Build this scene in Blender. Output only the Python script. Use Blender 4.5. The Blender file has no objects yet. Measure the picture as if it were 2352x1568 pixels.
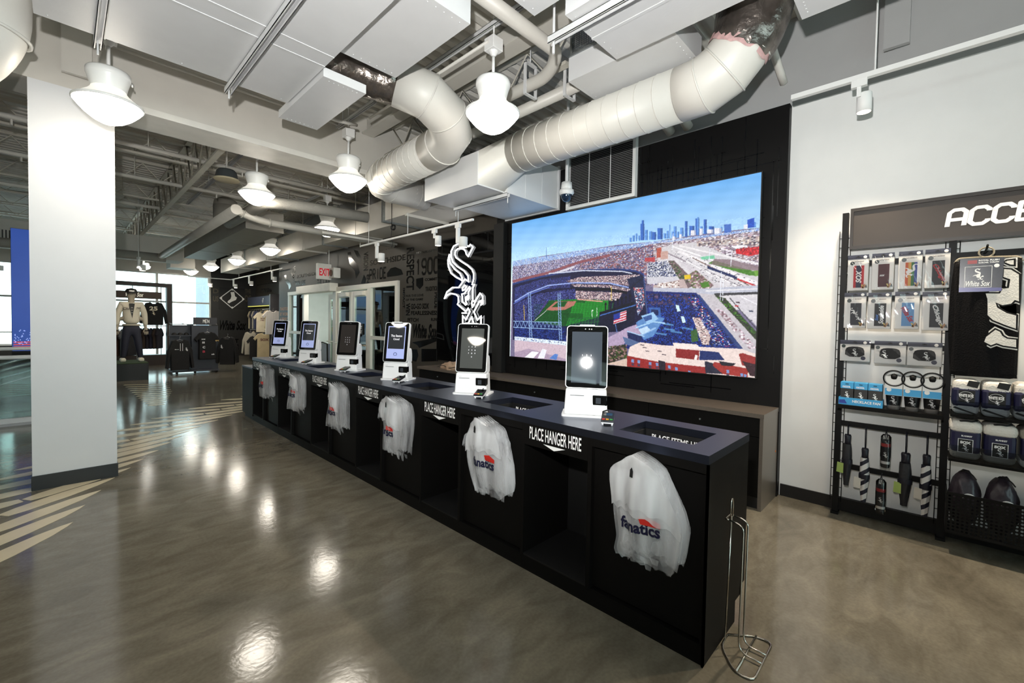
import bpy, bmesh, math, random
import numpy as np
from mathutils import Vector, Matrix
random.seed(7)
S = bpy.context.scene
COL = S.collection
PI = math.pi

# ------------------------------------------------------------------ camera
# world: +X towards the long feature wall, +Y along it into the shop, Z up; metres
FPX, CXP, CYP, HC = 995.5, 1176.0, 771.7, 1.5
YAW, PITCH, ROLL = math.radians(45.953), math.radians(-1.564), math.radians(0.990)
_f = Vector((math.sin(YAW)*math.cos(PITCH), math.cos(YAW)*math.cos(PITCH), math.sin(PITCH)))
_r = Vector((math.cos(YAW), -math.sin(YAW), 0)); _u = _r.cross(_f)
CR = _r*math.cos(ROLL) + _u*math.sin(ROLL); CU = -_r*math.sin(ROLL) + _u*math.cos(ROLL); CF = _f
cam = bpy.data.cameras.new('camera'); cam.sensor_width = 36.0; cam.lens = FPX*36/2352
cam.shift_y = (CYP-784)/2352; cam.clip_start = .05; cam.clip_end = 300
camo = bpy.data.objects.new('camera', cam); COL.objects.link(camo)
camo.matrix_world = Matrix(((CR.x, CU.x, -CF.x, 0), (CR.y, CU.y, -CF.y, 0), (CR.z, CU.z, -CF.z, HC), (0, 0, 0, 1)))
S.camera = camo

# ------------------------------------------------------------------ light
w = bpy.data.worlds.new('sky'); S.world = w; w.use_nodes = True
bg = w.node_tree.nodes['Background']; bg.inputs[0].default_value = (.80, .90, 1.0, 1); bg.inputs[1].default_value = 5.5
vs = S.view_settings; vs.view_transform = 'Standard'; vs.look = 'None'; vs.gamma = 1; vs.use_curve_mapping = False
vs.exposure = 0.0
def portal(name, loc, rot, sx, sy):
    l = bpy.data.lights.new(name, 'AREA'); l.shape = 'RECTANGLE'; l.size = sx; l.size_y = sy; l.cycles.is_portal = True
    o = bpy.data.objects.new(name, l); COL.objects.link(o); o.location = loc; o.rotation_euler = rot
portal('daylight_front_windows', (-.7, -7.9, 2.0), (-PI/2, 0, 0), 10.4, 2.5)
portal('daylight_left_windows', (-5.95, -4.0, 3.3), (0, -PI/2, 0), .7, 6.6)
portal('daylight_far_windows', (-.9, 20.6, 1.6), (PI/2, 0, 0), 10, 3.2)
# the photographer's flash, held a little above and left of the lens
fl = bpy.data.lights.new('camera_flash', 'SPOT'); fl.energy = 640; fl.spot_size = math.radians(150); fl.spot_blend = .9
fl.shadow_soft_size = .035; fl.color = (1, .985, .96)
flo = bpy.data.objects.new('camera_flash', fl); COL.objects.link(flo)
flo.location = Vector((0, 0, HC)) - CR*.12 + CU*.42 - CF*.05
flo.rotation_euler = (CF + CU*.62).to_track_quat('-Z', 'Y').to_euler()

# ------------------------------------------------------------------ helpers
def at(px, py, **k):
    """a point on the plane x=, y= or z= seen at that place of the 2352x1568 photograph (survey of the place)"""
    d = CR*((px-CXP)/FPX) - CU*((py-CYP)/FPX) + CF
    (a, v), = k.items(); i = 'xyz'.index(a); o = Vector((0, 0, HC))
    return o + d*((v-o[i])/d[i])
def lin(r, g, b):
    return tuple((c/255/12.92 if c/255 <= .04045 else ((c/255+.055)/1.055)**2.4) for c in (r, g, b))
MATS = {}
def M(name, rgb=(200, 200, 200), rough=.5, metal=0, var=.06, vs_=6, bump=0, bs=40, spec=.5, coat=0, emit=0, ecol=None, trans=0, alpha=1, aniso=None, stint=None):
    if name in MATS: return MATS[name]
    m = bpy.data.materials.new(name); m.use_nodes = True; nt = m.node_tree; n = nt.nodes; L = nt.links
    b = n['Principled BSDF']; col = lin(*rgb)
    tc = n.new('ShaderNodeTexCoord'); nz = n.new('ShaderNodeTexNoise'); nz.inputs['Scale'].default_value = vs_; nz.inputs['Detail'].default_value = 4
    src = tc.outputs['Object']
    if aniso:
        mp = n.new('ShaderNodeMapping'); mp.inputs['Scale'].default_value = aniso; L.new(src, mp.inputs[0]); src = mp.outputs[0]
    L.new(src, nz.inputs['Vector'])
    rp = n.new('ShaderNodeValToRGB'); rp.color_ramp.elements[0].position = .3; rp.color_ramp.elements[1].position = .7
    rp.color_ramp.elements[0].color = (*[c*(1-var) for c in col], 1); rp.color_ramp.elements[1].color = (*[min(1, c*(1+var)) for c in col], 1)
    L.new(nz.outputs['Fac'], rp.inputs[0]); L.new(rp.outputs[0], b.inputs['Base Color'])
    b.inputs['Roughness'].default_value = rough; b.inputs['Metallic'].default_value = metal
    b.inputs['Specular IOR Level'].default_value = spec; b.inputs['Coat Weight'].default_value = coat
    if stint: b.inputs['Specular Tint'].default_value = (*stint, 1)
    if trans: b.inputs['Transmission Weight'].default_value = trans
    if alpha < 1: b.inputs['Alpha'].default_value = alpha
    if emit: b.inputs['Emission Color'].default_value = (*(ecol or col), 1); b.inputs['Emission Strength'].default_value = emit
    if bump:
        n2 = n.new('ShaderNodeTexNoise'); n2.inputs['Scale'].default_value = bs; n2.inputs['Detail'].default_value = 3; L.new(src, n2.inputs['Vector'])
        bp = n.new('ShaderNodeBump'); bp.inputs['Strength'].default_value = bump; bp.inputs['Distance'].default_value = .01
        L.new(n2.outputs['Fac'], bp.inputs['Height']); L.new(bp.outputs[0], b.inputs['Normal'])
    MATS[name] = m; return m
def glass(name, tint=(235, 245, 240), refl=1.0):
    if name in MATS: return MATS[name]
    m = bpy.data.materials.new(name); m.use_nodes = True; nt = m.node_tree; n = nt.nodes; L = nt.links; n.clear()
    o = n.new('ShaderNodeOutputMaterial'); t = n.new('ShaderNodeBsdfTransparent'); g = n.new('ShaderNodeBsdfGlossy'); mx = n.new('ShaderNodeMixShader'); fr = n.new('ShaderNodeFresnel')
    fr.inputs[0].default_value = 1.5; t.inputs[0].default_value = (*lin(*tint), 1); g.inputs['Roughness'].default_value = .01; g.inputs[0].default_value = (refl, refl, refl, 1)
    L.new(fr.outputs[0], mx.inputs[0]); L.new(t.outputs[0], mx.inputs[1]); L.new(g.outputs[0], mx.inputs[2]); L.new(mx.outputs[0], o.inputs[0])
    MATS[name] = m; return m
def film(name, dens=.55, col=(235, 236, 238)):
    """thin milky plastic film"""
    m = bpy.data.materials.new(name); m.use_nodes = True; nt = m.node_tree; n = nt.nodes; L = nt.links; n.clear()
    o = n.new('ShaderNodeOutputMaterial'); t = n.new('ShaderNodeBsdfTransparent'); p = n.new('ShaderNodeBsdfPrincipled'); mx = n.new('ShaderNodeMixShader')
    tc = n.new('ShaderNodeTexCoord'); nz = n.new('ShaderNodeTexNoise'); nz.inputs['Scale'].default_value = 11; nz.inputs['Detail'].default_value = 1.5; mp = n.new('ShaderNodeMapping'); mp.inputs['Scale'].default_value = (1, 1.6, .3)
    L.new(tc.outputs['Object'], mp.inputs[0]); L.new(mp.outputs[0], nz.inputs['Vector'])
    mr = n.new('ShaderNodeMapRange'); mr.inputs['From Min'].default_value = .25; mr.inputs['From Max'].default_value = .75; mr.inputs['To Min'].default_value = dens-.2; mr.inputs['To Max'].default_value = dens+.2
    L.new(nz.outputs['Fac'], mr.inputs[0]); L.new(mr.outputs[0], mx.inputs[0])
    p.inputs['Base Color'].default_value = (*lin(*col), 1); p.inputs['Roughness'].default_value = .16; p.inputs['Specular IOR Level'].default_value = .7
    bp = n.new('ShaderNodeBump'); bp.inputs['Strength'].default_value = .35; bp.inputs['Distance'].default_value = .012; L.new(nz.outputs['Fac'], bp.inputs['Height']); L.new(bp.outputs[0], p.inputs['Normal'])
    L.new(t.outputs[0], mx.inputs[1]); L.new(p.outputs[0], mx.inputs[2]); L.new(mx.outputs[0], o.inputs[0]); return m
LOC = {}
def empty(name, loc=(0, 0, 0)):
    o = bpy.data.objects.new(name, None); COL.objects.link(o); o.location = loc; o.empty_display_size = .1; LOC[o.name] = Vector(loc); return o
def tag(o, label, cat, group=None):
    o['label'] = label; o['category'] = cat
    if group: o['group'] = group
    return o
def thing(name, label, cat, loc=(0, 0, 0), group=None): return tag(empty(name, loc), label, cat, group)
def struct(o): o['kind'] = 'structure'; return o
class B:
    def __init__(s): s.v = []; s.f = []; s.s = []
    def add(s, v, f, sm=False):
        k = len(s.v); s.v += [tuple(p) for p in v]; s.f += [tuple(i+k for i in q) for q in f]; s.s += [sm]*len(f); return s
    def box(s, x0, y0, z0, x1, y1, z1):
        x0, x1 = sorted((x0, x1)); y0, y1 = sorted((y0, y1)); z0, z1 = sorted((z0, z1))
        return s.add([(x0, y0, z0), (x1, y0, z0), (x1, y1, z0), (x0, y1, z0), (x0, y0, z1), (x1, y0, z1), (x1, y1, z1), (x0, y1, z1)],
                     [(3, 2, 1, 0), (4, 5, 6, 7), (0, 1, 5, 4), (1, 2, 6, 5), (2, 3, 7, 6), (3, 0, 4, 7)])
    def rbox(s, x0, y0, z0, x1, y1, z1, r=.01, seg=2):
        bm = bmesh.new(); bmesh.ops.create_cube(bm, size=1)
        for v in bm.verts: v.co = Vector(((x0+x1)/2+v.co.x*(x1-x0), (y0+y1)/2+v.co.y*(y1-y0), (z0+z1)/2+v.co.z*(z1-z0)))
        bmesh.ops.bevel(bm, geom=list(bm.edges), offset=r, segments=seg, affect='EDGES', profile=.5)
        bm.verts.ensure_lookup_table(); s.add([v.co[:] for v in bm.verts], [[v.index for v in f.verts] for f in bm.faces]); bm.free(); return s
    def ring(s, c, r, a, b, n): return [Vector(c)+a*(r*math.cos(2*PI*i/n))+b*(r*math.sin(2*PI*i/n)) for i in range(n)]
    def tube(s, pts, r, n=10, cap=True, closed=False):
        pts = [Vector(p) for p in pts]; m = len(pts); rr = r if isinstance(r, (list, tuple)) else [r]*m
        tans = []
        for i in range(m):
            a = pts[i-1] if (i or closed) else pts[i]; b = pts[(i+1) % m] if (i < m-1 or closed) else pts[i]
            tans.append((b-a).normalized())
        t = tans[0]; up = Vector((0, 0, 1)) if abs(t.z) < .9 else Vector((1, 0, 0)); a = t.cross(up).normalized(); V = []
        for i in range(m):
            t = tans[i]; a = (a-t*a.dot(t)).normalized(); b = t.cross(a); k = 1
            if 0 < i < m-1 or closed:
                d = (pts[i]-pts[i-1]).normalized().dot(t); k = 1/max(.5, d)
            V += s.ring(pts[i], rr[i]*(k if k < 1.3 else 1.15), a, b, n)
        F = [(i*n+j, i*n+(j+1) % n, (i+1)*n+(j+1) % n, (i+1)*n+j) for i in range(m-1) for j in range(n)]
        if closed: F += [((m-1)*n+j, (m-1)*n+(j+1) % n, (j+1) % n, j) for j in range(n)]
        s.add(V, F, True)
        if cap and not closed:
            k = len(s.v)-len(V); s.f += [tuple(k+j for j in range(n))[::-1], tuple(k+(m-1)*n+j for j in range(n))]; s.s += [False, False]
        return s
    def cyl(s, p, q, r, n=14, r2=None): return s.tube([p, q], [r, r if r2 is None else r2], n)
    def lathe(s, prof, n=24, c=(0, 0, 0), sm=True):
        V = [(c[0]+r*math.cos(2*PI*i/n), c[1]+r*math.sin(2*PI*i/n), c[2]+z) for r, z in prof for i in range(n)]
        return s.add(V, [(i*n+j, i*n+(j+1) % n, (i+1)*n+(j+1) % n, (i+1)*n+j) for i in range(len(prof)-1) for j in range(n)], sm)
    def prism(s, poly, o, r, u, t=.002):
        o, r, u = Vector(o), Vector(r), Vector(u); nn = r.cross(u).normalized()*t; n = len(poly)
        V = [o+r*a+u*b+nn for a, b in poly]+[o+r*a+u*b for a, b in poly]
        return s.add(V, [tuple(range(n)), tuple(range(2*n-1, n-1, -1))]+[(i, i+n, (i+1) % n+n, (i+1) % n) for i in range(n)])
    def flat(s, vf, o, r, u):
        o, r, u = Vector(o), Vector(r), Vector(u); nn = r.cross(u).normalized(); return s.add([o+r*p[0]+u*p[1]+(nn*p[2] if len(p) > 2 else nn*0) for p in vf[0]], vf[1])
    def sheet(s, fn, nu, nv, sm=True):
        V = [fn(i/nu, j/nv) for j in range(nv+1) for i in range(nu+1)]
        return s.add(V, [(j*(nu+1)+i, j*(nu+1)+i+1, (j+1)*(nu+1)+i+1, (j+1)*(nu+1)+i) for j in range(nv) for i in range(nu)], sm)
    def mesh(s, name, mat):
        me = bpy.data.meshes.new(name); me.from_pydata(s.v, [], s.f); me.polygons.foreach_set('use_smooth', s.s); me.materials.append(mat); me.update(); return me
    def done(s, name, mat, parent=None, local=False):
        me = s.mesh(name, mat)
        if parent is not None and not local:
            p = parent
            off = Vector((0, 0, 0))
            while p is not None: off += LOC.get(p.name, Vector((0, 0, 0))); p = p.parent
            me.transform(Matrix.Translation(-off))
        o = bpy.data.objects.new(name, me); COL.objects.link(o); o.parent = parent; return o
def obj(name, me, parent=None):
    o = bpy.data.objects.new(name, me); COL.objects.link(o); o.parent = parent; return o
def copy_tree(root, loc=None, rz=None, label=None, parent=None):
    c = root.copy(); COL.objects.link(c); c.parent = parent
    if loc is not None: c.location = loc
    if rz is not None: c.rotation_euler = (0, 0, rz)
    if label: c['label'] = label
    for ch in list(root.children): copy_tree(ch, parent=c)
    return c
# flat lettering from Blender's built-in face, fitted to a box; result is ([(a,b)...], faces) in metres
_T = {}
def txt(s, w=None, h=None, bold=0, shear=0, space=1.0):
    k = (s, bold, shear, space)
    if k not in _T:
        cu = bpy.data.curves.new('lettering', 'FONT'); cu.body = s; cu.offset = bold; cu.shear = shear; cu.resolution_u = 3; cu.space_character = space; cu.fill_mode = 'FRONT'
        o = bpy.data.objects.new('lettering', cu); COL.objects.link(o); bpy.context.view_layer.update()
        me = o.evaluated_get(bpy.context.evaluated_depsgraph_get()).to_mesh()
        V = np.array([v.co[:2] for v in me.vertices]); F = [tuple(p.vertices) for p in me.polygons]
        bpy.data.objects.remove(o); bpy.data.curves.remove(cu)
        lo, hi = V.min(0), V.max(0); _T[k] = ((V-lo)/(hi-lo), F, (hi-lo)[0]/(hi-lo)[1])
    V, F, asp = _T[k]
    if w is None: w = h*asp
    if h is None: h = w/asp
    return [(a*w, b*h) for a, b in V], F
def ctr(vf, c=(0, 0)):
    a = np.array(vf[0]); m = (a.min(0)+a.max(0))/2; return [(x-m[0]+c[0], y-m[1]+c[1]) for x, y in vf[0]], vf[1]
def strokes(lines, wd):
    """thick open polylines with mitred joints -> flat shape"""
    V = []; F = []
    for ln in lines:
        p = [Vector((a, b)) for a, b in ln]
        for a, b in zip(p, p[1:]):
            d = b-a
            if d.length < 1e-6: continue
            d = d.normalized(); q = Vector((-d.y, d.x))*wd/2; k = len(V); zc = (len(F) % 14)*.00012; V += [(*w_, zc) for w_ in (a+q, a-q, b-q, b+q)]; F.append((k, k+1, k+2, k+3))
        for i in range(1, len(p)-1) if (p[0]-p[-1]).length > 1e-6 else range(len(p)-1):
            k = len(V); zc = (len(F) % 14)*.00012; V += [(*(p[i]+Vector((math.cos(2*PI*(j+.5)/8), math.sin(2*PI*(j+.5)/8)))*wd/2*1.04), zc) for j in range(8)]; F.append(tuple(range(k, k+8)))
    return V, F
BLOCK = {  # octagonal block capitals on a 4 x 6 grid
 'A': [[(0, 0), (0, 5), (1, 6), (3, 6), (4, 5), (4, 0)], [(0, 2.4), (4, 2.4)]], 'C': [[(4, 1.6), (4, 1), (3, 0), (1, 0), (0, 1), (0, 5), (1, 6), (3, 6), (4, 5), (4, 4.4)]],
 'E': [[(4, 0), (0, 0), (0, 6), (4, 6)], [(0, 3), (3, 3)]], 'S': [[(0, 1.4), (0, 1), (1, 0), (3, 0), (4, 1), (4, 2.2), (3, 3.1), (1, 3.1), (0, 4), (0, 5), (1, 6), (3, 6), (4, 5), (4, 4.6)]],
 'M': [[(0, 0), (0, 6), (2, 3), (4, 6), (4, 0)]], 'N': [[(0, 0), (0, 6), (4, 0), (4, 6)]], 'O': [[(1, 0), (0, 1), (0, 5), (1, 6), (3, 6), (4, 5), (4, 1), (3, 0), (1, 0)]],
 '1': [[(.8, 5), (2, 6), (2, 0)]], '9': [[(0, 1), (1, 0), (3, 0), (4, 1), (4, 5), (3, 6), (1, 6), (0, 5), (0, 3.6), (1, 2.8), (4, 2.8)]], 'X': [[(0, 0), (4, 6)], [(0, 6), (4, 0)]],
 '2': [[(0, 4.6), (0, 5), (1, 6), (3, 6), (4, 5), (4, 4), (0, 0), (4, 0)]], '5': [[(0, 1.2), (0, 1), (1, 0), (3, 0), (4, 1), (4, 2.6), (3, 3.6), (0, 3.6), (0, 6), (4, 6)]],
 'I': [[(2, 0), (2, 6)]], 'R': [[(0, 0), (0, 6), (3, 6), (4, 5), (4, 4), (3, 3), (0, 3)], [(2, 3), (4, 0)]], 'P': [[(0, 0), (0, 6), (3, 6), (4, 5), (4, 3.6), (3, 2.7), (0, 2.7)]],
 'D': [[(0, 0), (0, 6), (3, 6), (4, 5), (4, 1), (3, 0), (0, 0)]], 'T': [[(0, 6), (4, 6)], [(2, 6), (2, 0)]], '0': [[(1, 0), (0, 1), (0, 5), (1, 6), (3, 6), (4, 5), (4, 1), (3, 0), (1, 0)]]}
def block(s, w, h, wd=1.1, gap=1.7):
    n = len(s); tot = 4*n+gap*(n-1); L = []
    for i, ch in enumerate(s):
        for ln in BLOCK[ch]: L.append([((a+i*(4+gap)), b) for a, b in ln])
    V, F = strokes(L, wd); sx = w/tot; sy = h/6
    return [(a*sx, b*sy, c) for a, b, c in V], F
def arc(cx, cy, r, a0, a1, n=12, ry=None): return [(cx+r*math.cos(math.radians(a0+(a1-a0)*i/n)), cy+(ry or r)*math.sin(math.radians(a0+(a1-a0)*i/n))) for i in range(n+1)]
def smooth(pts, it=2, closed=True):
    for _ in range(it):
        q = []; n = len(pts)
        for i in range(n if closed else n-1):
            a, b = pts[i], pts[(i+1) % n]; q += [tuple(.75*x+.25*y for x, y in zip(a, b)), tuple(.25*x+.75*y for x, y in zip(a, b))]
        if not closed: q = [pts[0]]+q+[pts[-1]]
        pts = q
    return pts
# the stacked-letter club emblem: outline of the long S, the o and the x, unit height (x right, y up); surveyed on the wall sign
_SX = [(.62, .985), (.55, .955), (.50, .985), (.42, 1.0), (.33, .985), (.25, .93), (.215, .85), (.22, .77), (.25, .71), (.33, .645), (.42, .605), (.49, .555), (.525, .51), (.525, .475),
       (.46, .515), (.425, .50), (.36, .44), (.27, .435), (.17, .40), (.10, .335), (.06, .275), (.16, .33), (.25, .345), (.32, .325), (.345, .305), (.345, .225), (.33, .21), (.50, .12), (.545, .145), (.57, .13), (.595, .10),
       (.535, .035), (.485, .02), (.455, .06), (.455, -.04), (.54, -.04), (.60, .04), (.665, -.04), (.80, -.04), (.80, .055), (.735, .01), (.70, .04), (.655, .115), (.765, .225), (.80, .20), (.85, .215), (.855, .30), (.78, .345), (.63, .19),
       (.61, .21), (.61, .27), (.63, .43), (.645, .45), (.615, .45), (.605, .44), (.635, .50), (.65, .55), (.63, .62), (.57, .68), (.44, .745), (.335, .79), (.30, .84), (.31, .90), (.36, .935), (.43, .935), (.48, .905), (.50, .86), (.53, .83), (.62, .985)][:-1]
SOX = [(a, b+.04) for a, b in _SX]
def logo(h, cx=0, cy=0): return [((a-.46)*h*.9+cx, (b-.52)*h+cy) for a, b in SOX]
def puff(poly, d, mat, name, parent=None, o=(0, 0, 0), r=(1, 0, 0), u=(0, 0, 1), ins=.02, local=False):
    """soft cushion-like solid of an outline: garments and pouches"""
    bm = bmesh.new(); vs_ = [bm.verts.new((a, b, 0)) for a, b in poly]; f = bm.faces.new(vs_)
    if f.normal.z < 0: f.normal_flip()
    bm.normal_update(); r_ = bmesh.ops.extrude_face_region(bm, geom=[f]); tv = [v for v in r_['geom'] if isinstance(v, bmesh.types.BMVert)]
    for v in tv: v.co.z += d*.5
    for v in bm.verts: v.co.z -= d*.25
    bm.normal_update(); big = [q for q in bm.faces if len(q.verts) == len(poly) and abs(q.normal.z) > .9]
    bmesh.ops.recalc_face_normals(bm, faces=list(bm.faces)); bmesh.ops.inset_region(bm, faces=big, thickness=ins, depth=d*.25, use_even_offset=False)
    bb = B(); o, r, u = Vector(o), Vector(r), Vector(u); nn = r.cross(u).normalized()
    bm.verts.ensure_lookup_table(); bm.verts.index_update()
    bb.add([o+r*v.co.x+u*v.co.y+nn*v.co.z for v in bm.verts], [[v.index for v in q.verts] for q in bm.faces], False); bm.free()
    return bb.done(name, mat, parent, local)

WH = M('white_paint', (232, 232, 230), .55, var=.015, bump=.04, bs=180)
GREY = M('grey_wall_paint', (168, 168, 168), .6, var=.02, bump=.03, bs=150)
CEIL = M('ceiling_paint', (205, 202, 194), .55, var=.03)
BEAMP = M('beam_paint', (206, 202, 194), .6, var=.02, bump=.05, bs=120)
DUCT = M('duct_white', (214, 215, 216), .42, var=.02, bump=.05, bs=60)
DUCTW = M('duct_cream', (214, 211, 204), .42, var=.02, bump=.05, bs=60)
GALV = M('galvanised_steel', (150, 155, 155), .4, metal=.8, var=.15, vs_=25)
FOIL = M('foil_wrap', (128, 120, 114), .25, metal=.85, var=.55, vs_=7, bump=1.0, bs=16)
BLKL = M('black_laminate', (14, 13, 12), .5, var=.08, vs_=40, spec=.12)
BLKM = M('black_metal', (8, 8, 8), .5, var=.1, spec=.25)
BLK = M('black_matte', (12, 12, 12), .6, var=.1)
SIGNW = M('sign_white', (240, 240, 238), .5, var=.01)
# ================================================================== the setting
def concrete():
    m = bpy.data.materials.new('polished_concrete'); m.use_nodes = True; nt = m.node_tree; n = nt.nodes; L = nt.links; b = n['Principled BSDF']
    tc = n.new('ShaderNodeTexCoord')
    def noise(sc, det, rot=0, stretch=(1, 1, 1), dist=0):
        mp = n.new('ShaderNodeMapping'); mp.inputs['Scale'].default_value = stretch; mp.inputs['Rotation'].default_value = (0, 0, rot); L.new(tc.outputs['Object'], mp.inputs[0])
        z = n.new('ShaderNodeTexNoise'); z.inputs['Scale'].default_value = sc; z.inputs['Detail'].default_value = det; z.inputs['Distortion'].default_value = dist; L.new(mp.outputs[0], z.inputs['Vector']); return z.outputs['Fac']
    def ramp(src, stops):
        r = n.new('ShaderNodeValToRGB'); e = r.color_ramp.elements
        while len(e) < len(stops): e.new(.5)
        for k, (p, c) in enumerate(stops): e[k].position = p; e[k].color = (*lin(*c), 1)
        L.new(src, r.inputs[0]); return r.outputs[0]
    big = ramp(noise(.9, 6, .5, (1, 1.7, 1), .8), [(.28, (136, 129, 114)), (.45, (152, 145, 129)), (.60, (160, 153, 137)), (.75, (170, 163, 147))])
    cl = ramp(noise(3.2, 8, .6, (1, 2.2, 1), 1.2), [(.34, (158, 155, 151)), (.55, (192, 190, 188)), (.72, (214, 212, 209))])
    fine = ramp(noise(60, 3), [(.35, (190, 190, 190)), (.65, (225, 225, 225))])
    def mul(a, c, f):
        x = n.new('ShaderNodeMix'); x.data_type = 'RGBA'; x.blend_type = 'MULTIPLY'; x.inputs[0].default_value = f; L.new(a, x.inputs[6]); L.new(c, x.inputs[7]); return x.outputs[2]
    L.new(mul(mul(big, cl, .75), fine, .5), b.inputs['Base Color'])
    mr = n.new('ShaderNodeMapRange'); mr.inputs['To Min'].default_value = .08; mr.inputs['To Max'].default_value = .19; L.new(noise(2.2, 5), mr.inputs[0]); L.new(mr.outputs[0], b.inputs['Roughness'])
    b.inputs['Specular IOR Level'].default_value = .55
    bp = n.new('ShaderNodeBump'); bp.inputs['Strength'].default_value = .10; bp.inputs['Distance'].default_value = .004; L.new(noise(30, 3), bp.inputs['Height']); L.new(bp.outputs[0], b.inputs['Normal'])
    return m
floor = struct(B().box(-11, -8, -.12, 5.9, 21, 0).done('floor', concrete()))
floor['label'] = 'polished grey brown concrete floor'
CREAM = M('cream_floor_paint', (216, 203, 174), .22, var=.08, vs_=3, spec=.5)
def leaf(p, d, ln, wd):
    d = d.normalized(); q = Vector((-d.y, d.x, 0)); pr = [(0, .30), (.15, .46), (.45, .5), (.75, .36), (.92, .16), (1, 0), (.92, -.16), (.75, -.36), (.45, -.5), (.15, -.46), (0, -.30)]
    b = B(); pts = [p+d*(a*ln)+q*(c*wd) for a, c in pr]; n = len(pts)
    b.add([(v.x, v.y, .0025) for v in pts]+[(v.x, v.y, 0) for v in pts], [tuple(range(n-1, -1, -1))]+[(i, (i+1) % n, (i+1) % n+n, i+n) for i in range(n)]); return b
seam = [at(*p, z=0) for p in ((700, 900), (600, 914), (540, 930), (470, 950), (390, 975), (300, 1010), (200, 1062), (100, 1118), (0, 1185), (-120, 1290), (-260, 1450))]
pts = [seam[0]]
for a, b_ in zip(seam, seam[1:]):
    k = max(2, int((b_-a).length/.28)); pts += [a.lerp(b_, (i+1)/k) for i in range(k)]
acc = 0; last = None
for i in range(1, len(pts)-1):
    if last is not None and (pts[i]-last).length < .25: continue
    last = pts[i]; t = (pts[i+1]-pts[i-1]).normalized(); nrm = Vector((-t.y, t.x, 0))
    for sgn in (1, -1):
        leaf(pts[i]+nrm*sgn*.015, nrm*.6-t*.8 if sgn > 0 else nrm*-.777+t*.63, .82 if sgn > 0 else .64, .15).done('floor_stitch', CREAM, floor)
for k in range(12):   # striped arc of the floor graphic further in
    a = at(285+5*k, 884+4.2*k, z=0); b_ = at(395-abs(k-4)*2.2, 881.5+4.2*k, z=0)
    leaf(a, b_-a, (b_-a).length, .11+.008*k).done('floor_stripe', CREAM, floor)

# ---- ceiling deck: trapezoid ribs running in X
b = B(); prof = []; y = -8.0
while y < 21: prof += [(y, 4.20), (y+.07, 4.20), (y+.09, 4.245), (y+.13, 4.245)]; y += .15
V = [(x, p, z) for x in (-11, 5.9) for p, z in prof]; n_ = len(prof)
b.add(V, [(i, i+n_, i+1+n_, i+1) for i in range(n_-1)]); b.box(-11, -8, 4.26, 5.9, 21, 4.32)
struct(b.done('ceiling', CEIL))['label'] = 'painted corrugated metal roof deck'
# ---- walls
wr = struct(B().box(4.5, -8, 0, 4.7, .95, 3.47).done('wall_right', WH)); wr['label'] = 'plain white wall right of the video screen'
struct(B().box(4.5, -8, 3.47, 4.7, 14, 4.26).done('wall_upper', GREY))
bbm = M('vinyl_base', (22, 20, 20), .45)
struct(B().box(4.485, -8, 0, 4.5, .94, .105).done('baseboard_right', bbm))
CHAR = M('charcoal_wall', (58, 53, 46), .5, var=.05, spec=.25)
DARKW = M('dark_map_wall', (14, 13, 13), .5, var=.08, spec=.2)
GLB = M('gloss_black_print', (10, 10, 11), .12, var=.05, spec=.6)
fw = struct(B().box(4.42, .95, 0, 4.5, 4.62, 3.47).done('wall_feature', DARKW)); fw['label'] = 'black wall with tone on tone city map print around the screen'
b = B().box(4.42, 4.62, 0, 4.5, 7.25, 3.47).box(4.42, 7.25, 2.29, 4.5, 13.03, 3.47).box(4.42, 13.03, 0, 4.5, 13.87, 3.47)
tw = struct(b.done('wall_lettered', CHAR)); tw['label'] = 'charcoal wall covered with gloss black words'
struct(B().box(4.5, 13.79, 0, 5.7, 13.87, 4.26).done('wall_return', CHAR))
sw = struct(B().box(5.7, 13.87, 0, 5.8, 20.9, 4.26).done('wall_apparel', CHAR)); sw['label'] = 'dark lettered wall behind the far clothes racks'
fb = struct(B().box(4.1, 20.8, 0, 5.7, 20.95, 4.26).done('wall_far', M('far_black_wall', (32, 31, 30), .4, var=.06))); fb['label'] = 'dark lettered far wall with sock emblem'
b = B().box(-6, 20.8, 3.22, 4.1, 20.95, 4.26); struct(b.done('wall_window_head', BEAMP))
struct(B().box(-6.1, -8, 0, -6, 21, 2.95).box(-6.1, -8, 3.65, -6, 21, 4.26).box(-6.1, -8, 2.95, -6, -7.3, 3.65).box(-6.1, -.7, 2.95, -6, 21, 3.65).done('wall_left', M('left_wall_grey', (132, 130, 126), .6)))
struct(B().box(-6, -8.1, 0, 4.7, -8, .75).box(-6, -8.1, 3.25, 4.7, -8, 4.26).done('wall_back', WH))
# map print around the screen: streets in gloss black, one flat print
rs = random.Random(3); b = B()
def street(y0, z0, y1, z1): b.box(4.4185, min(y0, y1)-.004, min(z0, z1)-.004, 4.42, max(y0, y1)+.004, max(z0, z1)+.004)
for k in range(64):
    yy = rs.uniform(.98, 4.58); z0 = rs.uniform(.85, 3.2); street(yy, z0, yy, min(3.45, z0+rs.choice((.15, .3, .5, .9))))
for k in range(74):
    zz = rs.uniform(.85, 3.45); y0 = rs.uniform(.98, 4.3); street(y0, zz, min(4.6, y0+rs.choice((.1, .2, .35, .6, .9))), zz)
for k in range(26):
    yy = 1.5+k*.055+rs.uniform(-.01, .01); street(yy, 2.95, yy, 2.95+rs.uniform(.15, .45))
street(1.06, 1.3, 1.06, 3.0); street(1.02, 2.5, 1.02, 3.1)
mp = b.done('map_print', GLB, fw); mp['kind'] = 'stuff'
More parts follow.
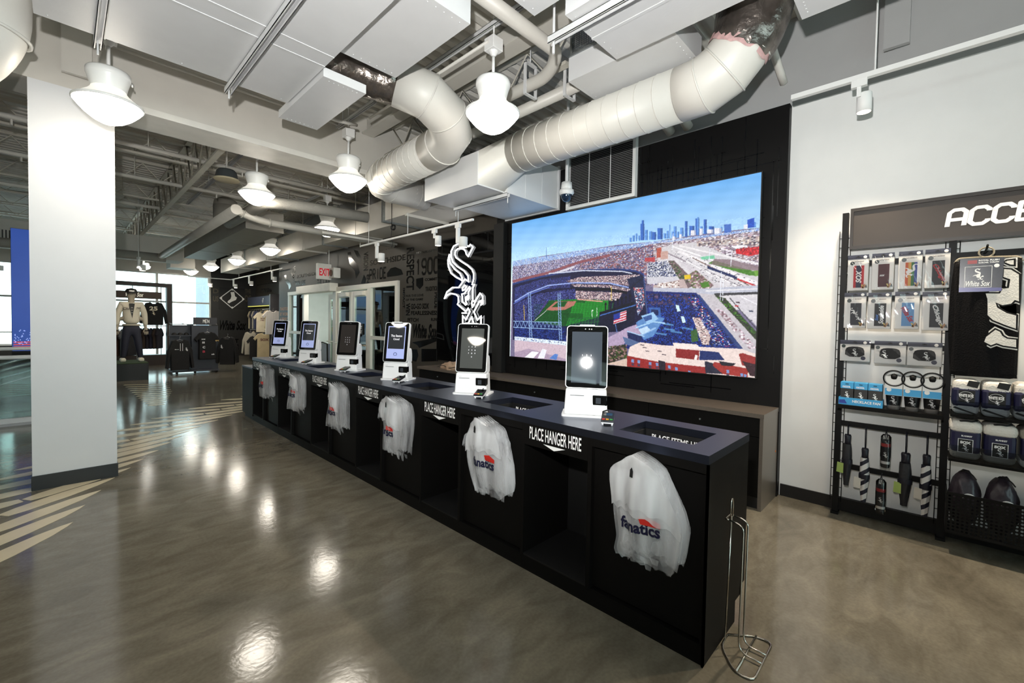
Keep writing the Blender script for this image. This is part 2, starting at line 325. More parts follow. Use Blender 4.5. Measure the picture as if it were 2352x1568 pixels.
# words on the lettered wall (a plane facing -X: reading direction is -Y)
XW = 4.4185
def word(b, s, x0, y0, x1, y1, plane=XW, vert=False, bold=.03, shear=0, font=None):
    p = at(x0, y0, x=plane); q = at(x1, y1, x=plane); w_ = abs(p.y-q.y); h_ = abs(q.z-p.z)
    if not vert:
        vf = font(s, w_, h_) if font else txt(s, w_, h_, bold, shear); b.flat(vf, p, (0, -1, 0), (0, 0, 1))
    else:   # reads downwards; (x0,y0) bottom-left, (x1,y1) top-right of its box
        vf = font(s, h_, w_) if font else txt(s, h_, w_, bold, shear); b.flat(vf, (plane, p.y, q.z), (0, 0, -1), (0, -1, 0))
b = B(); blk = lambda s, w_, h_: block(s, w_, h_, 1.05)
for a in (('SOUTHSIDE', 850, 610.3, 932, 583), ('FOR THE LOVE', 932.3, 682.3, 972.5, 674.3), ('OF THE GAME', 932, 691, 971.6, 684), ('GO-GO SOX', 944, 710, 985, 696), ('FEARLESSNESS', 944, 723.4, 1006, 713), ('PITCH', 936, 738.6, 961, 730),
          ('RUN', 990, 736.8, 1003, 730), ('TRADITION', 977, 669, 1007, 656), ('COMMIT', 976, 645.7, 1005.5, 636), ('ESTABLISHED', 956, 584.4, 1007, 570), ('SOUTHSIDE', 682, 639, 728, 623), ('BY HAND', 868, 577, 925, 566), ('ESTAB', 741, 622, 757, 613)): word(b, *a)
for a in (('PRIDE', 849, 642, 887, 614), ('1900', 956, 631, 1007, 590), ('PRIDE', 680, 655, 702, 643), ('1900', 741, 651, 757, 628)): word(b, *a, font=blk)
for a in (('RESPECT', 933, 667, 952, 566), ('WIN', 932, 724, 942, 696), ('PRIDE', 997.5, 708, 1005.5, 671), ('IMPACT', 925, 708, 930.5, 661), ('VISION', 835, 622, 846, 577), ('RESPECT', 729, 653, 738, 606), ('VISION', 672, 648, 678.5, 610), ('EN', 842, 650, 848, 630)): word(b, *a, vert=True)
word(b, 'White Sox', 949, 776, 1007, 744, shear=.35, bold=.05)
def wpoly(pp, plane=XW):
    P_ = [at(*p, x=plane) for p in pp]; b.add(P_, [tuple(range(len(P_)))])
wpoly(((946, 786), (1005, 775), (1004, 783), (963, 799), (958, 792)))
wpoly(((946, 802), (958, 802), (961, 816), (956, 830), (947, 828)))
wpoly(((968, 801), (1003, 801), (1003, 829), (968, 830)))
for dx, dy, k in ((0, 0, 1), (-146, 38, .55)):
    wpoly([(800+dx+(x-800)*k, 612+dy+(y-612)*k) for x, y in ((798, 580), (806, 578), (808, 592), (822, 608), (826, 625), (818, 640), (815, 622), (803, 606))])
    wpoly([(812+dx+(x-812)*k, 600+dy+(y-612)*k) for x, y in ((812, 585), (822, 588), (829, 602), (828, 618), (820, 602))])
    wpoly([(845+dx+(x-845)*k, 640+dy+(y-640)*k) for x, y in ((829, 651), (836, 630), (841, 640), (839, 651))])
wpoly(((889, 636), (889, 627), (897, 616), (908, 613), (922, 619), (926, 630), (914, 633)))
wpoly(((956, 640), (972, 637), (972, 655), (964, 664), (956, 656)))
lw = b.done('wall_lettering', GLB, tw)
b = B(); o_ = M('orange_print', (176, 104, 40), .5)
for s, yy in (('TRADITION', 713), ('BY WORK', 725), ('A PERFECT', 737)):
    for l_ in (0,): word(b, s, 643, yy, 663, yy-8)
b.done('orange_lettering', o_, tw)
b = B()
for a in (('SOUTHSIDE', 590, 656, 636, 646), ('PRIDE', 600, 672, 624, 660), ('FEARLESS', 598, 690, 636, 678)): word(b, *a, plane=5.698)
b.done('wall_lettering', GLB, sw)
def wf(s, x0, y0, x1, y1, vert=False, **k):
    p = at(x0, y0, y=20.798); q = at(x1, y1, y=20.798); return txt(s, q.x-p.x, q.z-p.z, **k), p
b = B(); c_ = B()
for a, dst, kw in (((' D', 489, 673, 502, 663), c_, {}), (('US', 489, 692, 502, 680), c_, {}), (('THE', 563, 673, 576, 664), c_, {}), (('OC', 562, 693, 577, 678), c_, {}), (('White Sox', 505, 758, 566, 736), b, dict(shear=.35, bold=.04)), (('OUT', 520, 788, 548, 778), b, {}), (('SIDE', 520, 803, 548, 791), b, {})):
    vf, p = wf(*a, **({'bold': .03} | kw)); dst.flat(vf, p, (1, 0, 0), (0, 0, 1))
b.done('wall_lettering', GLB, fb); c_.done('metal_lettering', M('dull_gold_print', (78, 70, 54), .4), fb)

# ---- white column and the beam it carries
cl = thing('white_column', 'square white column with black base at the left', 'column', (.07, 5.8, 0))
B().box(-.2, 5.5, 0, .34, 6.1, 3.5).done('shaft', M('column_white', (220, 221, 223), .5, var=.01), cl)
B().box(-.206, 5.488, 0, .346, 6.112, .125).done('column_base', bbm, cl)
bm_ = struct(B().box(-11, 5.5, 3.5, 4.5, 5.95, 4.26).done('trim_1', BEAMP)); bm_['label'] = 'deep cream ceiling beam over the column'
struct(B().box(.36, 5.485, 3.46, 4.42, 5.97, 3.52).done('trim_2', M('beam_lip', (222, 219, 212), .5)))
# ---- far windows: mullions, panes
ALU = M('aluminium_frame', (196, 194, 188), .4, metal=.2, var=.03)
wn = struct(empty('window_1', (0, 20.85, 0)))
GL = glass('window_glass')
xs = [-5.9, -4.4, -2.8, -.4, 1.1, 2.42, 4.08]; zs = [.05, 2.12, 3.22]
for x in xs: B().box(x-.035, 20.8, 0, x+.035, 20.92, 3.22).done('mullion', ALU, wn)
for z in (0.03, 2.12, 3.19): B().box(-5.95, 20.81, z-.03, 4.1, 20.91, z+.03).done('transom', ALU, wn)
for x0, x1 in zip(xs, xs[1:]):
    for z0, z1 in ((.06, 2.09), (2.15, 3.16)): B().box(x0+.035, 20.855, z0, x1-.035, 20.863, z1).done('pane', GL, wn)
wb = struct(empty('window_2', (0, -8.05, 0)))
for k in range(6): B().box(-5.95+k*2.1, -8.09, .75, -5.89+k*2.1, -8.01, 3.25).done('mullion', ALU, wb)
for k in range(5): B().box(-5.89+k*2.1, -8.055, .75, -3.85+k*2.1, -8.047, 3.25).done('pane', GL, wb)
wl = struct(empty('window_3', (-6.05, -4, 0)))
for k in range(5): B().box(-6.09, -7.3+k*1.635, 2.95, -6.01, -7.24+k*1.635, 3.65).done('mullion', ALU, wl)
for k in range(4): B().box(-6.055, -7.24+k*1.635, 2.95, -6.047, -5.665+k*1.635, 3.65).done('pane', GL, wl)
# pavement and pale buildings outside
struct(B().box(-40, 21.2, -.3, 40, 60, -.12).done('floor_pavement', M('pavement', (200, 200, 198), .8)))
for k, (x0, x1, h) in enumerate(((.2, 1.2, 7), (3.9, 5.0, 5.2), (-9, -4, 6))):
    bl = thing('street_building', ('pale blue block seen through the shop window left of the mannequin', 'pale blue block seen through the window behind the pendant lamps', 'pale block outside the window behind the stair rail')[k], 'building', ((x0+x1)/2, 34, 0))
    B().box(x0*1.6, 33, -.12, x1*1.6, 36, h).done('wall', M('pale_blue_facade', (150, 156, 168), .8), bl)
    for q in range(3): B().box(x0*1.6+.2, 32.97, 1+q*1.7, x1*1.6-.2, 33, 2.1+q*1.7).done('window', M('facade_glass', (110, 135, 175), .2), bl)

# ---- entrance: aluminium doors in the lettered wall, vestibule behind
d1 = struct(empty('door_1', (4.46, 10.1, 0))); d1['label'] = 'aluminium and glass shop entrance'
FR = M('door_frame', (226, 222, 212), .4, metal=.15, var=.02)
def dbox(n, y0, z0, y1, z1, x0=4.38, x1=4.5, m=FR): return B().box(x0, y0, z0, x1, y1, z1).done(n, m, d1)
for y0, y1 in ((7.25, 7.36), (8.30, 8.43), (9.94, 10.1), (11.85, 11.95), (12.92, 13.03)): dbox('jamb', y0, 0, y1, 2.199)
dbox('head', 7.25, 2.2, 13.03, 2.29, 4.376)
for y0, y1 in ((7.36, 8.30), (11.95, 12.92)):
    dbox('mid_rail', y0+.001, 1.14, y1-.001, 1.21, 4.384); dbox('bottom_rail', y0+.001, 0, y1-.001, .12, 4.384)
    B().box(4.435, y0, .12, 4.443, y1, 1.14).done('pane', GL, d1); B().box(4.435, y0, 1.21, 4.443, y1, 2.2).done('pane', GL, d1)
for y0, y1, xx in ((8.43, 9.18, 4.43), (9.2, 9.94, 4.43), (10.12, 10.85, 4.62)):
    lf = B().box(xx-.02, y0, 0, xx+.02, y0+.11, 2.16).box(xx-.02, y1-.11, 0, xx+.02, y1, 2.16).box(xx-.02, y0+.11, 2.04, xx+.02, y1-.11, 2.16).box(xx-.02, y0+.11, 0, xx+.02, y1-.11, .22).done('door_leaf', FR, d1)
    B().box(xx-.004, y0+.11, .22, xx+.004, y1-.11, 2.04).done('pane', GL, lf)
    B().cyl((xx-.07, y0+.03, 1.0), (xx-.07, y1-.03, 1.0), .014, 8).done('push_bar', M('brushed_metal', (190, 180, 160), .3, metal=.9), lf)
    B().box(xx-.09, y0+.15, 2.06, xx-.02, y0+.5, 2.15).done('door_closer', FR, lf)
B().rbox(4.22, 9.9, 2.19, 4.42, 11.97, 2.38, .012).done('door_operator', M('operator_cover', (226, 222, 212), .45), d1)
b = B()
for k in range(26): b.box(4.40, 11.97, .15+k*.08, 4.41, 12.0, .18+k*.08)
b.done('hinge_dots', BLK, d1)
# vestibule
VW = M('vestibule_wall', (206, 210, 204), .7, var=.03)
struct(B().box(6.9, 7.0, 0, 7.0, 7.5, 2.7).box(6.9, 9.6, 0, 7.0, 10.6, 2.7).box(6.9, 12.6, 0, 7.0, 13.3, 2.7).box(6.9, 7.5, 2.4, 7.0, 12.6, 2.7).box(4.5, 13.2, 0, 7.0, 13.3, 2.7).box(4.5, 6.9, 0, 7.0, 7.0, 2.7).done('wall_vestibule', VW))
struct(B().box(4.7, 6.9, 2.7, 7.0, 13.3, 2.8).done('ceiling_vestibule', VW)); struct(B().box(4.5, 6.9, -.12, 7.2, 13.3, -.001).done('floor_vestibule', M('vestibule_tile', (120, 122, 118), .35)))
vd = struct(empty('door_2', (6.95, 8.9, 0)))
for y0 in (7.5, 8.2, 8.88, 9.54, 10.6, 11.6, 12.54): B().box(6.88, y0, 0, 7.02, y0+.06, 2.4).done('jamb', FR, vd)
for y0, y1 in ((7.56, 8.2), (8.26, 8.88), (8.94, 9.54), (10.66, 11.6), (11.66, 12.54)): B().box(6.945, y0, .02, 6.955, y1, 2.4).done('pane', GL, vd)
B().box(6.9, 7.5, 1.85, 7.0, 9.6, 1.92).done('transom', FR, vd)
struct(B().box(7.0, -4, -.14, 40, 22, -.13).done('floor_street', M('pavement', (200, 200, 198), .8)))
struct(B().box(5.75, 11.0, 0, 6.9, 11.08, 2.7).done('wall_partition', VW))
ts = thing('team_store_sign', 'black TEAM STORE wall sign inside the entrance', 'sign', (6.4, 10.98, 1.0))
B().box(5.95, 10.96, 1.0, 6.72, 10.998, 2.2).done('panel', BLK, ts)
b = B()
for s, z, w_ in (('TEAM', 1.86, .5), ('STORE', 1.28, .55)): b.flat(txt(s, w_, .2, .05), (6.05, 10.958, z), (1, 0, 0), (0, 0, 1))
b.flat(txt('CHICAGO', .45, .12, .03), (6.08, 10.958, 1.6), (1, 0, 0), (0, 0, 1)); b.flat(txt('mlbshop.com', .4, .045), (6.1, 10.958, 1.1), (1, 0, 0), (0, 0, 1))
b.done('lettering', M('sign_cream', (214, 208, 190), .5), ts)
vl = thing('bowl_ceiling_light', 'frosted glass bowl light inside the entrance', 'lamp', (5.5, 8.6, 2.7))
B().lathe([(0, -.2), (.1, -.185), (.17, -.13), (.2, -.05), (.2, -.03)], 20, (5.5, 8.6, 2.7)).done('bowl', M('lamp_bowl_warm', (255, 246, 225), .4, emit=30), vl)
B().lathe([(.2, -.03), (.205, 0), (0, 0)], 20, (5.5, 8.6, 2.7)).done('canopy', WH, vl)
for k in range(2):
    t = thing('tube_light', 'white ceiling tube light in the entrance, %s' % ('nearer the bowl light' if k == 0 else 'further from the bowl light'), 'lamp', (5.6, 9.2+k*1.2, 2.7))
    B().box(4.95, 9.12+k*1.2, 2.6, 6.4, 9.28+k*1.2, 2.7).done('diffuser', M('tube_diffuser', (250, 250, 245), .5, emit=45), t); B().box(4.9, 9.1+k*1.2, 2.66, 6.45, 9.3+k*1.2, 2.7).done('tray', WH, t)
dc = thing('door_decal', 'yellow and blue round sticker on the glass door', 'sticker', (4.6, 10.5, 1.1))
B().cyl((4.598, 10.48, 1.3), (4.594, 10.48, 1.3), .14, 20).done('yellow_disc', M('decal_yellow', (200, 170, 30), .5), dc); B().box(4.594, 10.34, 1.04, 4.598, 10.62, 1.17).done('blue_strip', M('decal_blue', (30, 70, 150), .5), dc)
dn = thing('door_notice', 'small black EXIT ONLY notice on the glass door', 'notice', (4.42, 8.8, 1.25))
B().box(4.412, 8.66, 1.22, 4.416, 8.94, 1.46).done('panel', BLK, dn)
b = B(); b.flat(txt('EXIT', .17, .07, .04), (4.411, 8.885, 1.34), (0, -1, 0), (0, 0, 1)); b.flat(txt('ONLY', .17, .07, .04), (4.411, 8.885, 1.25), (0, -1, 0), (0, 0, 1)); b.done('lettering', SIGNW, dn)
# exit sign and its emergency lamp
ex = thing('exit_sign', 'white EXIT sign with red letters over the doors', 'sign', (4.3, 10.15, 2.81))
B().rbox(4.02, 10.08, 2.46, 4.34, 10.18, 2.82, .008).done('housing', M('exit_white', (232, 230, 224), .45), ex)
b = B(); b.flat(txt('EXIT', .24, .17, .03), (4.06, 10.078, 2.54), (1, 0, 0), (0, 0, 1)); b.done('lettering', M('exit_red', (190, 20, 40), .5, emit=.4), ex)
B().cyl((4.3, 10.13, 2.82), (4.3, 10.13, 3.15), .012, 8).done('stem', WH, ex)
el = thing('emergency_light', 'small square emergency light beside the exit sign', 'lamp', (4.4, 9.9, 2.55))
B().rbox(4.26, 9.78, 2.49, 4.42, 10.02, 2.72, .01).done('housing', M('exit_white', (232, 230, 224), .45), el); B().cyl((4.26, 9.9, 2.6), (4.235, 9.9, 2.6), .075, 18).done('lens', M('lens_dark', (90, 84, 70), .2), el)
# ================================================================== ceiling: lamps
GLOW = M('lamp_glass', (255, 250, 238), .4, emit=30.0, ecol=(1, .92, .79)); GLOW2 = M('lamp_glass_upper', (255, 250, 240), .35, emit=.6, ecol=(1, .96, .88))
LWH = M('lamp_white', (238, 238, 236), .35, var=.01)
def make_lamp():
    t = thing('pendant_lamp', 'x', 'lamp', (0, 0, 0), 'glowing pendant lamps')
    B().lathe([(.001, -.155), (.05, -.15), (.10, -.125), (.15, -.085), (.195, -.035), (.216, -.006)], 32).done('glass_bowl', GLOW, t)
    B().lathe([(.216, -.008), (.224, -.004), (.224, .008), (.214, .014)], 32).done('rim', LWH, t)
    B().lathe([(.214, .012), (.17, .045), (.135, .075), (.115, .10), (.11, .115)], 32).done('glass_neck', GLOW2, t)
    B().lathe([(.11, .112), (.118, .15), (.132, .20), (.137, .215), (.14, .218), (.14, .25), (.132, .262), (.03, .27), (.014, .28), (0.001, .28)], 32).done('housing', LWH, t)
    B().cyl((.139, 0, .205), (.15, 0, .205), .012, 8).done('clip', LWH, t)
    B().cyl((0, 0, .27), (0, 0, .50), .0125, 10).done('stem', LWH, t)
    B().lathe([(.014, .46), (.035, .485), (.04, .50)], 14).done('canopy', LWH, t)
    B().rbox(-.055, -.055, .50, .055, .055, .60, .004).done('junction_box', LWH, t)
    B().cyl((0, 0, .60), (0, 0, .975), .006, 8).done('hanger_rod', LWH, t)
    return t
lp = make_lamp()
LAMPS = [((.265, 4.84), 'largest glowing pendant lamp in front of the white column'), ((2.455, 2.64), 'large glowing pendant lamp hanging before the two bent ducts'), ((2.41, 5.14), 'glowing pendant lamp touching the end of the fat round duct'),
         ((1.845, 6.68), 'glowing pendant lamp beside the grey ceiling loudspeaker'), ((3.42, 8.14), 'glowing pendant lamp half hidden behind the thin grey pipe'), ((3.49, 11.58), 'glowing pendant lamp next beyond the thin grey pipe'),
         ((3.49, 14.5), 'small glowing pendant lamp, third before the far windows'), ((3.36, 17.0), 'small glowing pendant lamp, second before the far windows'), ((3.19, 19.2), 'smallest glowing pendant lamp, right at the far windows'),
         ((-4.3, .85), 'pendant lamp seen mirrored in the kiosk screen before the neon emblem'), ((-3.6, 3.3), 'pendant lamp seen mirrored in the third kiosk screen')]
for k, ((x, y), lb) in enumerate(LAMPS):
    if k == 0: lp.location = (x, y, 3.22); lp['label'] = lb
    else: copy_tree(lp, (x, y, 3.22), 0, lb)
# strut channels the lamps hang from
def strut(name, label, p, q, w_=.041, m=None, group='strut channels'):
    p, q = Vector(p), Vector(q); d = (q-p).normalized(); s_ = Vector((-d.y, d.x, 0)); t = thing(name, label, 'strut', p, group)
    def bar(o0, o1, z0, z1):
        V = [p+s_*o0, p+s_*o1, q+s_*o1, q+s_*o0]; V = [v+Vector((0, 0, z)) for z in (z0, z1) for v in V]
        return V, [(3, 2, 1, 0), (4, 5, 6, 7), (0, 1, 5, 4), (1, 2, 6, 5), (2, 3, 7, 6), (3, 0, 4, 7)]
    b = B(); b.add(*bar(-w_/2, -w_/2+.004, 0, w_)); b.add(*bar(w_/2-.004, w_/2, 0, w_)); b.add(*bar(-w_/2, w_/2, w_-.004, w_)); b.add(*bar(-w_/2, -w_/2+.011, 0, .004)); b.add(*bar(w_/2-.011, w_/2, 0, .004))
    b.done('channel', m or DUCT, t); return t
def rod(t, p, z1, r=.006, m=None): B().cyl(p, (p[0], p[1], z1), r, 8).done('threaded_rod', m or DUCT, t)
st = strut('strut_channel', 'strut channel carrying the pendant lamp between the bent ducts', (2.455, 2.2, 3.92), (2.455, 4.4, 3.92)); rod(st, (2.455, 2.3, 3.96), 4.2); rod(st, (2.455, 4.3, 3.96), 4.2)
st = strut('strut_channel', 'strut channel over the pendant lamp beside the column', (.265, 4.3, 3.92), (.265, 5.45, 3.92)); rod(st, (.265, 4.5, 3.96), 4.2)
st = strut('strut_channel', 'strut channel over the pendant lamp by the fat round duct', (2.41, 4.5, 3.92), (2.41, 5.45, 3.92)); rod(st, (2.41, 5.3, 3.96), 4.2)
st = strut('strut_channel', 'long strut channel running behind the grey loudspeaker', (1.845, 6.2, 3.92), (1.845, 11.5, 3.92)); rod(st, (1.845, 7.3, 3.96), 4.2); rod(st, (1.845, 9.5, 3.96), 4.2)
st = strut('strut_channel', 'strut channel over the far row of pendant lamps', (3.46, 7.6, 3.92), (3.46, 15.5, 3.92)); rod(st, (3.46, 10.5, 3.96), 4.2); rod(st, (3.46, 15.0, 3.96), 4.2)
# ---- flat rectangular ducts near the camera
def seamed(name, label, x0, y0, x1, y1, z0, z1, seams=(), axis='x', rivets=True, m=None):
    t = thing(name, label, 'duct', ((x0+x1)/2, (y0+y1)/2, z0), 'sheet metal ducts'); m = m or DUCT
    B().box(x0, y0, z0, x1, y1, z1).done('duct_body', m, t)
    for s_ in seams:
        bb = B().box(s_-.012, y0-.004, z0-.005, s_+.012, y1+.004, z0+.02) if axis == 'x' else B().box(x0-.004, s_-.012, z0-.005, x1+.004, s_+.012, z0+.02); bb.done('duct_seam', m, t)
    if rivets:
        b = B()
        for i in range(7):
            for yy in (y0+.04, y1-.04): b.lathe([(.006, 0), (.004, -.003), (.0001, -.004)], 6, (x0+.06+(x1-x0-.12)*i/6, yy, z0))
        b.done('screw_heads', m, t)['kind'] = 'stuff'
    return t
t1 = seamed('flat_duct', 'widest flat white duct at the top left, crossed by two strut channels', -.12, 2.05, 1.375, 4.125, 3.405, 3.85, (.20,))
for y_ in (3.33, 3.17): B().box(-.119, y_-.006, 3.401, 1.374, y_+.006, 3.42).done('duct_seam', DUCT, t1)
st = strut('strut_channel', 'strut channel under the flat duct, left one', (.175, 1.9, 3.353), (.175, 4.21, 3.353), .045); rod(st, (.175, 4.17, 3.30), 4.2)
st = strut('strut_channel', 'strut channel under the flat duct, right one', (.95, 1.9, 3.348), (.95, 4.215, 3.348), .05); rod(st, (.95, 4.18, 3.30), 4.2)
seamed('flat_duct', 'square white duct box at the top centre beside the widest duct', 1.40, 2.28, 1.905, 3.22, 3.5, 4.05)
seamed('flat_duct', 'small white duct box below the wrapped pipe', 1.385, 3.38, 1.73, 4.37, 3.36, 3.43)
t4 = seamed('flat_duct', 'white duct box with open mesh end above the long round duct', 3.045, 1.38, 3.53, 2.32, 3.6, 3.80)
b = B()
for k in range(20): b.box(3.04, 1.82, 3.81+k*.016, 3.043, 2.29, 3.813+k*.016); b.box(3.04, 1.82+k*.0245, 3.81, 3.043, 1.823+k*.0245, 4.13)
b.done('mesh_screen', GALV, t4)['kind'] = 'stuff'
B().box(3.045, 1.80, 3.80, 3.43, 1.82, 4.14).box(3.045, 2.29, 3.80, 3.075, 2.31, 4.14).box(3.03, 1.8, 3.80, 3.08, 2.31, 3.815).done('mesh_frame', GALV, t4)
seamed('flat_duct', 'broad white duct at the top right of centre with a strut channel', 2.30, .60, 2.945, 1.79, 3.53, 3.95, (2.62,))
st = strut('strut_channel', 'strut channel under the duct right of centre', (2.40, .7, 3.474), (2.40, 2.0, 3.474), .05); rod(st, (2.40, 1.965, 3.40), 4.2, .009)
seamed('flat_duct', 'narrow white duct corner above the middle pendant lamp', 1.6, 1.0, 2.265, 2.03, 3.62, 4.0)
seamed('flat_duct', 'white duct corner beside the torn foil wrap at top right', 2.99, -.6, 3.335, .665, 3.5, 3.95)
# ---- round ducts
from mathutils import noise as _nz
def _nzv(a): return _nz.noise(Vector((a, 1.7, .3)))
def path(pts, k=5, rmax=.22):
    """rounded polyline"""
    pts = [Vector(p) for p in pts]; out = [pts[0]]
    for a, p, c in zip(pts, pts[1:], pts[2:]):
        r = min((a-p).length*.48, (c-p).length*.48, rmax); u_ = p+(a-p).normalized()*r; v_ = p+(c-p).normalized()*r
        out += [u_*(1-s)**2+p*2*s*(1-s)+v_*s*s for s in [i/k for i in range(k+1)]]
    return out+[pts[-1]]
def ribs(t, p, q, r, step, m, rr=.004):
    p, q = Vector(p), Vector(q); d = (q-p).normalized(); n = int((q-p).length/step)
    up = Vector((0, 0, 1)); a = d.cross(up).normalized(); c = d.cross(a)
    for i in range(n+1):
        o = p+d*(i*step); B().tube([o+(a*math.cos(2*PI*j/20)+c*math.sin(2*PI*j/20))*r for j in range(20)], rr, 5, closed=True).done('duct_rib', m, t)
def bend(t, P_, r):
    P_ = [Vector(p) for p in P_]; B().tube(P_, r, 28).done('elbow', DUCTW, t)
    for i in range(1, len(P_)-1): hoop(t, P_[i], (P_[i]-P_[i-1]).normalized()+(P_[i+1]-P_[i]).normalized(), r+.005, DUCTW, .0075)
def hoop(t, o, d, r, m, rr=.006):
    o, d = Vector(o), Vector(d).normalized(); up = Vector((0, 0, 1)) if abs(d.z) < .9 else Vector((1, 0, 0)); a = d.cross(up).normalized(); c = d.cross(a)
    B().tube([o+(a*math.cos(2*PI*j/24)+c*math.sin(2*PI*j/24))*r for j in range(24)], rr, 5, closed=True).done('duct_rib', m, t)
rd = thing('round_duct', 'long fat round duct running above the video screen', 'duct', (3.45, 2.4, 3.36), 'round ducts')
B().tube([(3.45, 3.3, 3.36), (3.45, 1.5, 3.36)], .205, 28).done('duct_body', DUCTW, rd)
ribs(rd, (3.45, 3.2, 3.36), (3.45, 1.5, 3.36), .205, .155, DUCTW, .005)
el_ = [Vector((3.45, 1.5, 3.36)), Vector((3.45, 1.32, 3.365)), Vector((3.45, 1.17, 3.43)), Vector((3.45, 1.06, 3.55)), Vector((3.45, 1.0, 3.70)), Vector((3.45, .97, 3.88))]
bend(rd, el_, .207)
# wrapped insulation above the elbow
rs = random.Random(5); W_ = [(3.45, 1.085, 3.515), (3.45, 1.05, 3.57), (3.45, 1.02, 3.64), (3.45, .995, 3.72), (3.45, .975, 3.82), (3.45, .965, 3.92), (3.45, .96, 4.02), (3.45, .955, 4.14)]
b = B(); b.tube(W_, [.222, .228, .235, .245, .25, .255, .265, .27], 40, cap=False); wv = []
for i, (x, y, z) in enumerate(b.v):
    ring_ = i//40; k = rs.uniform(-.012, .012)*(.4 if ring_ == 0 else 1); d = .045*abs(_nzv((i % 40)*.55))+rs.uniform(0, .02) if ring_ == 0 else 0
    wv.append((x+k, y+k*rs.uniform(-1, 1)-d*.45, z+d))
b.v = wv; b.done('foil_insulation', FOIL, rd)
b = B(); b.tube([(3.45, 1.095, 3.50), (3.45, 1.06, 3.56)], [.2165, .222], 40, cap=False); b.v = [(x+rs.uniform(-.004, .004), y+rs.uniform(-.004, .004), z+(.05*abs(_nzv((i % 40)*.7+4))+rs.uniform(-.008, .012) if i < 40 else 0)) for i, (x, y, z) in enumerate(b.v)]; b.done('pink_insulation', M('fibreglass_pink', (196, 160, 158), .9, var=.2, vs_=30), rd)
# transition into the plenum
B().add([(3.45+.205*math.cos(a), 3.3, 3.36+.205*math.sin(a)) for a in [PI/4+PI/2*k+PI/8*j-PI/4 for k in range(4) for j in range(4)]] +
        [(3.28+.2*px, 3.53, 3.17+.17*pz) for px, pz in [(1, 0), (1, .5), (1, 1), (.5, 1), (0, 1), (-.5, 1), (-1, 1), (-1, .5), (-1, 0), (-1, -.5), (-1, -1), (-.5, -1), (0, -1), (.5, -1), (1, -1), (1, -.5)]],
        [(i, (i+1) % 16, (i+1) % 16+16, i+16) for i in range(16)], True).done('duct_transition', DUCTW, rd)
r2 = thing('round_duct', 'S-bent fat round duct left of the middle pendant lamp', 'duct', (2.75, 4.3, 3.35), 'round ducts')
P2 = [(2.12, 3.55, 3.67), (2.36, 3.43, 3.60), (2.58, 3.44, 3.51), (2.74, 3.56, 3.43), (2.81, 3.78, 3.385), (2.82, 4.0, 3.37)]
bend(r2, P2, .205)
B().tube([(2.82, 4.0, 3.37), (2.83, 5.0, 3.34)], .203, 26).done('duct_body', DUCTW, r2); ribs(r2, (2.82, 4.05, 3.37), (2.83, 5.0, 3.34), .203, .115, DUCTW, .005)
P3 = [(2.83, 5.0, 3.34), (2.85, 5.12, 3.33), (2.92, 5.22, 3.32), (3.05, 5.27, 3.31), (3.62, 5.28, 3.31)]
bend(r2, P3, .195)
ribs(r2, (3.08, 5.27, 3.31), (3.6, 5.28, 3.31), .197, .09, DUCTW, .003)
b = B(); b.tube(path([(1.5, 3.74, 3.69), (1.72, 3.72, 3.69), (1.95, 3.65, 3.68), (2.2, 3.5, 3.66)], 6), .178, 26); rs = random.Random(9)
b.v = [(x+rs.uniform(-.008, .008), y+rs.uniform(-.008, .008), z+rs.uniform(-.012, .012)) for x, y, z in b.v]; b.done('foil_insulation', FOIL, r2)
# ---- plenum boxes and trunk along the wall
pl = thing('plenum_box', 'white duct box between the long round duct and the wall', 'duct', (3.95, 3.93, 2.98), 'sheet metal ducts')
B().box(3.485, 3.48, 2.98, 4.41, 4.4, 3.5).done('duct_body', DUCT, pl); B().box(4.385, 3.46, 2.965, 4.415, 4.42, 3.52).done('flange', DUCT, pl)
for k in range(2): B().box(3.78+k*.3, 3.476, 2.982, 3.784+k*.3, 3.482, 3.49).done('duct_seam', DUCT, pl)
B().box(3.48, 3.47, 2.974, 4.4, 3.49, 2.99).done('duct_seam', DUCT, pl)
p2_ = thing('plenum_box', 'smaller white duct box at the end of the long round duct', 'duct', (3.28, 4.0, 2.98), 'sheet metal ducts')
B().box(3.08, 3.53, 2.985, 3.48, 4.49, 3.33).done('duct_body', DUCT, p2_); B().box(3.072, 3.525, 2.98, 3.082, 4.495, 3.335).done('duct_seam', DUCT, p2_)
st = strut('strut_channel', 'strut channel under the plenum boxes', (3.48, 3.46, 2.93), (3.48, 4.42, 2.93), .045); rod(st, (3.48, 3.47, 2.86), 2.93); rod(st, (3.48, 4.40, 2.86), 2.93)
tk = thing('rectangular_duct', 'long cream rectangular duct above the lettered wall', 'duct', (4.1, 9, 3.15), 'sheet metal ducts')
for k, (y0, y1) in enumerate(((4.50, 6.45), (6.47, 9.4), (9.42, 12.3), (12.32, 15.2), (15.22, 18.2))): B().box(3.64 if k == 0 else 3.88, y0, 3.15-.001*k, 4.41, y1, 3.62).done('duct_section', BEAMP, tk)
for y in (6.46, 9.41, 12.31, 15.21): B().box(3.60 if y < 7 else 3.85, y-.025, 3.12, 4.41, y+.025, 3.65).done('flange', GALV, tk)
for k in range(4): B().cyl((3.85, 7.9+k*2.6, 3.12), (3.85, 7.9+k*2.6, 4.2), .008, 6).done('hanger_rod', CEIL, tk)
for k in range(4): B().box(3.83, 7.88+k*2.6, 3.11, 4.41, 7.92+k*2.6, 3.145).done('hanger_strut', CEIL, tk)
for k, y in enumerate((4.75, 5.75)):
    B().box(3.6, y, 3.11, 4.41, y+.03, 3.15).done('hanger_strut', CEIL, tk)
cb = thing('cable_coil', 'coil of black cable dangling from the duct trunk', 'cable', (3.63, 6.2, 2.9))
b = B()
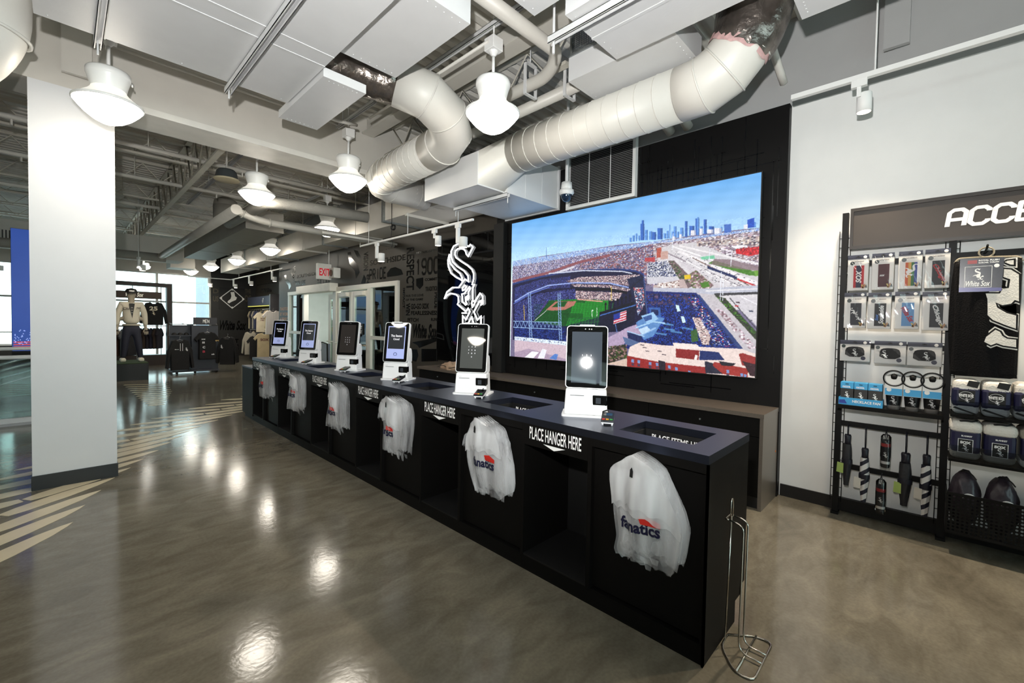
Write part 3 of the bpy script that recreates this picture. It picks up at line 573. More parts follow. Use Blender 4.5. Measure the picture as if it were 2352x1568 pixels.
for k in range(4): b.tube([(3.625+.01*k, 6.18+.05*math.cos(2*PI*i/16), 3.0+.04*math.sin(2*PI*i/16)) for i in range(16)], .004, 5, closed=True)
b.done('coil', BLK, cb); B().tube([(3.625, 6.2, 2.97), (3.625, 6.22, 2.85), (3.63, 6.17, 2.75), (3.6, 6.16, 2.68)], .004, 5).done('loose_end', BLK, cb); B().tube([(3.625, 6.2, 3.03), (3.622, 6.2, 3.25), (3.622, 6.2, 3.5)], .006, 5).done('lead', BLK, cb)
# ---- pipes
PIPE = M('pipe_paint', (206, 203, 196), .42, var=.02)
def pipe(label, pts, r, bands=(), m=None, k=6, cat='pipe'):
    t = thing('ceiling_pipe', label, cat, pts[0], 'painted ceiling pipes'); B().tube(path(pts, k), r, 18).done('pipe_run', m or PIPE, t)
    for o, d in bands: hoop(t, o, d, r+.004, m or PIPE, .012)
    return t
pi = pipe('cream pipe above the long round duct, upper of the pair', [(1.93, 2.36, 3.82), (2.92, 2.36, 3.82), (3.0, 2.45, 3.78), (3.06, 2.6, 3.75), (3.08, 5.4, 3.74)], .055)
B().box(3.0, 2.78, 3.65, 3.16, 2.81, 3.66).box(3.0, 2.78, 3.66, 3.012, 2.81, 3.95).box(3.148, 2.78, 3.66, 3.16, 2.81, 3.95).done('pipe_hanger', DUCT, pi); B().cyl((3.08, 2.8, 3.95), (3.08, 2.8, 4.2), .006, 6).done('threaded_rod', DUCT, pi); B().box(3.0, 2.78, 3.94, 3.16, 2.81, 3.955).done('hanger_yoke', DUCT, pi)
pi = pipe('cream pipe above the long round duct, lower of the pair', [(3.32, 2.36, 3.72), (3.34, 5.4, 3.70)], .055)
B().box(3.24, 2.5, 3.63, 3.4, 2.53, 3.64).box(3.24, 2.5, 3.64, 3.25, 2.53, 3.86).box(3.39, 2.5, 3.64, 3.4, 2.53, 3.86).done('pipe_hanger', DUCT, pi); B().cyl((3.32, 2.51, 3.76), (3.32, 2.51, 4.2), .006, 6).done('threaded_rod', DUCT, pi)
pipe('thin conduit beside the lamp strut', [(2.40, 2.64, 3.78), (2.40, 4.6, 3.78)], .013)
pipe('bent conduit along the far edge of the widest flat duct', [(.27, 4.25, 3.6), (.5, 4.5, 3.62), (2.0, 4.6, 3.62), (2.3, 4.7, 3.7)], .016)
pipe('second conduit along the cream beam', [(.3, 5.4, 3.95), (2.6, 5.4, 3.95)], .014)
pipe('large grey insulated pipe crossing to the duct trunk', [(1.95, 8.6, 3.12), (2.05, 6.95, 3.2), (2.4, 6.9, 3.22), (3.5, 6.75, 3.22)], .085, m=M('insulated_pipe', (150, 147, 140), .6, bump=.5, bs=70))
pipe('thin grey pipe with elbow passing in front of a pendant lamp', [(1.75, 7.6, 3.18), (1.95, 7.55, 3.08), (2.2, 7.5, 3.02), (4.4, 7.45, 2.98)], .055, [((2.25, 7.5, 3.02), (1, 0, 0)), ((1.9, 7.56, 3.1), (1, 0, -.4))], m=M('grey_pipe', (176, 172, 164), .45))
pipe('small conduit running beside the thin grey pipe', [(3.0, 7.35, 2.98), (4.38, 7.3, 2.97)], .022)
pipe('grey pipe receding along the shop ceiling', [(1.8, 7.5, 3.14), (1.65, 14, 3.0)], .075, m=M('grey_pipe', (176, 172, 164), .45))
pipe('long horizontal pipe across the far ceiling', [(-6, 13.6, 2.98), (1.75, 13.6, 2.98)], .10, m=M('insulated_pipe', (150, 147, 140), .6))
lpz = pipe('fat white elbow pipe at the top left edge', [(-.30, 4.55, 4.2), (-.30, 4.6, 3.4), (-.50, 4.7, 3.1), (-1.6, 4.9, 3.05)], .165, [((-.30, 4.6, 3.7), (0, 0, -1)), ((-.31, 4.61, 3.42), (-.2, 0, -1))], m=DUCTW)
for k, (p, q, lb) in enumerate((((4.42, 2.02, 3.53), (4.05, 2.05, 3.70), 'pipe stub at the top of the dark wall, left one'), ((4.42, 1.84, 3.53), (4.02, 1.86, 3.72), 'pipe stub at the top of the dark wall, right one'), ((4.5, 1.02, 3.70), (4.1, 1.06, 3.95), 'thin pipe stub under the foil wrapped elbow'))):
    pipe(lb, [p, ((p[0]+q[0])/2, (p[1]+q[1])/2, (p[2]+q[2])/2), q], .05 if k < 2 else .032, m=DUCTW)
# ---- steel joists and beams
STEEL = M('painted_steel', (206, 202, 190), .5, var=.05)
def joist(label, p, q, z0, z1, n, axis, grp='steel bar joists'):
    t = thing('bar_joist', label, 'joist', p, grp); p, q = Vector(p), Vector(q); d = (q-p).normalized(); s_ = Vector((-d.y, d.x, 0))*.035
    for z, nm in ((z0, 'bottom_chord'), (z1, 'top_chord')):
        V = [p-s_, p+s_, q+s_, q-s_]; V = [Vector((v.x, v.y, z+dz)) for dz in (0, .03) for v in V]
        B().add(V, [(3, 2, 1, 0), (4, 5, 6, 7), (0, 1, 5, 4), (1, 2, 6, 5), (2, 3, 7, 6), (3, 0, 4, 7)]).done(nm, STEEL, t)
    zz = [p.lerp(q, i/n) for i in range(n+1)]; B().tube([Vector((v.x, v.y, z0+.02 if i % 2 else z1)) for i, v in enumerate(zz)], .011, 6).done('web_rod', STEEL, t); return t
joist('bar joist behind the middle pendant lamp', (3.2, 2.45, 0), (3.2, 5.45, 0), 3.86, 4.17, 12, 'y')
joist('heavy truss receding behind the grey loudspeaker', (1.35, 6.1, 0), (1.35, 20.6, 0), 3.55, 4.17, 50, 'y')
joist('second truss receding left of the column', (-2.3, 6.1, 0), (-2.3, 20.6, 0), 3.55, 4.17, 44, 'y')
for k in range(9): joist('roof joist crossing the shop, %s from the cream beam' % ('first', 'second', 'third', 'fourth', 'fifth', 'sixth', 'seventh', 'eighth', 'ninth')[k], (-6, 6.9+k*1.5, 0), (4.45, 6.9+k*1.5, 0), 3.88, 4.17, 42, 'x')
for k, (y, z, lb) in enumerate(((6.4, 3.84, 'square steel tube just beyond the cream beam'), (7.6, 3.76, 'sprinkler pipe second beyond the cream beam'), (9.2, 3.74, 'sprinkler pipe third beyond the cream beam'), (11.2, 3.7, 'sprinkler pipe fourth beyond the cream beam'))):
    t = thing('ceiling_pipe', lb, 'pipe', (0, y, z), 'painted ceiling pipes'); B().cyl((-5.9, y, z), (3.42, y, z), .03 if k else .035, 10).done('pipe_run', PIPE, t)
    for q in range(3): B().cyl((-1.5+q*2.3, y, z), (-1.5+q*2.3, y, 4.2), .006, 6).done('hanger_rod', PIPE, t); 
    for q in range(2): B().cyl((-.4+q*2.3, y, z), (-.4+q*2.3, y, z-.09), .012, 8).done('sprinkler_head', PIPE, t)
joist('bar joist over the right hand flat ducts', (2.6, -1, 0), (2.6, 2.5, 0), 3.98, 4.17, 14, 'y')
B().box(2.75, .2, 3.98, 2.92, 5.48, 4.0).box(2.82, .2, 4.0, 2.85, 5.48, 4.2).done('steel_beam', CEIL); tag(bpy.data.objects['steel_beam'], 'flat steel roof beam over the middle pendant lamp', 'beam')
# lower ducts in the far ceiling
t = seamed('far_duct', 'grey rectangular duct under the far ceiling pipes', -6, 14.2, 2.2, 15.0, 3.0, 3.55, (-2.0, -.4, 1.0), rivets=False, m=BEAMP)
t = seamed('far_duct', 'grey rectangular duct receding beside the lamp row', 2.15, 8.4, 2.75, 13.8, 3.05, 3.4, (10.2, 12.0), axis='y', rivets=False, m=M('grey_duct', (150, 146, 138), .5))
t = seamed('far_duct', 'cream duct drop box above the small far lamps', 2.4, 17.7, 3.05, 18.5, 3.15, 3.7, rivets=False, m=BEAMP)
vr = thing('duct_riser', 'dull round duct riser behind the loudspeaker', 'duct', (2.35, 10.6, 3.4)); B().cyl((2.35, 10.6, 3.4), (2.35, 10.6, 3.85), .22, 22).done('riser', M('grey_duct', (150, 146, 138), .5), vr); B().lathe([(.22, 3.85), (.2, 3.95), (.1, 4.02), (.001, 4.04)], 22, (2.35, 10.6, 0)).done('cap', M('grey_duct', (150, 146, 138), .5), vr)
sp = thing('ceiling_speaker', 'dark grey round loudspeaker with pale grille under the roof', 'speaker', (1.63, 7.3, 3.5))
B().lathe([(.001, .13), (.10, .13), (.125, .10), (.14, .02), (.16, .0)], 24, (1.63, 7.3, 3.5)).done('cabinet', M('speaker_grey', (74, 78, 80), .5), sp); B().lathe([(.16, 0), (.165, -.012), (.15, -.02), (.001, -.02)], 24, (1.63, 7.3, 3.5)).done('grille', M('speaker_grille', (188, 176, 148), .6), sp); B().cyl((1.63, 7.3, 3.63), (1.63, 7.3, 4.2), .012, 8).done('stem', PIPE, sp)
# hanging boards and small vents
for k, (x0, y0, x1, y1, z0, lb) in enumerate(((4.4, .185, 4.44, .335, 3.66, 'flat board hanging above the ceiling track at right'), (.0, 5.40, .19, 5.44, 3.60, 'flat board hanging left of the largest pendant lamp'))):
    t = thing('hanging_board', lb, 'board', ((x0+x1)/2, (y0+y1)/2, z0)); B().box(x0, y0, z0, x1, y1, 4.2).done('board', GREY if k == 0 else BEAMP, t)
    B().cyl(((x0+x1)/2, (y0+y1)/2, 4.19), ((x0+x1)/2, (y0+y1)/2, 4.21), .02, 8).done('fixing', GALV, t)
vt = thing('air_vent', 'small dark grille vent left of the column', 'vent', (-1.0, 13.95, 3.2)); B().box(-1.25, 14.14, 2.98, -.45, 14.2, 3.36).done('vent_frame', BEAMP, vt)
for k in range(14): B().box(-1.2+k*.05, 14.125, 3.03, -1.18+k*.05, 14.14, 3.31).done('slat', M('vent_dark', (50, 48, 44), .6), vt)
# ---- wall grille
wg = thing('wall_grille', 'large white louvred return grille above the screen', 'vent', (4.40, 2.85, 2.93))
for a in ((2.385, 2.93, 2.42, 3.60), (3.29, 2.93, 3.325, 3.60), (2.42, 2.93, 3.29, 2.965), (2.42, 3.565, 3.29, 3.60)): B().box(4.36, a[0], a[1], 4.415, a[2], a[3]).done('grille_frame', WH, wg)
B().box(4.405, 2.4, 2.95, 4.415, 3.31, 3.58).done('dark_back', BLK, wg)
for k in range(30):
    z = 2.972+k*.0198; B().add([(4.372, 2.42, z), (4.372, 3.29, z), (4.40, 3.29, z+.012), (4.40, 2.42, z+.012), (4.372, 2.42, z+.003), (4.372, 3.29, z+.003), (4.40, 3.29, z+.015), (4.40, 2.42, z+.015)], [(0, 1, 2, 3), (7, 6, 5, 4), (0, 4, 5, 1), (1, 5, 6, 2), (2, 6, 7, 3), (3, 7, 4, 0)]).done('louvre', M('louvre_grey', (176, 176, 176), .5), wg)
for y in (2.70, 2.99): B().box(4.368, y, 2.965, 4.372, y+.008, 3.565).done('louvre_brace', WH, wg)
# ---- dome camera
dm = thing('dome_camera', 'white hanging dome security camera left of the grille', 'camera', (4.1, 3.12, 3.0))
c = (4.1, 3.12, 3.0); B().cyl((4.1, 3.12, 3.16), (4.1, 3.12, 4.2), .018, 10).done('drop_pipe', WH, dm); B().lathe([(.02, .17), (.06, .165), (.066, .1), (.06, .085)], 20, c).done('cap', WH, dm); B().lathe([(.06, .09), (.085, .075), (.088, .04), (.07, .02)], 20, c).done('skirt', WH, dm); B().lathe([(.066, .03), (.06, -.01), (.045, -.04), (.02, -.056), (.001, -.06)], 20, c).done('dome', M('dome_dark', (20, 40, 60), .05, spec=.8), dm)
# ---- track lighting
def make_spot(label, big=False):
    t = thing('track_spotlight', label, 'spotlight', (0, 0, 0), 'track spotlights'); s_ = 1.0
    B().box(-.018, -.045, -.05, .018, .045, 0).done('adapter', WH, t)
    if big: B().rbox(-.022, -.022, -.25, .022, .022, -.05, .004).done('driver_box', WH, t)
    else: B().box(-.012, -.012, -.12, .012, .012, -.05).done('arm', WH, t)
    y = .06 if big else .045; r = .058 if big else .045; z = -.17 if big else -.09
    B().lathe([(r*.9, -.13), (r, -.13), (r, 0), (r*.96, .004), (.001, .006)], 22, (y, -y*.6, z)).done('can', WH, t)
    B().lathe([(r*.9, -.128), (.001, -.126)], 22, (y, -y*.6, z)).done('lens', M('spot_lens', (255, 240, 215), .4, emit=14, ecol=(1, .86, .66)), t); return t
sp1 = make_spot('white track spotlight above the accessories rack'); sp1.location = (4.0, .43, 3.30)
l = bpy.data.lights.new('track_spot_beam', 'SPOT'); l.energy = 190; l.spot_size = 2.3; l.spot_blend = 1.0; l.color = (1, .84, .64); l.shadow_soft_size = .03
lo = bpy.data.objects.new('track_spot_beam', l); COL.objects.link(lo); lo.parent = sp1; lo.location = (.045, -.027, -.24); lo.rotation_euler = (0, .38, 0)
tr = thing('ceiling_track', 'white lighting track above the accessories rack', 'track', (4.0, .85, 3.3), 'lighting tracks'); B().box(3.98, -2.5, 3.30, 4.02, .85, 3.335).done('rail', WH, tr)
for y in (.345, -1.2): B().cyl((4.0, y, 3.33), (4.0, y, 4.2), .006, 8).done('drop_rod', WH, tr)
tr = thing('ceiling_track', 'white lighting track along the lettered wall', 'track', (3.6, 7.1, 2.8), 'lighting tracks'); B().box(3.585, 4.2, 2.80, 3.615, 7.15, 2.825).done('rail', WH, tr)
for y in (4.5, 5.7, 6.9): B().cyl((3.6, y, 2.82), (3.6, y, 3.15 if y < 6.5 else 4.2), .005, 8).done('drop_rod', WH, tr)
B().tube([(3.6, 7.12, 2.81), (3.6, 7.2, 2.80), (3.62, 7.24, 2.88)], .006, 6).done('lead', WH, tr)
sp3 = copy_tree(sp1, (4.0, -.75, 3.30), 0, 'unseen white track spotlight added beyond the right picture edge to warm the rack')  # assumed extra spot, added for warm light on rack and floor
sp2 = make_spot('white box and can spotlight left end of the wall track', True); sp2.location = (3.6, 6.62, 2.80)
for y, lb, big in ((5.02, 'small white spotlight in the middle of the wall track', False), (4.5, 'white box and can spotlight before the neon emblem', True)):
    copy_tree(sp2 if big else sp1, (3.6, y, 2.80), 0, lb)
for o in list(bpy.data.objects):
    if o.type == 'LIGHT' and o.name.startswith('track_spot_beam.') and o.parent != sp3: bpy.data.objects.remove(o)
for k, (x, y, lb) in enumerate(((3.62, 5.0, 'a'), (3.62, 6.6, 'b'))):
    l = bpy.data.lights.new('wall_track_beam', 'SPOT'); l.energy = 14; l.spot_size = 1.5; l.spot_blend = .8; l.color = (1, .84, .64); o = bpy.data.objects.new('wall_track_beam', l); COL.objects.link(o); o.location = (x, y, 2.5); o.rotation_euler = (0, .5, 0)
tr = thing('ceiling_track', 'white lighting track over the far clothes racks', 'track', (4.3, 15, 2.95), 'lighting tracks'); B().box(4.285, 13.2, 2.95, 4.315, 18.6, 2.98).box(3.0, 18.60, 2.951, 4.3, 18.63, 2.979).done('rail', WH, tr)
for y in (14.2, 17.6): B().cyl((4.3, y, 2.97), (4.3, y, 4.2), .006, 6).done('drop_rod', WH, tr)
for x, y, lb in ((4.3, 14.1, 'far track spotlight above the pinstripe shirt'), (4.3, 16.4, 'far track spotlight above the upper garment rail'), (4.3, 18.3, 'far track spotlight left of the garment rail'), (3.6, 18.6, 'far track spotlight in front of the dark far wall')): copy_tree(sp2, (x, y, 2.95), 0, lb)
for x, y, z, lb in ((1.17, 12.8, 2.86, 'white projector style spotlight above the mannequin'), (1.55, 15.8, 3.2, 'bright spotlight shining towards the camera above the mannequin'), (-1.25, 12.6, 2.75, 'spotlight left of the column under the far duct')):
    t = copy_tree(sp2, (x, y, z), .4, lb); B().cyl((0, 0, 0), (0, 0, 4.2-z), .008, 6).done('drop_rod', WH, t, local=True)
b = B().lathe([(.09, 0), (.07, -.06), (.001, -.09)], 18, (1.6, 15.7, 2.93)).done('bright_reflector_lamp', M('bright_lamp', (255, 250, 240), .4, emit=25)); tag(b, 'glaring lamp bulb above the window display', 'lamp')
for x, y, z, tx, ty, tz, e in ((1.17, 12.75, 2.62, 1.16, 14.25, 1.3, 130), (1.6, 15.7, 2.9, 1.7, 17.8, 1.4, 90), (4.3, 14.1, 2.7, 5.2, 16.4, 1.3, 70), (4.3, 16.4, 2.7, 5.3, 17.8, 1.1, 110), (4.3, 18.3, 2.7, 5.2, 20, 1.2, 70), (3.6, 18.5, 2.7, 4.8, 20.7, 2.2, 60), (3.46, 13.0, 3.0, 2.6, 14.5, .8, 90), (-1.25, 12.5, 2.5, -2.0, 17.5, 1.2, 90)):  # beams of the far spotlights, plus an added fill without fixture towards the gondola
    l = bpy.data.lights.new('far_spot_and_fill', 'SPOT'); l.energy = e; l.spot_size = 1.7; l.spot_blend = .8; l.color = (1, .88, .72); l.shadow_soft_size = .05; o = bpy.data.objects.new('far_spot_and_fill', l); COL.objects.link(o); o.location = (x, y, z); o.rotation_euler = (Vector((tx, ty, tz))-Vector((x, y, z))).to_track_quat('-Z', 'Y').to_euler()
# ================================================================== checkout counter
XC, ZT, Y0, PIT = 1.943, .943, .686, 1.0925
TOPM = M('charcoal_worktop_tinted_sheen', (20, 20, 22), .34, var=.12, vs_=160, spec=1.0, stint=(.42, .56, 1.0))  # blue specular tint stands in for the video screen's blue reflection
DKIN = M('cubby_interior', (8, 8, 8), .6)
HOLES = [(2.075, Y0+.11+PIT*i, 2.385, Y0+.51+PIT*i) for i in range(6)]
wt = thing('worktop', 'long charcoal counter top with six rectangular drop openings', 'worktop', (2.23, 3.95, ZT-.04))
b = B(); xa, xb, xl, xr = XC-.0005, 2.52, 2.075, 2.385; z0, z1 = ZT-.04, ZT; edges = [.676]+[v for h in HOLES for v in (h[1], h[3])]+[7.245]
b.box(xa, .676, z0, xl, 7.245, z1); b.box(xr, .676, z0, xb, 7.245, z1)
for i in range(0, len(edges), 2): b.box(xl, edges[i], z0, xr, edges[i+1], z1)
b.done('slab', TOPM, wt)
for i, (x0, ya, x1, yb) in enumerate(HOLES):
    tr = thing('drop_tray', 'black sunken item tray, %s from the wire stand end' % ('first', 'second', 'third', 'fourth', 'fifth', 'sixth')[i], 'tray', ((x0+x1)/2, (ya+yb)/2, .70), 'trays sunk in the counter')
    q = B(); q.box(x0+.001, ya+.001, .70, x0+.008, yb-.001, ZT-.041).box(x1-.008, ya+.001, .70, x1-.001, yb-.001, ZT-.041).box(x0+.008, ya+.001, .70, x1-.008, ya+.008, ZT-.041).box(x0+.008, yb-.008, .70, x1-.008, yb-.001, ZT-.041); q.done('tray_walls', DKIN, tr)
    B().box(x0+.008, ya+.008, .70, x1-.008, yb-.008, .706).done('tray_floor', DKIN, tr)
    B().flat(txt('PLACE ITEMS HERE', .31, .036, .02), (x1-.0085, yb-.045, .842), (0, -1, 0), (0, 0, 1)).done('lettering', SIGNW, tr)
def make_cabinet(i):
    y = Y0+PIT*i; c = thing('checkout_cabinet', 'black checkout cabinet with bag panel and hanger slot, %s from the wire stand' % ('first', 'second', 'third', 'fourth', 'fifth', 'sixth')[i], 'cabinet', (2.2, y+.5, 0), 'checkout cabinets')
    z = ZT-.041; e = .0005
    B().box(1.965, y+e, .09, 2.5, y+.018, z).done('side_panel', BLKL, c); B().box(1.945, y+.59, .09, 2.5, y+.615, z).done('divider', BLKL, c); B().box(1.945, y+1.074, .09, 2.5, y+PIT-e, z).done('side_panel', BLKL, c)
    B().box(1.975, y+.018, .10, 1.993, y+.59, z).done('recessed_panel', BLKL, c); B().box(1.945, y+e, .86, 1.975, y+.59, z).done('top_rail', BLKL, c)
    h = B().box(1.944, y+.615, .775, 1.964, y+1.074, z).done('header_panel', BLKL, c)
    q = B(); q.flat(ctr(txt('PLACE HANGER HERE', .375, .075, .012)), (1.9435, y+.845, .853), (0, -1, 0), (0, 0, 1)); q.add([(1.9435, y+.925, .803), (1.9435, y+.845, .778), (1.9435, y+.765, .803)], [(0, 1, 2)]); q.done('lettering', SIGNW, h)
    B().box(2.40, y+.615, .10, 2.41, y+1.074, z).done('cubby_back', DKIN, c); B().box(1.95, y+.615, .09, 2.4, y+1.074, .10).done('cubby_floor', DKIN, c)
    B().box(2.47, y+e, .10, 2.49, y+PIT-e, z).done('back_panel', BLKL, c); B().box(1.955, y+e, 0, 2.39, y+PIT-e, .09).done('toe_kick', BLKL, c)
    B().cyl((1.975, y+.29, .845), (1.925, y+.29, .85), .005, 8).done('bag_hook', BLKM, c); return c
for i in range(6): make_cabinet(i)
ep = thing('end_panel', 'dark end panel of the counter beside the wire stand', 'panel', (2.2, .68, 0))
b = B(); b.prism([(0, 0), (.43, 0), (.43, .12), (.46, .155), (.575, .155), (.575, .902), (0, .902)], (1.945, .686, 0), (1, 0, 0), (0, 0, 1), .008); b.done('panel', BLKL, ep); B().box(1.945, .678, .0, 1.962, .686, .902).done('corner_trim', BLKM, ep)
lw_ = thing('low_counter_end', 'low dark end box at the far end of the counter', 'cabinet', (2.2, 7.5, 0))
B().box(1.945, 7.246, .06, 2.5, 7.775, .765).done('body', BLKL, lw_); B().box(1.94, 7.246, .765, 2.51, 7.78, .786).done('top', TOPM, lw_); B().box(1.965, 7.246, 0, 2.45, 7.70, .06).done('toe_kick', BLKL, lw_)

# ------------------------------------------------------------------ self-checkout kiosks (front faces local -X)
KW = M('kiosk_white', (236, 237, 238), .3, var=.01, spec=.5); KB = M('kiosk_glass', (8, 8, 9), .02, var=.02, spec=.7)
def screen_mat(name, col, e): return M(name, col, .03, emit=e, spec=.6, var=.02)
def rrect(w_, h_, r, n=5):
    p = []
    for cx, cy, a in ((w_/2-r, h_/2-r, 0), (-w_/2+r, h_/2-r, 90), (-w_/2+r, -h_/2+r, 180), (w_/2-r, -h_/2+r, 270)): p += arc(cx, cy, r, a, a+90, n)
    return p
def make_kiosk(label, mode):
    t = thing('checkout_kiosk', label, 'kiosk', (0, 0, 0), 'self checkout kiosks')
    R_, U_ = (0, -1, 0), (0, 0, 1)          # as seen from the front; normal = -X
    b = B(); b.prism(rrect(.292, .20, .02), (.0, 0, 0), (0, -1, 0), (-1, 0, 0), -.012); b.v = [(x, y, abs(z)) for x, y, z in b.v]; b.done('base_plate', KW, t)
    b = B(); lo_ = [(-.07, .0), (.07, .0)]
    # lower housing, slightly tapered
    for (w0, w1, z0, z1, d0, d1) in ((.262, .246, .012, .17, -.075, .045),): b.add([(d0-.012, -w0/2, z0), (d1, -w0/2, z0), (d1, w0/2, z0), (d0-.012, w0/2, z0), (d0, -w1/2, z1), (d1, -w1/2, z1), (d1, w1/2, z1), (d0, w1/2, z1)], [(3, 2, 1, 0), (4, 5, 6, 7), (0, 1, 5, 4), (1, 2, 6, 5), (2, 3, 7, 6), (3, 0, 4, 7)])
    o = b.done('lower_housing', KW, t); md = o.modifiers.new('soft_edges', 'BEVEL'); md.width = .012; md.segments = 3
    b = B(); b.prism(smooth([(-.04, .16), (.045, .16), (.05, .24), (.035, .30), (.01, .31), (-.02, .30)], 1), (0, .122, 0), (1, 0, 0), (0, 0, 1), .244); o = b.done('neck', KW, t); md = o.modifiers.new('soft_edges', 'BEVEL'); md.width = .006; md.segments = 2
    tilt = math.radians(9); u = Vector((math.sin(tilt), 0, math.cos(tilt))); o0 = Vector((-.052, 0, .365)); nn = Vector((0, -1, 0)).cross(u)
    hd = B().prism(rrect(.252, .386, .022), o0-nn*.036, R_, u, .036).done('display_body', KW, t)
    B().prism(rrect(.243, .377, .018), o0, R_, u, .0015).done('bezel_glass', KB, hd)
    sc = {'closed': screen_mat('screen_black', (6, 6, 8), .2), 'grey': screen_mat('screen_grey', (44, 46, 50), .35), 'keypad': screen_mat('screen_idle', (60, 66, 74), .3), 'brown': screen_mat('screen_brown', (46, 42, 40), .25), 'dim': screen_mat('screen_dim', (70, 72, 70), .25)}
    sm = {'c1': sc['closed'], 'c2': sc['grey'], 'c4': sc['grey'], 'k3': sc['brown'], 'k5': sc['dim'], 'k6': sc['keypad']}[mode]
    f = o0+nn*.0016
    B().prism([(-.092, -.16), (.092, -.16), (.092, .155), (-.092, .155)], f, R_, u, .0004).done('screen', sm, hd)
    b = B()
    if mode[0] == 'c':
        PUR = screen_mat('screen_lilac', (150, 160, 205), .55)
        q = B(); q.prism([(-.092, -.16), (.092, -.16), (.092, -.065), (-.092, -.065)], f+nn*.0005, R_, u, .0003)
        for a in ((-.092, -.065, -.083, .155), (.083, -.065, .092, .155), (-.083, .146, .083, .155)): q.prism([(a[0], a[1]), (a[2], a[1]), (a[2], a[3]), (a[0], a[3])], f+nn*.0005, R_, u, .0003)
        q.done('screen_border', PUR, hd)
        b.flat(ctr(txt('This Station', .115, .022, .0), (0, .062)), f+nn*.001, R_, u); b.flat(ctr(txt('Closed', .062, .019, .0), (0, .030)), f+nn*.001, R_, u); lm = screen_mat('screen_text', (235, 235, 240), .8)
        b2 = B(); b2.flat(strokes([arc(0, -.118, .016, -30, 210, 14)], .005), f+nn*.001, R_, u); b2.flat(strokes([[(-.013, -.128), (.013, -.128)]], .004), f+nn*.001, R_, u); b2.done('touch_icon', M('icon_blue', (50, 70, 130), .4), hd)
    else:
        for i in range(10):
            xx, yy = ((i-1) % 3-1)*.026, .03-((i-1)//3)*.026
            if i == 0: xx, yy = 0, -.05
            b.flat(ctr(txt(str(i), None, .010), (xx, yy-.02)), f+nn*.001, R_, u)
        lm = screen_mat('screen_text', (235, 235, 240), .8)
    b.done('screen_text', lm, hd)
    b = B()
    for yy in (-.012, .012, .026): b.prism(arc(yy, .172, .0035, 0, 330, 8), o0+nn*.0017, R_, u, .0004)
    b.done('sensor_dots', M('sensor_grey', (150, 150, 150), .3), hd)
    B().box(-.05, -.045, .552, -.02, .045, .562).done('top_light', KW, t)
    x = -.0815
    B().box(x-.0005, .010, .128, x+.006, .095, .131).done('receipt_slot', M('slot_dark', (60, 60, 62), .5), t)
    B().flat(txt('receipt', .03, .006), (x-.0012, .103, .140), R_, U_).done('slot_mark', M('mark_grey', (150, 150, 150), .5), t)
    B().rbox(x-.0015, -.1275, .072, x+.05, -.04, .135, .006).done('scanner_window', KB, t)
    B().box(x-.0025, -.09, .085, x-.0012, -.06, .12).done('scanner_lens', M('lens_blue_grey', (60, 64, 70), .1), t)
    B().box(.046, -.02, .03, .052, .02, .06).done('cable_port', BLK, t); return t
ORD = ('first', 'second', 'third', 'fourth', 'fifth', 'sixth')
KI = [(1.545, 'k6', 'white kiosk nearest the wire stand, keypad screen with bright flash reflection', 33), (2.62, 'k5', 'white kiosk in front of the neon emblem, dim screen', 32), (3.74, 'c4', 'white kiosk, third from the wire stand, showing station closed', 32), (4.77, 'k3', 'white kiosk, fourth from the wire stand, brown idle keypad screen', 32), (5.90, 'c2', 'white kiosk, fifth from the wire stand, grey closed screen', 32), (7.00, 'c1', 'white kiosk at the far end of the counter, black closed screen', 32)]
TERM = M('terminal_black', (16, 16, 18), .35)
def make_terminal(label):
    t = thing('card_terminal', label, 'card reader', (0, 0, 0), 'card terminals on the counter')
    b = B(); b.prism([(-.075, .014), (.065, .014), (.075, .05), (.055, .056), (-.075, .026)], (0, .038, 0), (1, 0, 0), (0, 0, 1), .076); b.done('cradle', KW, t)
    b = B(); b.prism([(-.085, .024), (-.06, .022), (.05, .052), (.05, .064), (-.085, .036)], (0, .04, 0), (1, 0, 0), (0, 0, 1), .08); b.done('keypad_body', TERM, t)
    u = Vector((.135, 0, .028)).normalized(); nn = Vector((0, -1, 0)).cross(u)
    for k, cc in enumerate(((190, 40, 40), (215, 160, 40), (50, 150, 60))):
        q = B().prism([(-.009, -.006), (.009, -.006), (.009, .006), (-.009, .006)], Vector((-.068, .024-k*.024, .0402)), (0, -1, 0), u, .003).done('colour_key', M('key_%d' % k, cc, .4), t)
    B().prism([(-.028, -.02), (.028, -.02), (.028, .02), (-.028, .02)], Vector((.012, 0, .0568)), (0, -1, 0), u, .0015).done('terminal_screen', KB, t)
    for x, y in ((-.06, .03), (-.06, -.03), (.06, .03), (.06, -.03)): B().cyl((x, y, 0), (x, y, .016), .006, 8).done('foot', KW, t)
    B().tube(path([(.05, 0, .05), (.12, .0, .07), (.17, .05, .04), (.16, .12, .006), (.18, .16, .006)], 5), .005, 8).done('cable', BLK, t); return t
for k, (y, md, lb, yw) in enumerate(KI):
    o = make_kiosk(lb, md); o.location = (2.275, y, ZT); o.rotation_euler = (0, 0, math.radians(yw))
te = make_terminal('card reader beside the nearest kiosk')
for k, (x, y) in enumerate(((2.16, 1.315), (2.19, 2.44), (2.17, 3.545), (2.165, 4.65), (2.17, 5.745), (2.155, 6.90))):
    lb = ('card reader with coloured keys beside the kiosk nearest the wire stand', 'card reader beside the kiosk in front of the neon emblem', 'card reader beside the third kiosk from the wire stand', 'card reader beside the fourth kiosk from the wire stand', 'card reader beside the fifth kiosk from the wire stand', 'card reader beside the farthest kiosk')[k]
    if k == 0: te.location = (x, y, ZT); te.rotation_euler = (0, 0, .5); te.scale = (.86, .86, .86); te['label'] = lb
    else: copy_tree(te, (x, y, ZT), .45+.12*(k % 2), lb)

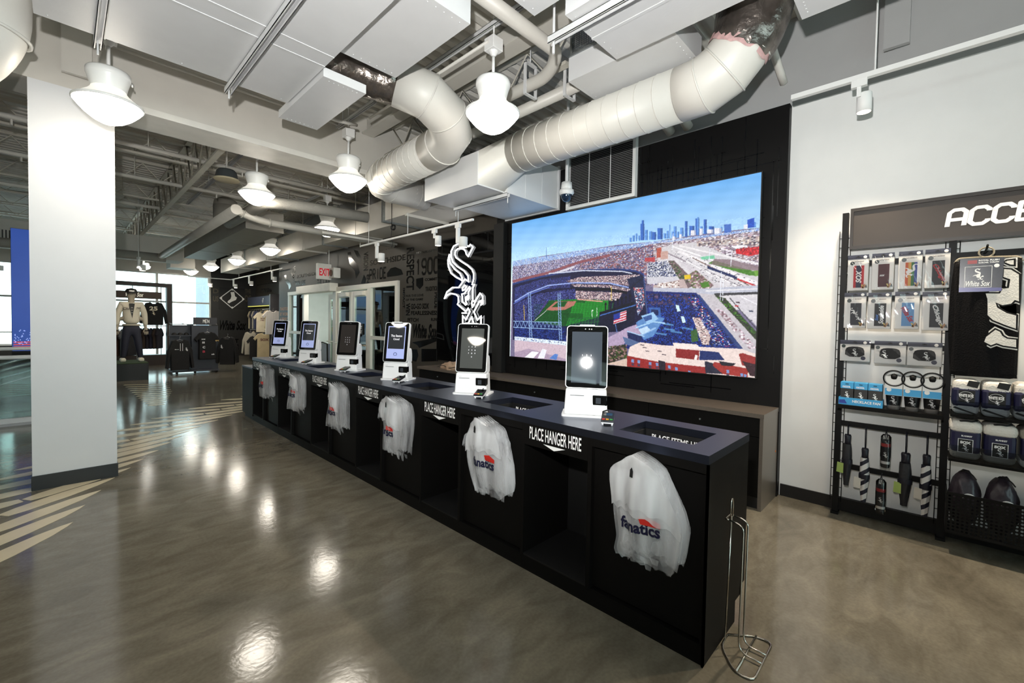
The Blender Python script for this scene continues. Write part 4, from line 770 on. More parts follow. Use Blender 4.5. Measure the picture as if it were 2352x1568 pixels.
# ------------------------------------------------------------------ bundles of clear carrier bags
FILM = film('bag_film', .46); FILML = film('bag_film_thin', .22); FILM2 = film('bag_film_light', .26, (225, 228, 232)); NAVY = M('bag_navy_print', (18, 20, 52), .4); RED = M('bag_red_print', (196, 42, 34), .4)
TT = [0, .05, .2, .3, .45, .6, .8, .93, 1]
def bag_bundle(i, label, seed, LP, RP, H_, py, pz, flap, corners=0, thick=.10, pw=.19):
    """LP / RP: half widths left and right of the hook from top to bottom; flap: (left length, right length) of the folded handles"""
    rs = random.Random(seed); y0 = Y0+PIT*i+.29; t = thing('carrier_bag_bundle', label, 'plastic bags', (1.92, y0, .4), 'bundles of clear carrier bags'); ph = [rs.uniform(0, 6.28) for _ in range(6)]; ZT_ = .905
    def surf(s_, tt, k, d0):
        l_, r_ = np.interp(tt, TT, LP), np.interp(tt, TT, RP); yy = y0+(l_ if s_ < 0 else r_)*(-s_)
        fold = .011*math.sin(6*s_+ph[0]+2.2*tt)+.009*math.sin(12*s_+ph[2]+.6*k)*tt+.007*math.sin(5*tt+ph[3]+4*s_)
        bulge = .03*(1-s_*s_)*math.sin(PI*min(1, .12+tt*.8))
        return (1.968-d0-bulge-fold*min(1, .25+tt)-.03*max(0, 1-tt/.16), yy, ZT_-tt*H_-.035*abs(s_)**1.6*(1-min(1, tt*7)))
    n = 5
    for k in range(n):
        d0 = .004+thick*k/n; h = .90+.10*rs.random(); dy = rs.uniform(-.02, .03); f_ = k/(n-1); w0 = rs.uniform(.86, 1.0)
        B().sheet(lambda a_, c, k=k, d0=d0, h=h, dy=dy, w0=w0: (lambda p: (p[0], y0+(p[1]-y0)*w0+dy*c, p[2]+(.010*math.sin(37*a_+2*k) if c > .985 else 0)))(surf(a_*2-1, c*h, k, d0)), 28, 22).done('bag_layer', FILML, t)
    dt = .004+thick
    B().sheet(lambda a_, c: surf((a_*2-1)*.93, c*.97, n, dt), 28, 22).done('outer_bag', FILML, t)
    def onto(vf, cy, cz, off):
        out = []
        for p, c in vf[0]:
            yy, zz = cy-p, cz+c; tt = (ZT_-zz)/H_; q = (y0-yy)/np.interp(tt, TT, RP if yy < y0 else LP); out.append((surf(max(-.92, min(.92, q)), tt, n, dt)[0]-off, yy, zz))
        return out, vf[1]
    vf = onto(ctr(txt('fanatics', pw, .058, .035)), y0-py, pz, .004); B().add(*vf).done('bag_print', NAVY, t)
    vf = onto(([(.01, .020), (pw*.5, .018), (pw*.5, .040), (.045, .058), (.0, .05)], [(0, 1, 2, 3, 4)]), y0-py, pz, .003); B().add(*vf).done('bag_flag_print', RED, t)
    hp = surf(.02, .145, n, dt+.03); B().prism([(-.006, -.022), (.008, -.024), (.010, .004), (.004, .022), (-.004, .012)], hp, (0, -1, 0), (0, 0, 1), .003).done('handle_hole', BLK, t)
    for k in range(2):
        fl_, fr = flap[0]*(1-.10*k), flap[1]*(1-.13*k); off = dt+.008+.007*k; wk = 1-.05*k
        B().sheet(lambda a_, c, k=k, fl_=fl_, fr=fr, off=off, wk=wk: (lambda p: (p[0], p[1], p[2]+(.008*math.sin(31*a_+k) if c > .98 else 0)))(surf((a_*2-1)*.97*wk, c*(fl_+(fr-fl_)*a_-.05*math.sin(PI*a_)), n+k, off)), 26, 14).done('handle_flap', FILM, t)
    for q in range(corners):
        sg = 1 if q else -1
        B().sheet(lambda a_, c, sg=sg: (1.90-.02*math.sin(6*a_+4*c), y0-sg*(np.interp(.25, TT, RP if sg > 0 else LP)*.7+.11*a_+.03*c), .85-.12*c-.10*a_+.015*math.sin(9*c)), 8, 8).done('loose_corner', FILM2, t)
    for k in range(7):
        q = rs.uniform(-.9, .9); ll = rs.uniform(.02, .07); B().sheet(lambda a_, c, q=q, ll=ll: (lambda p: (p[0]+.01*c, p[1]+(a_-.5)*.05*(1-.5*c), p[2]-ll*c))(surf(q, .96, 2, .05)), 4, 4).done('bag_tail', FILM2, t)
    return t
BL = ['largest clear bag bundle hanging nearest the wire stand, dark blue print showing', 'clear bag bundle with crumpled red print, second from the wire stand', 'wide untidy clear bag bundle, third from the wire stand', 'clear bag bundle, fourth from the wire stand, frayed lower edge', 'narrow clear bag bundle, fifth from the wire stand', 'clear bag bundle with blue and red print at the far end']
BD = [([.05, .075, .14, .138, .125, .118, .095, .108, .085], [.08, .095, .13, .16, .205, .232, .222, .21, .19], .52, .035, .575, (.52, .64)),
      ([.02, .06, .10, .125, .13, .125, .10, .075, .05], [.06, .12, .16, .19, .215, .235, .24, .22, .20], .50, .06, .62, (.5, .45)),
      ([.03, .10, .18, .20, .15, .13, .14, .145, .145], [.05, .12, .16, .18, .19, .19, .18, .17, .16], .49, -.03, .60, (.45, .62)),
      ([.02, .05, .08, .10, .12, .135, .16, .175, .18], [.03, .07, .11, .13, .15, .16, .16, .155, .15], .49, -.02, .60, (.35, .7)),
      ([.02, .05, .07, .09, .115, .13, .155, .175, .18], [.03, .08, .10, .12, .135, .15, .16, .16, .155], .47, -.01, .64, (.4, .45)),
      ([.05, .09, .11, .125, .145, .16, .18, .19, .19], [.06, .10, .12, .13, .14, .145, .15, .15, .145], .46, -.02, .62, (.38, .38))]
for i, a in enumerate(BD): bag_bundle(i, BL[i], 20+i, *a, corners=(0, 2, 1, 0, 0, 0)[i])

# ------------------------------------------------------------------ back counter under the screen
bc = thing('back_counter', 'long low dark counter below the video screen', 'counter', (4.18, 3.4, 0))
TAUPE = M('taupe_laminate', (92, 84, 76), .35, var=.15, vs_=220)
B().box(3.945, .955, .765, 4.418, 5.93, .80).done('counter_top', TAUPE, bc)
for k in range(5): y = .985+k*.985; B().box(3.975, y, .10, 3.995, y+.98, .60).done('door', BLKL, bc); B().box(3.975, y, .605, 3.995, y+.98, .755).done('drawer', BLKL, bc)
for k in range(5): B().cyl((3.972, 1.47+k*.985, .68), (3.962, 1.47+k*.985, .68), .008, 10).done('lock', GALV, bc)
B().box(3.95, .958, 0, 4.418, .985, .765).done('end_panel', TAUPE, bc); B().box(4.0, .985, 0, 4.41, 5.9, .10).done('toe_kick', BLK, bc); B().box(3.995, .985, .10, 4.41, 5.9, .764).done('carcass', BLKL, bc)
B().lathe([(.010, 0), (.007, .003), (.0001, .004)], 10).done('orange_sticker', M('sticker_orange', (190, 100, 30), .5), bc, local=True).matrix_local = Matrix.Translation(Vector((4.36, .957, .42))-Vector((4.18, 3.4, 0))) @ Matrix.Rotation(PI/2, 4, 'X')
cm = thing('crumpled_cloth', 'crumpled tan cloth bundle lying on the low counter', 'cloth', (4.1, 5.25, .80))
rs = random.Random(11); bmx = bmesh.new(); bmesh.ops.create_icosphere(bmx, subdivisions=4, radius=1)
from mathutils import noise as _nz
for v in bmx.verts:
    k = 1+.45*_nz.noise(v.co*1.7+Vector((3, 1, 2)))+.25*_nz.noise(v.co*4.1); v.co = Vector((v.co.x*.10*k, v.co.y*.20*k, max(-.0, v.co.z)*.115*k*(1.2-.5*abs(v.co.y))))
me = bpy.data.meshes.new('cloth'); bmx.to_mesh(me); bmx.free(); me.polygons.foreach_set('use_smooth', [True]*len(me.polygons)); me.materials.append(M('tan_cloth', (158, 132, 108), .8, var=.1, bump=.3)); obj('folds', me, cm)
b = B(); b.tube(smooth([(-.10, .2, .03), (-.11, .05, .07), (-.10, -.06, .02), (-.09, -.2, .05)], 2, False), .006, 6); b.done('dark_seam', M('dark_brown_trim', (50, 40, 34), .7), cm, local=True)

# ------------------------------------------------------------------ video wall: the picture is a fine mesh of coloured light points
def make_video():
    NX, NY = 800, 476; yL, yR, zT, zB = 4.254, 1.140, 2.902, 1.052
    SS = 2; W_, H_ = NX*SS, NY*SS; im = np.zeros((H_, W_, 3)); rg = np.random.RandomState(4)
    def uv(px, py): p = at(px, py, x=4.36); return ((yL-p.y)/(yL-yR)*W_, (zT-p.z)/(zT-zB)*H_)
    YY, XX = np.mgrid[0:H_, 0:W_]; YY = YY+.5; XX = XX+.5
    def mask(poly):
        P_ = [uv(*p) for p in poly]; xs = [p[0] for p in P_]; ys = [p[1] for p in P_]
        x0, x1 = max(0, int(min(xs))), min(W_, int(max(xs))+2); y0, y1 = max(0, int(min(ys))), min(H_, int(max(ys))+2)
        if x1 <= x0 or y1 <= y0: return None
        X, Y_ = XX[y0:y1, x0:x1], YY[y0:y1, x0:x1]; m = np.zeros(X.shape, bool); n = len(P_)
        for i in range(n):
            (xa, ya), (xb_, yb_) = P_[i], P_[(i+1) % n]
            if ya == yb_: continue
            c = ((ya > Y_) != (yb_ > Y_)) & (X < (xb_-xa)*(Y_-ya)/(yb_-ya)+xa); m ^= c
        return (slice(y0, y1), slice(x0, x1)), m
    def fill(poly, col, a=1.0):
        r_ = mask(poly)
        if r_ is None: return
        s_, m = r_; im[s_][m] = im[s_][m]*(1-a)+np.array(col)/255*a
    def speck(poly, pal, bx=4, by=3, dens=1.0, jit=.12):
        r_ = mask(poly)
        if r_ is None: return
        s_, m = r_; h_, w_ = m.shape; p = np.array(pal)/255.; g = rg.randint(0, len(p), (h_//by+2, w_//bx+2)); cc = p[g]*(1+jit*rg.randn(*g.shape, 1)); keep = rg.rand(*g.shape) < dens
        yi = (np.arange(h_)//by)[:, None]; xi = (np.arange(w_)//bx)[None, :]; xi = (xi+(yi*3) % 2) ; full = np.clip(cc[yi, xi], 0, 1); k = keep[yi, xi] & m; im[s_][k] = full[k]
    def band(pts, wd, col, a=1.0):
        for (xa, ya), (xb_, yb_) in zip(pts, pts[1:]):
            L_ = math.hypot(xb_-xa, yb_-ya) or 1; nx, ny = -(yb_-ya)/L_*wd/2, (xb_-xa)/L_*wd/2; fill([(xa+nx, ya+ny), (xb_+nx, yb_+ny), (xb_-nx, yb_-ny), (xa-nx, ya-ny)], col, a)
    # sky
    v = YY/H_; u = XX/W_; g = np.clip(v/.42, 0, 1)[..., None]
    im[:] = (np.array((106, 172, 232))*(1-g)+np.array((206, 228, 246))*g)/255; im += (.10*(1-u)*g[..., 0])[..., None]; cl = np.sin(XX/90+YY/11)*np.sin(XX/37-YY/19); im += (.018*cl)[..., None]
    # distant ground
    hor = [(1178, 600), (1250, 587), (1340, 574), (1420, 562), (1500, 555), (1560, 545), (1640, 533), (1700, 527), (1760, 522)]
    city = [(112, 104, 142), (150, 140, 172), (86, 80, 120), (196, 190, 206), (128, 98, 112), (92, 96, 130), (170, 160, 180), (70, 66, 100)]
    fill(hor+[(1760, 900), (1170, 900)], (120, 112, 142))
    speck([(1178, 600), (1340, 574), (1500, 555), (1760, 522), (1760, 560), (1340, 590), (1178, 618)], [(130, 160, 215), (176, 196, 230), (104, 132, 196), (206, 214, 232)], 5, 2)
    speck([(1178, 612), (1340, 586), (1500, 562), (1500, 650), (1178, 720)], city+[(226, 222, 232), (140, 150, 196), (176, 168, 200)], 5, 3)
    speck([(1330, 600), (1500, 560), (1560, 560), (1530, 660), (1330, 640)], city+[(160, 84, 84), (150, 110, 100)], 7, 4)
    speck([(1500, 560), (1760, 528), (1760, 700), (1500, 640)], [(196, 188, 200), (150, 132, 150), (220, 214, 220), (110, 96, 110), (176, 150, 150)], 8, 4)
    # skyline
    for x, y0, w_, h_, c in ((1446, 556, 5, 10, 0), (1453, 555, 5, 14, 0), (1460, 554, 4, 18, 0), (1466, 553, 4, 12, 0), (1471, 552, 9, 38, 1), (1474, 552, 5, 46, 1), (1481, 552, 7, 24, 0), (1491, 551, 7, 20, 0), (1498, 551, 9, 18, 1), (1510, 550, 12, 26, 1), (1524, 548, 6, 12, 0), (1531, 548, 5, 18, 0), (1537, 548, 2.5, 32, 0), (1542, 546, 5, 14, 0), (1547, 546, 7, 26, 0), (1555, 546, 5, 14, 0), (1562, 543, 8, 20, 0), (1573, 544, 6, 36, 1), (1583, 541, 12, 22, 1), (1597, 540, 9, 38, 1), (1601, 540, 4, 41, 0), (1608, 538, 6, 18, 0), (1616, 538, 7, 34, 1), (1628, 536, 12, 16, 1), (1655, 533, 4, 12, 0)):
        col = ((96, 150, 222), (52, 104, 190))[c]; fill([(x, y0), (x+w_, y0-.6), (x+w_, y0-h_), (x, y0-h_)], col); fill([(x+w_*.6, y0), (x+w_, y0-.6), (x+w_, y0-h_), (x+w_*.6, y0-h_)], tuple(int(k*.82) for k in col))
    for x, y0, w_, h_ in ((1586, 541, 12, 12), (1606, 540, 8, 15), (1624, 536, 14, 9), (1640, 537, 17, 13), (1544, 552, 7, 9), (1560, 548, 6, 10)): fill([(x, y0), (x+w_, y0-1), (x+w_, y0-h_), (x, y0-h_)], (226, 226, 234)); fill([(x+w_*.7, y0), (x+w_, y0-1), (x+w_, y0-h_), (x+w_*.7, y0-h_)], (170, 176, 200))
    fill([(1663, 535), (1679, 533), (1679, 514), (1663, 516)], (70, 110, 190)); fill([(1716, 524), (1732, 522), (1732, 500), (1716, 505)], (34, 84, 190)); fill([(1732, 522), (1736, 522), (1736, 510), (1732, 510)], (90, 140, 210)); fill([(1708, 527), (1717, 525), (1717, 515), (1708, 517)], (220, 222, 232))
    for k in range(26): x = 1180+k*10.5; y = 601-(x-1180)*.125+2; hh = 2+rg.rand()*6; fill([(x, y), (x+4, y), (x+4, y-hh), (x, y-hh)], (150, 180, 224))
    fill([(1254, 592), (1255.5, 592), (1255.2, 567), (1254.5, 567)], (90, 120, 180))
    # freeway fan and lots on the right
    fill([(1508, 572), (1540, 562), (1600, 556), (1760, 625), (1760, 690), (1640, 660)], (206, 202, 206)); fill([(1530, 590), (1562, 575), (1760, 655), (1760, 672)], (232, 228, 230))
    fill([(1505, 588), (1560, 580), (1700, 650), (1760, 660), (1760, 700), (1640, 720), (1560, 650)], (214, 210, 214))
    for a, c_, wd, cc in (((1545, 566), (1760, 640), 3, (240, 238, 240)), ((1560, 564), (1760, 610), 4, (230, 226, 228)), ((1526, 578), (1710, 662), 3, (150, 140, 150)), ((1590, 592), (1720, 655), 2, (120, 90, 80)), ((1575, 600), (1700, 660), 2.5, (246, 244, 246))): band([a, c_], wd, cc)
    speck([(1540, 575), (1640, 600), (1760, 660), (1760, 690), (1600, 640)], [(60, 60, 80), (240, 240, 245), (120, 110, 120)], 6, 3, .12)
    fill([(1626, 604), (1640, 598), (1745, 626), (1745, 634), (1720, 632)], (74, 128, 40)); fill([(1730, 622), (1750, 619), (1750, 632), (1735, 634)], (110, 160, 60)); fill([(1632, 607), (1700, 618), (1746, 622), (1745, 612), (1680, 596), (1640, 594)], (130, 108, 116), .8)
    fill([(1608, 590), (1640, 586), (1642, 594), (1612, 596)], (120, 196, 160)); fill([(1624, 610), (1692, 635), (1692, 641), (1624, 616)], (30, 44, 92)); band([(1693, 640), (1735, 656)], 3, (200, 40, 50)); band([(1693, 636), (1738, 652)], 3, (240, 236, 240))
    fill([(1689, 572), (1748, 566), (1746, 582), (1722, 588), (1708, 585), (1690, 582)], (200, 34, 48)); 
    for x in (1702, 1714, 1726, 1738): fill([(x, 575), (x+5, 564), (x+10, 574)], (150, 26, 40))
    speck([(1690, 570), (1748, 566), (1746, 582), (1708, 586)], [(120, 20, 34), (226, 60, 70)], 5, 6, .4); fill([(1678, 566), (1712, 560), (1716, 566), (1690, 571)], (236, 234, 238))
    speck([(1600, 556), (1760, 540), (1760, 566), (1690, 562), (1600, 566)], [(160, 140, 140), (206, 190, 180), (96, 84, 100), (214, 206, 206)], 9, 5)
    # residential strip, tower blocks, parking lot left of the freeway
    fill([(1508, 570), (1519, 568), (1519, 591), (1508, 592)], (178, 84, 70)); fill([(1517, 578), (1534, 576), (1534, 594), (1517, 596)], (196, 160, 150)); fill([(1481, 592), (1504, 590), (1504, 601), (1481, 600)], (182, 70, 78))
    fill([(1486, 604), (1532, 598), (1562, 650), (1486, 652)], (204, 202, 210)); speck([(1488, 604), (1534, 599), (1556, 634), (1487, 636)], [(44, 58, 110), (240, 240, 246), (110, 116, 146), (24, 30, 60), (210, 210, 220)], 5, 3, .85)
    fill([(1534, 598), (1548, 598), (1600, 650), (1580, 662)], (118, 100, 104)); fill([(1560, 600), (1575, 604), (1660, 660), (1620, 660)], (206, 200, 206)); speck([(1534, 600), (1546, 600), (1586, 646), (1566, 650)], [(96, 80, 84), (140, 120, 120), (70, 90, 60)], 6, 5)
    speck([(1574, 634), (1598, 620), (1640, 655), (1620, 668), (1590, 660)], [(120, 96, 100), (150, 120, 120), (90, 110, 60), (196, 180, 180)], 8, 6); fill([(1608, 650), (1626, 646), (1630, 658), (1612, 661)], (80, 130, 50))
    fill([(1500, 655), (1570, 640), (1580, 662), (1500, 676)], (190, 170, 168)); speck([(1510, 650), (1560, 645), (1560, 660), (1510, 664)], [(222, 206, 200), (150, 120, 118), (240, 232, 230)], 8, 4)
    fill([(1571, 632), (1585, 630), (1586, 640), (1572, 641)], (224, 190, 40)); 
    # cross street, bridge
    fill([(1500, 660), (1620, 662), (1750, 654), (1750, 672), (1620, 676), (1500, 672)], (188, 190, 204)); band([(1640, 676), (1750, 672)], 6, (60, 60, 66)); band([(1620, 668), (1750, 662)], 3, (226, 224, 228))
    # frontage road and freeway, lower right
    fill([(1600, 672), (1640, 676), (1745, 790), (1745, 815), (1700, 800)], (196, 190, 196)); fill([(1640, 676), (1665, 684), (1745, 770), (1745, 790)], (58, 66, 50)); speck([(1640, 678), (1668, 690), (1740, 765), (1740, 776)], [(70, 120, 40), (44, 80, 30), (40, 44, 44)], 8, 6, .8)
    fill([(1672, 682), (1750, 682), (1750, 762)], (208, 204, 210)); band([(1676, 684), (1745, 764)], 2, (60, 60, 70)); band([(1700, 680), (1750, 704)], 2, (240, 238, 244))
    for x, y, c_ in ((1690, 692, (60, 40, 50)), (1687, 700, (190, 30, 40)), (1720, 712, (40, 50, 80)), (1718, 733, (90, 90, 100))): fill([(x, y), (x+9, y+1), (x+9, y+4), (x, y+3)], c_)
    band([(1606, 690), (1698, 800)], 4, (120, 150, 60)); band([(1612, 690), (1704, 800)], 2.5, (236, 232, 230)); speck([(1640, 706), (1660, 712), (1740, 800), (1720, 800)], [(196, 180, 190), (150, 120, 130), (226, 216, 222)], 9, 6, .8)
    # shaded car park
    fill([(1478, 668), (1600, 672), (1700, 800), (1590, 800), (1430, 800)], (22, 40, 112)); speck([(1486, 672), (1598, 676), (1690, 795), (1480, 795)], [(14, 20, 62), (30, 58, 150), (20, 32, 92), (38, 74, 170), (16, 22, 70)], 5, 4)
    speck([(1580, 680), (1602, 684), (1680, 795), (1640, 795)], [(232, 236, 246), (120, 140, 190), (40, 60, 120), (200, 60, 70)], 6, 3, .34); speck([(1480, 672), (1580, 676), (1590, 700), (1490, 700)], [(56, 50, 86), (90, 70, 100)], 10, 7, .45)
    for x, y in ((1551, 700), (1563, 726)): fill([(x, y), (x+7, y), (x+12, y+14), (x+4, y+15)], (206, 232, 240))
    fill([(1590, 728), (1606, 728), (1632, 770), (1628, 792), (1612, 790)], (202, 180, 176)); speck([(1590, 728), (1606, 728), (1632, 770), (1628, 792), (1612, 790)], [(120, 96, 104), (236, 224, 220)], 7, 5, .5); fill([(1586, 760), (1600, 754), (1604, 782), (1588, 786)], (58, 96, 50))
    for x, y in ((1505, 762), (1540, 758), (1520, 740), (1524, 752), (1566, 750)): fill([(x, y), (x+26, y+4), (x+26, y+8), (x, y+4)], (96, 150, 200), .8)
    fill([(1600, 676), (1606, 676), (1706, 800), (1694, 800)], (46, 66, 120))
    # --- stadium
    band([(1178, 646), (1260, 626), (1330, 602), (1400, 586)], 6, (140, 84, 92)); band([(1178, 656), (1240, 640), (1320, 612)], 4, (214, 210, 220))
    rim = [(1178, 652), (1230, 638), (1290, 626), (1350, 620), (1420, 618), (1460, 622), (1478, 630)]
    fill(rim+[(1482, 660), (1486, 720), (1470, 745), (1430, 760), (1178, 780)], (22, 24, 62)); band(rim, 4, (40, 60, 120)); band([(1260, 628), (1340, 621), (1430, 623), (1452, 628)], 2.5, (206, 210, 226))
    speck([(1182, 660), (1240, 642), (1310, 634), (1310, 660), (1240, 664), (1182, 700)], [(30, 34, 84), (52, 60, 130), (16, 18, 46), (76, 84, 150)], 4, 3)
    crowd = [(214, 188, 186), (120, 96, 116), (236, 222, 222), (90, 70, 90), (180, 150, 150), (44, 36, 60)]
    speck([(1300, 645), (1330, 636), (1470, 630), (1462, 640), (1448, 656), (1400, 652), (1310, 650)], crowd, 4, 3); speck([(1310, 652), (1400, 654), (1450, 664), (1436, 672), (1400, 660), (1320, 658)], crowd, 4, 3)
    band([(1182, 692), (1215, 672), (1260, 655), (1320, 649), (1400, 650), (1444, 660)], 3, (150, 170, 225)); band([(1180, 697), (1215, 676), (1262, 659)], 2, (90, 110, 190)); band([(1310, 664), (1400, 664), (1440, 672)], 6, (10, 12, 30))
    speck([(1182, 700), (1230, 675), (1320, 662), (1326, 690), (1262, 690), (1226, 735), (1182, 740)], [(26, 30, 82), (56, 64, 140), (14, 16, 44), (100, 106, 170)], 4, 3); speck([(1322, 667), (1430, 672), (1420, 690), (1380, 690), (1322, 687)], crowd, 4, 3)
    grass = [(1262, 690), (1330, 686), (1398, 690), (1396, 712), (1380, 726), (1300, 748), (1226, 738)]
    fill(grass, (26, 126, 40)); 
    for k in range(22): band([(1262+k*7, 688), (1232+k*7+20, 748)], 1.6, (50, 164, 56), .6)
    for k in range(16): band([(1226, 700+k*4), (1400, 690+k*4)], 1.2, (16, 104, 34), .5)
    fill([(1262, 690), (1318, 690), (1312, 712), (1300, 748), (1226, 738)], (12, 66, 30), .75); fill([(1290, 718), (1340, 720), (1338, 732), (1306, 730)], (10, 70, 30), .6); fill([(1324, 687), (1346, 688), (1344, 695), (1323, 694)], (10, 60, 30), .6)
    fill([(1254, 711), (1276, 692), (1324, 691), (1318, 701), (1298, 711), (1268, 713)], (178, 116, 104)); fill([(1267, 705), (1282, 693), (1304, 692), (1296, 704)], (20, 84, 34)); band([(1326, 687), (1384, 692)], 2.5, (220, 160, 146)); band([(1256, 712), (1228, 736)], 1, (220, 220, 220)); band([(1238, 720), (1256, 690)], 2, (90, 60, 130))
    fill([(1182, 735), (1230, 738), (1300, 752), (1300, 790), (1182, 790)], (22, 34, 92)); speck([(1182, 752), (1300, 760), (1300, 790), (1182, 785)], [(20, 30, 84), (40, 60, 130)], 10, 6)
    for x in (1216, 1284):
        band([(x-2.5, 672), (x+1, 780)], 1.3, (150, 180, 220)); band([(x+2.5, 672), (x+6, 780)], 1.3, (150, 180, 220))
        for k in range(16): band([(x-2+k*.2, 676+k*6.5), (x+4+k*.2, 682+k*6.5)], 1, (120, 150, 205))
    band([(1179, 737), (1290, 740)], 1.6, (150, 180, 220)); band([(1179, 751), (1290, 756)], 1.8, (150, 180, 220))
    for k in range(12): band([(1180+k*9, 751), (1184.5+k*9, 738), (1189+k*9, 752)], 1, (140, 170, 215))
    band([(1304, 735), (1376, 726)], 1.6, (40, 90, 60)); band([(1304, 744), (1376, 738)], 1.6, (40, 90, 60))
    for k in range(8): band([(1304+k*9, 744-k*.8), (1308+k*9, 735-k*.8), (1313+k*9, 743-k*.8)], 1, (30, 80, 56))
    band([(1203, 700), (1205, 735)], 1.3, (206, 176, 70)); band([(1404, 658), (1404, 690)], 1.5, (210, 180, 80)); band([(1359, 712), (1360, 728)], 1, (240, 240, 240)); fill([(1360, 710), (1363, 712), (1360, 716)], (240, 240, 240)); band([(1371, 706), (1371, 726)], 1, (240, 240, 240))
    # outfield scoreboard
    fill([(1376, 720), (1452, 694), (1461, 700), (1456, 742), (1440, 752), (1378, 768)], (18, 22, 50)); fill([(1376, 717), (1456, 692), (1458, 700), (1378, 726)], (10, 14, 32)); band([(1378, 724), (1460, 700)], 2.5, (70, 110, 180))
    for k in range(7): x = 1391+k*9.3; y = 712-k*3.2; fill(arcpts(x, y-14, 3.2, 5), (8, 10, 26)); band([(x, y-10), (x, y)], 2.5, (8, 10, 26))
    fill([(1409, 722), (1439, 712), (1438, 735), (1409, 744)], (226, 220, 228))
    for k in range(4): band([(1409, 724.5+k*5.6), (1439, 714.5+k*5.6)], 2.6, (196, 34, 60))
    fill([(1409, 722), (1424, 717), (1424, 730), (1409, 735)], (40, 60, 150)); band([(1413, 743), (1417, 762)], 1.4, (90, 130, 200))
    fill([(1440, 640), (1470, 632), (1482, 650), (1484, 690), (1470, 720), (1462, 700), (1452, 676)], (26, 36, 70)); speck([(1455, 660), (1478, 660), (1480, 700), (1465, 725)], [(230, 230, 240), (110, 130, 170), (60, 70, 110), (196, 90, 90)], 6, 4, .8); band([(1478, 632), (1486, 720)], 3, (60, 80, 130)); band([(1448, 662), (1478, 636)], 2, (18, 24, 40))
    # concourse and ramps in front
    fill([(1182, 776), (1304, 788), (1304, 835), (1182, 822)], (206, 184, 196)); fill([(1182, 772), (1304, 784), (1304, 793), (1182, 780)], (226, 238, 250)); speck([(1182, 774), (1304, 785), (1304, 792), (1182, 781)], [(250, 252, 255), (150, 170, 210), (60, 70, 110)], 6, 4, .4)
    fill([(1396, 775), (1440, 752), (1486, 735), (1500, 745), (1470, 775), (1400, 800)], (178, 158, 186)); fill([(1460, 740), (1490, 722), (1526, 730), (1500, 772), (1478, 780)], (96, 140, 196)); fill([(1490, 705), (1516, 706), (1518, 728), (1494, 726)], (60, 100, 170)); fill([(1495, 710), (1512, 711), (1512, 724), (1496, 722)], (24, 40, 90)); band([(1460, 752), (1500, 738), (1528, 742)], 3, (170, 206, 236)); band([(1466, 772), (1506, 752)], 4, (150, 186, 226)); fill([(1440, 762), (1474, 770), (1470, 786), (1442, 776)], (30, 44, 90)); band([(1440, 760), (1480, 772)], 2.5, (170, 200, 230)); fill([(1466, 756), (1486, 748), (1494, 758), (1474, 768)], (190, 214, 236)); fill([(1430, 772), (1480, 790), (1476, 800), (1436, 790)], (90, 110, 150)); fill([(1472, 725), (1500, 716), (1512, 732), (1488, 745)], (156, 196, 232)); fill([(1476, 728), (1496, 722), (1498, 732), (1482, 738)], (60, 90, 150))
    fill([(1182, 808), (1215, 800), (1304, 825), (1304, 840), (1182, 825)], (150, 130, 160), .6); fill([(1205, 820), (1222, 806), (1238, 808), (1225, 822)], (240, 240, 246)); fill([(1235, 822), (1246, 800), (1256, 803), (1250, 822)], (236, 236, 244)); fill([(1262, 822), (1274, 812), (1282, 813), (1278, 826)], (90, 130, 200))
    fill([(1396, 800), (1436, 790), (1440, 820), (1396, 835)], (60, 56, 46)); speck([(1396, 795), (1440, 790), (1440, 822), (1396, 830)], [(60, 80, 40), (120, 96, 84), (40, 44, 36), (150, 120, 120)], 9, 7, .8); fill([(1396, 834), (1440, 822), (1445, 842), (1396, 836)], (214, 190, 176))
    # brick building, front
    fill([(1442, 812), (1446, 796), (1470, 785), (1520, 792), (1700, 800), (1745, 815), (1745, 870), (1442, 846)], (232, 214, 208)); fill([(1440, 816), (1512, 830), (1620, 842), (1622, 860), (1440, 842)], (150, 46, 46)); fill([(1512, 826), (1528, 830), (1528, 852), (1514, 850)], (44, 36, 50)); fill([(1618, 828), (1640, 834), (1662, 858), (1620, 856)], (40, 40, 60)); fill([(1640, 830), (1718, 846), (1716, 866), (1660, 858), (1636, 838)], (158, 52, 48)); fill([(1552, 800), (1606, 804), (1604, 826), (1552, 820)], (138, 42, 44)); fill([(1607, 804), (1650, 808), (1664, 826), (1606, 826)], (30, 48, 104)); fill([(1696, 812), (1705, 810), (1745, 822), (1745, 850), (1704, 838)], (150, 48, 48)); fill([(1704, 828), (1745, 838), (1745, 866), (1722, 862)], (60, 34, 44)); fill([(1545, 786), (1600, 790), (1610, 800), (1548, 800)], (240, 226, 220)); fill([(1596, 814), (1602, 815), (1600, 826), (1594, 825)], (240, 236, 232)); fill([(1650, 828), (1690, 834), (1680, 840), (1656, 838)], (34, 34, 46))
    for x, y in ((1450, 824), (1464, 826), (1490, 830), (1506, 832), (1534, 838), (1550, 842), (1580, 850), (1668, 848), (1700, 856), (1708, 858)): fill([(x, y), (x+6, y+1), (x+6, y+8), (x, y+7)], (120, 150, 200)); fill([(x, y+9), (x+6, y+10), (x+6, y+15), (x, y+14)], (70, 60, 84))
    for x, y in ((1476, 796), (1482, 804), (1510, 804), (1520, 812), (1470, 790)): fill([(x, y), (x+9, y+1), (x+9, y+3), (x, y+2)], (96, 84, 92))
    for x, y0, y1 in ((1546, 536, 574), (1630, 572, 598), (1680, 580, 612), (1656, 624, 690), (1661, 640, 690)): band([(x, y0), (x-2, y1)], 1.2, (232, 236, 246))
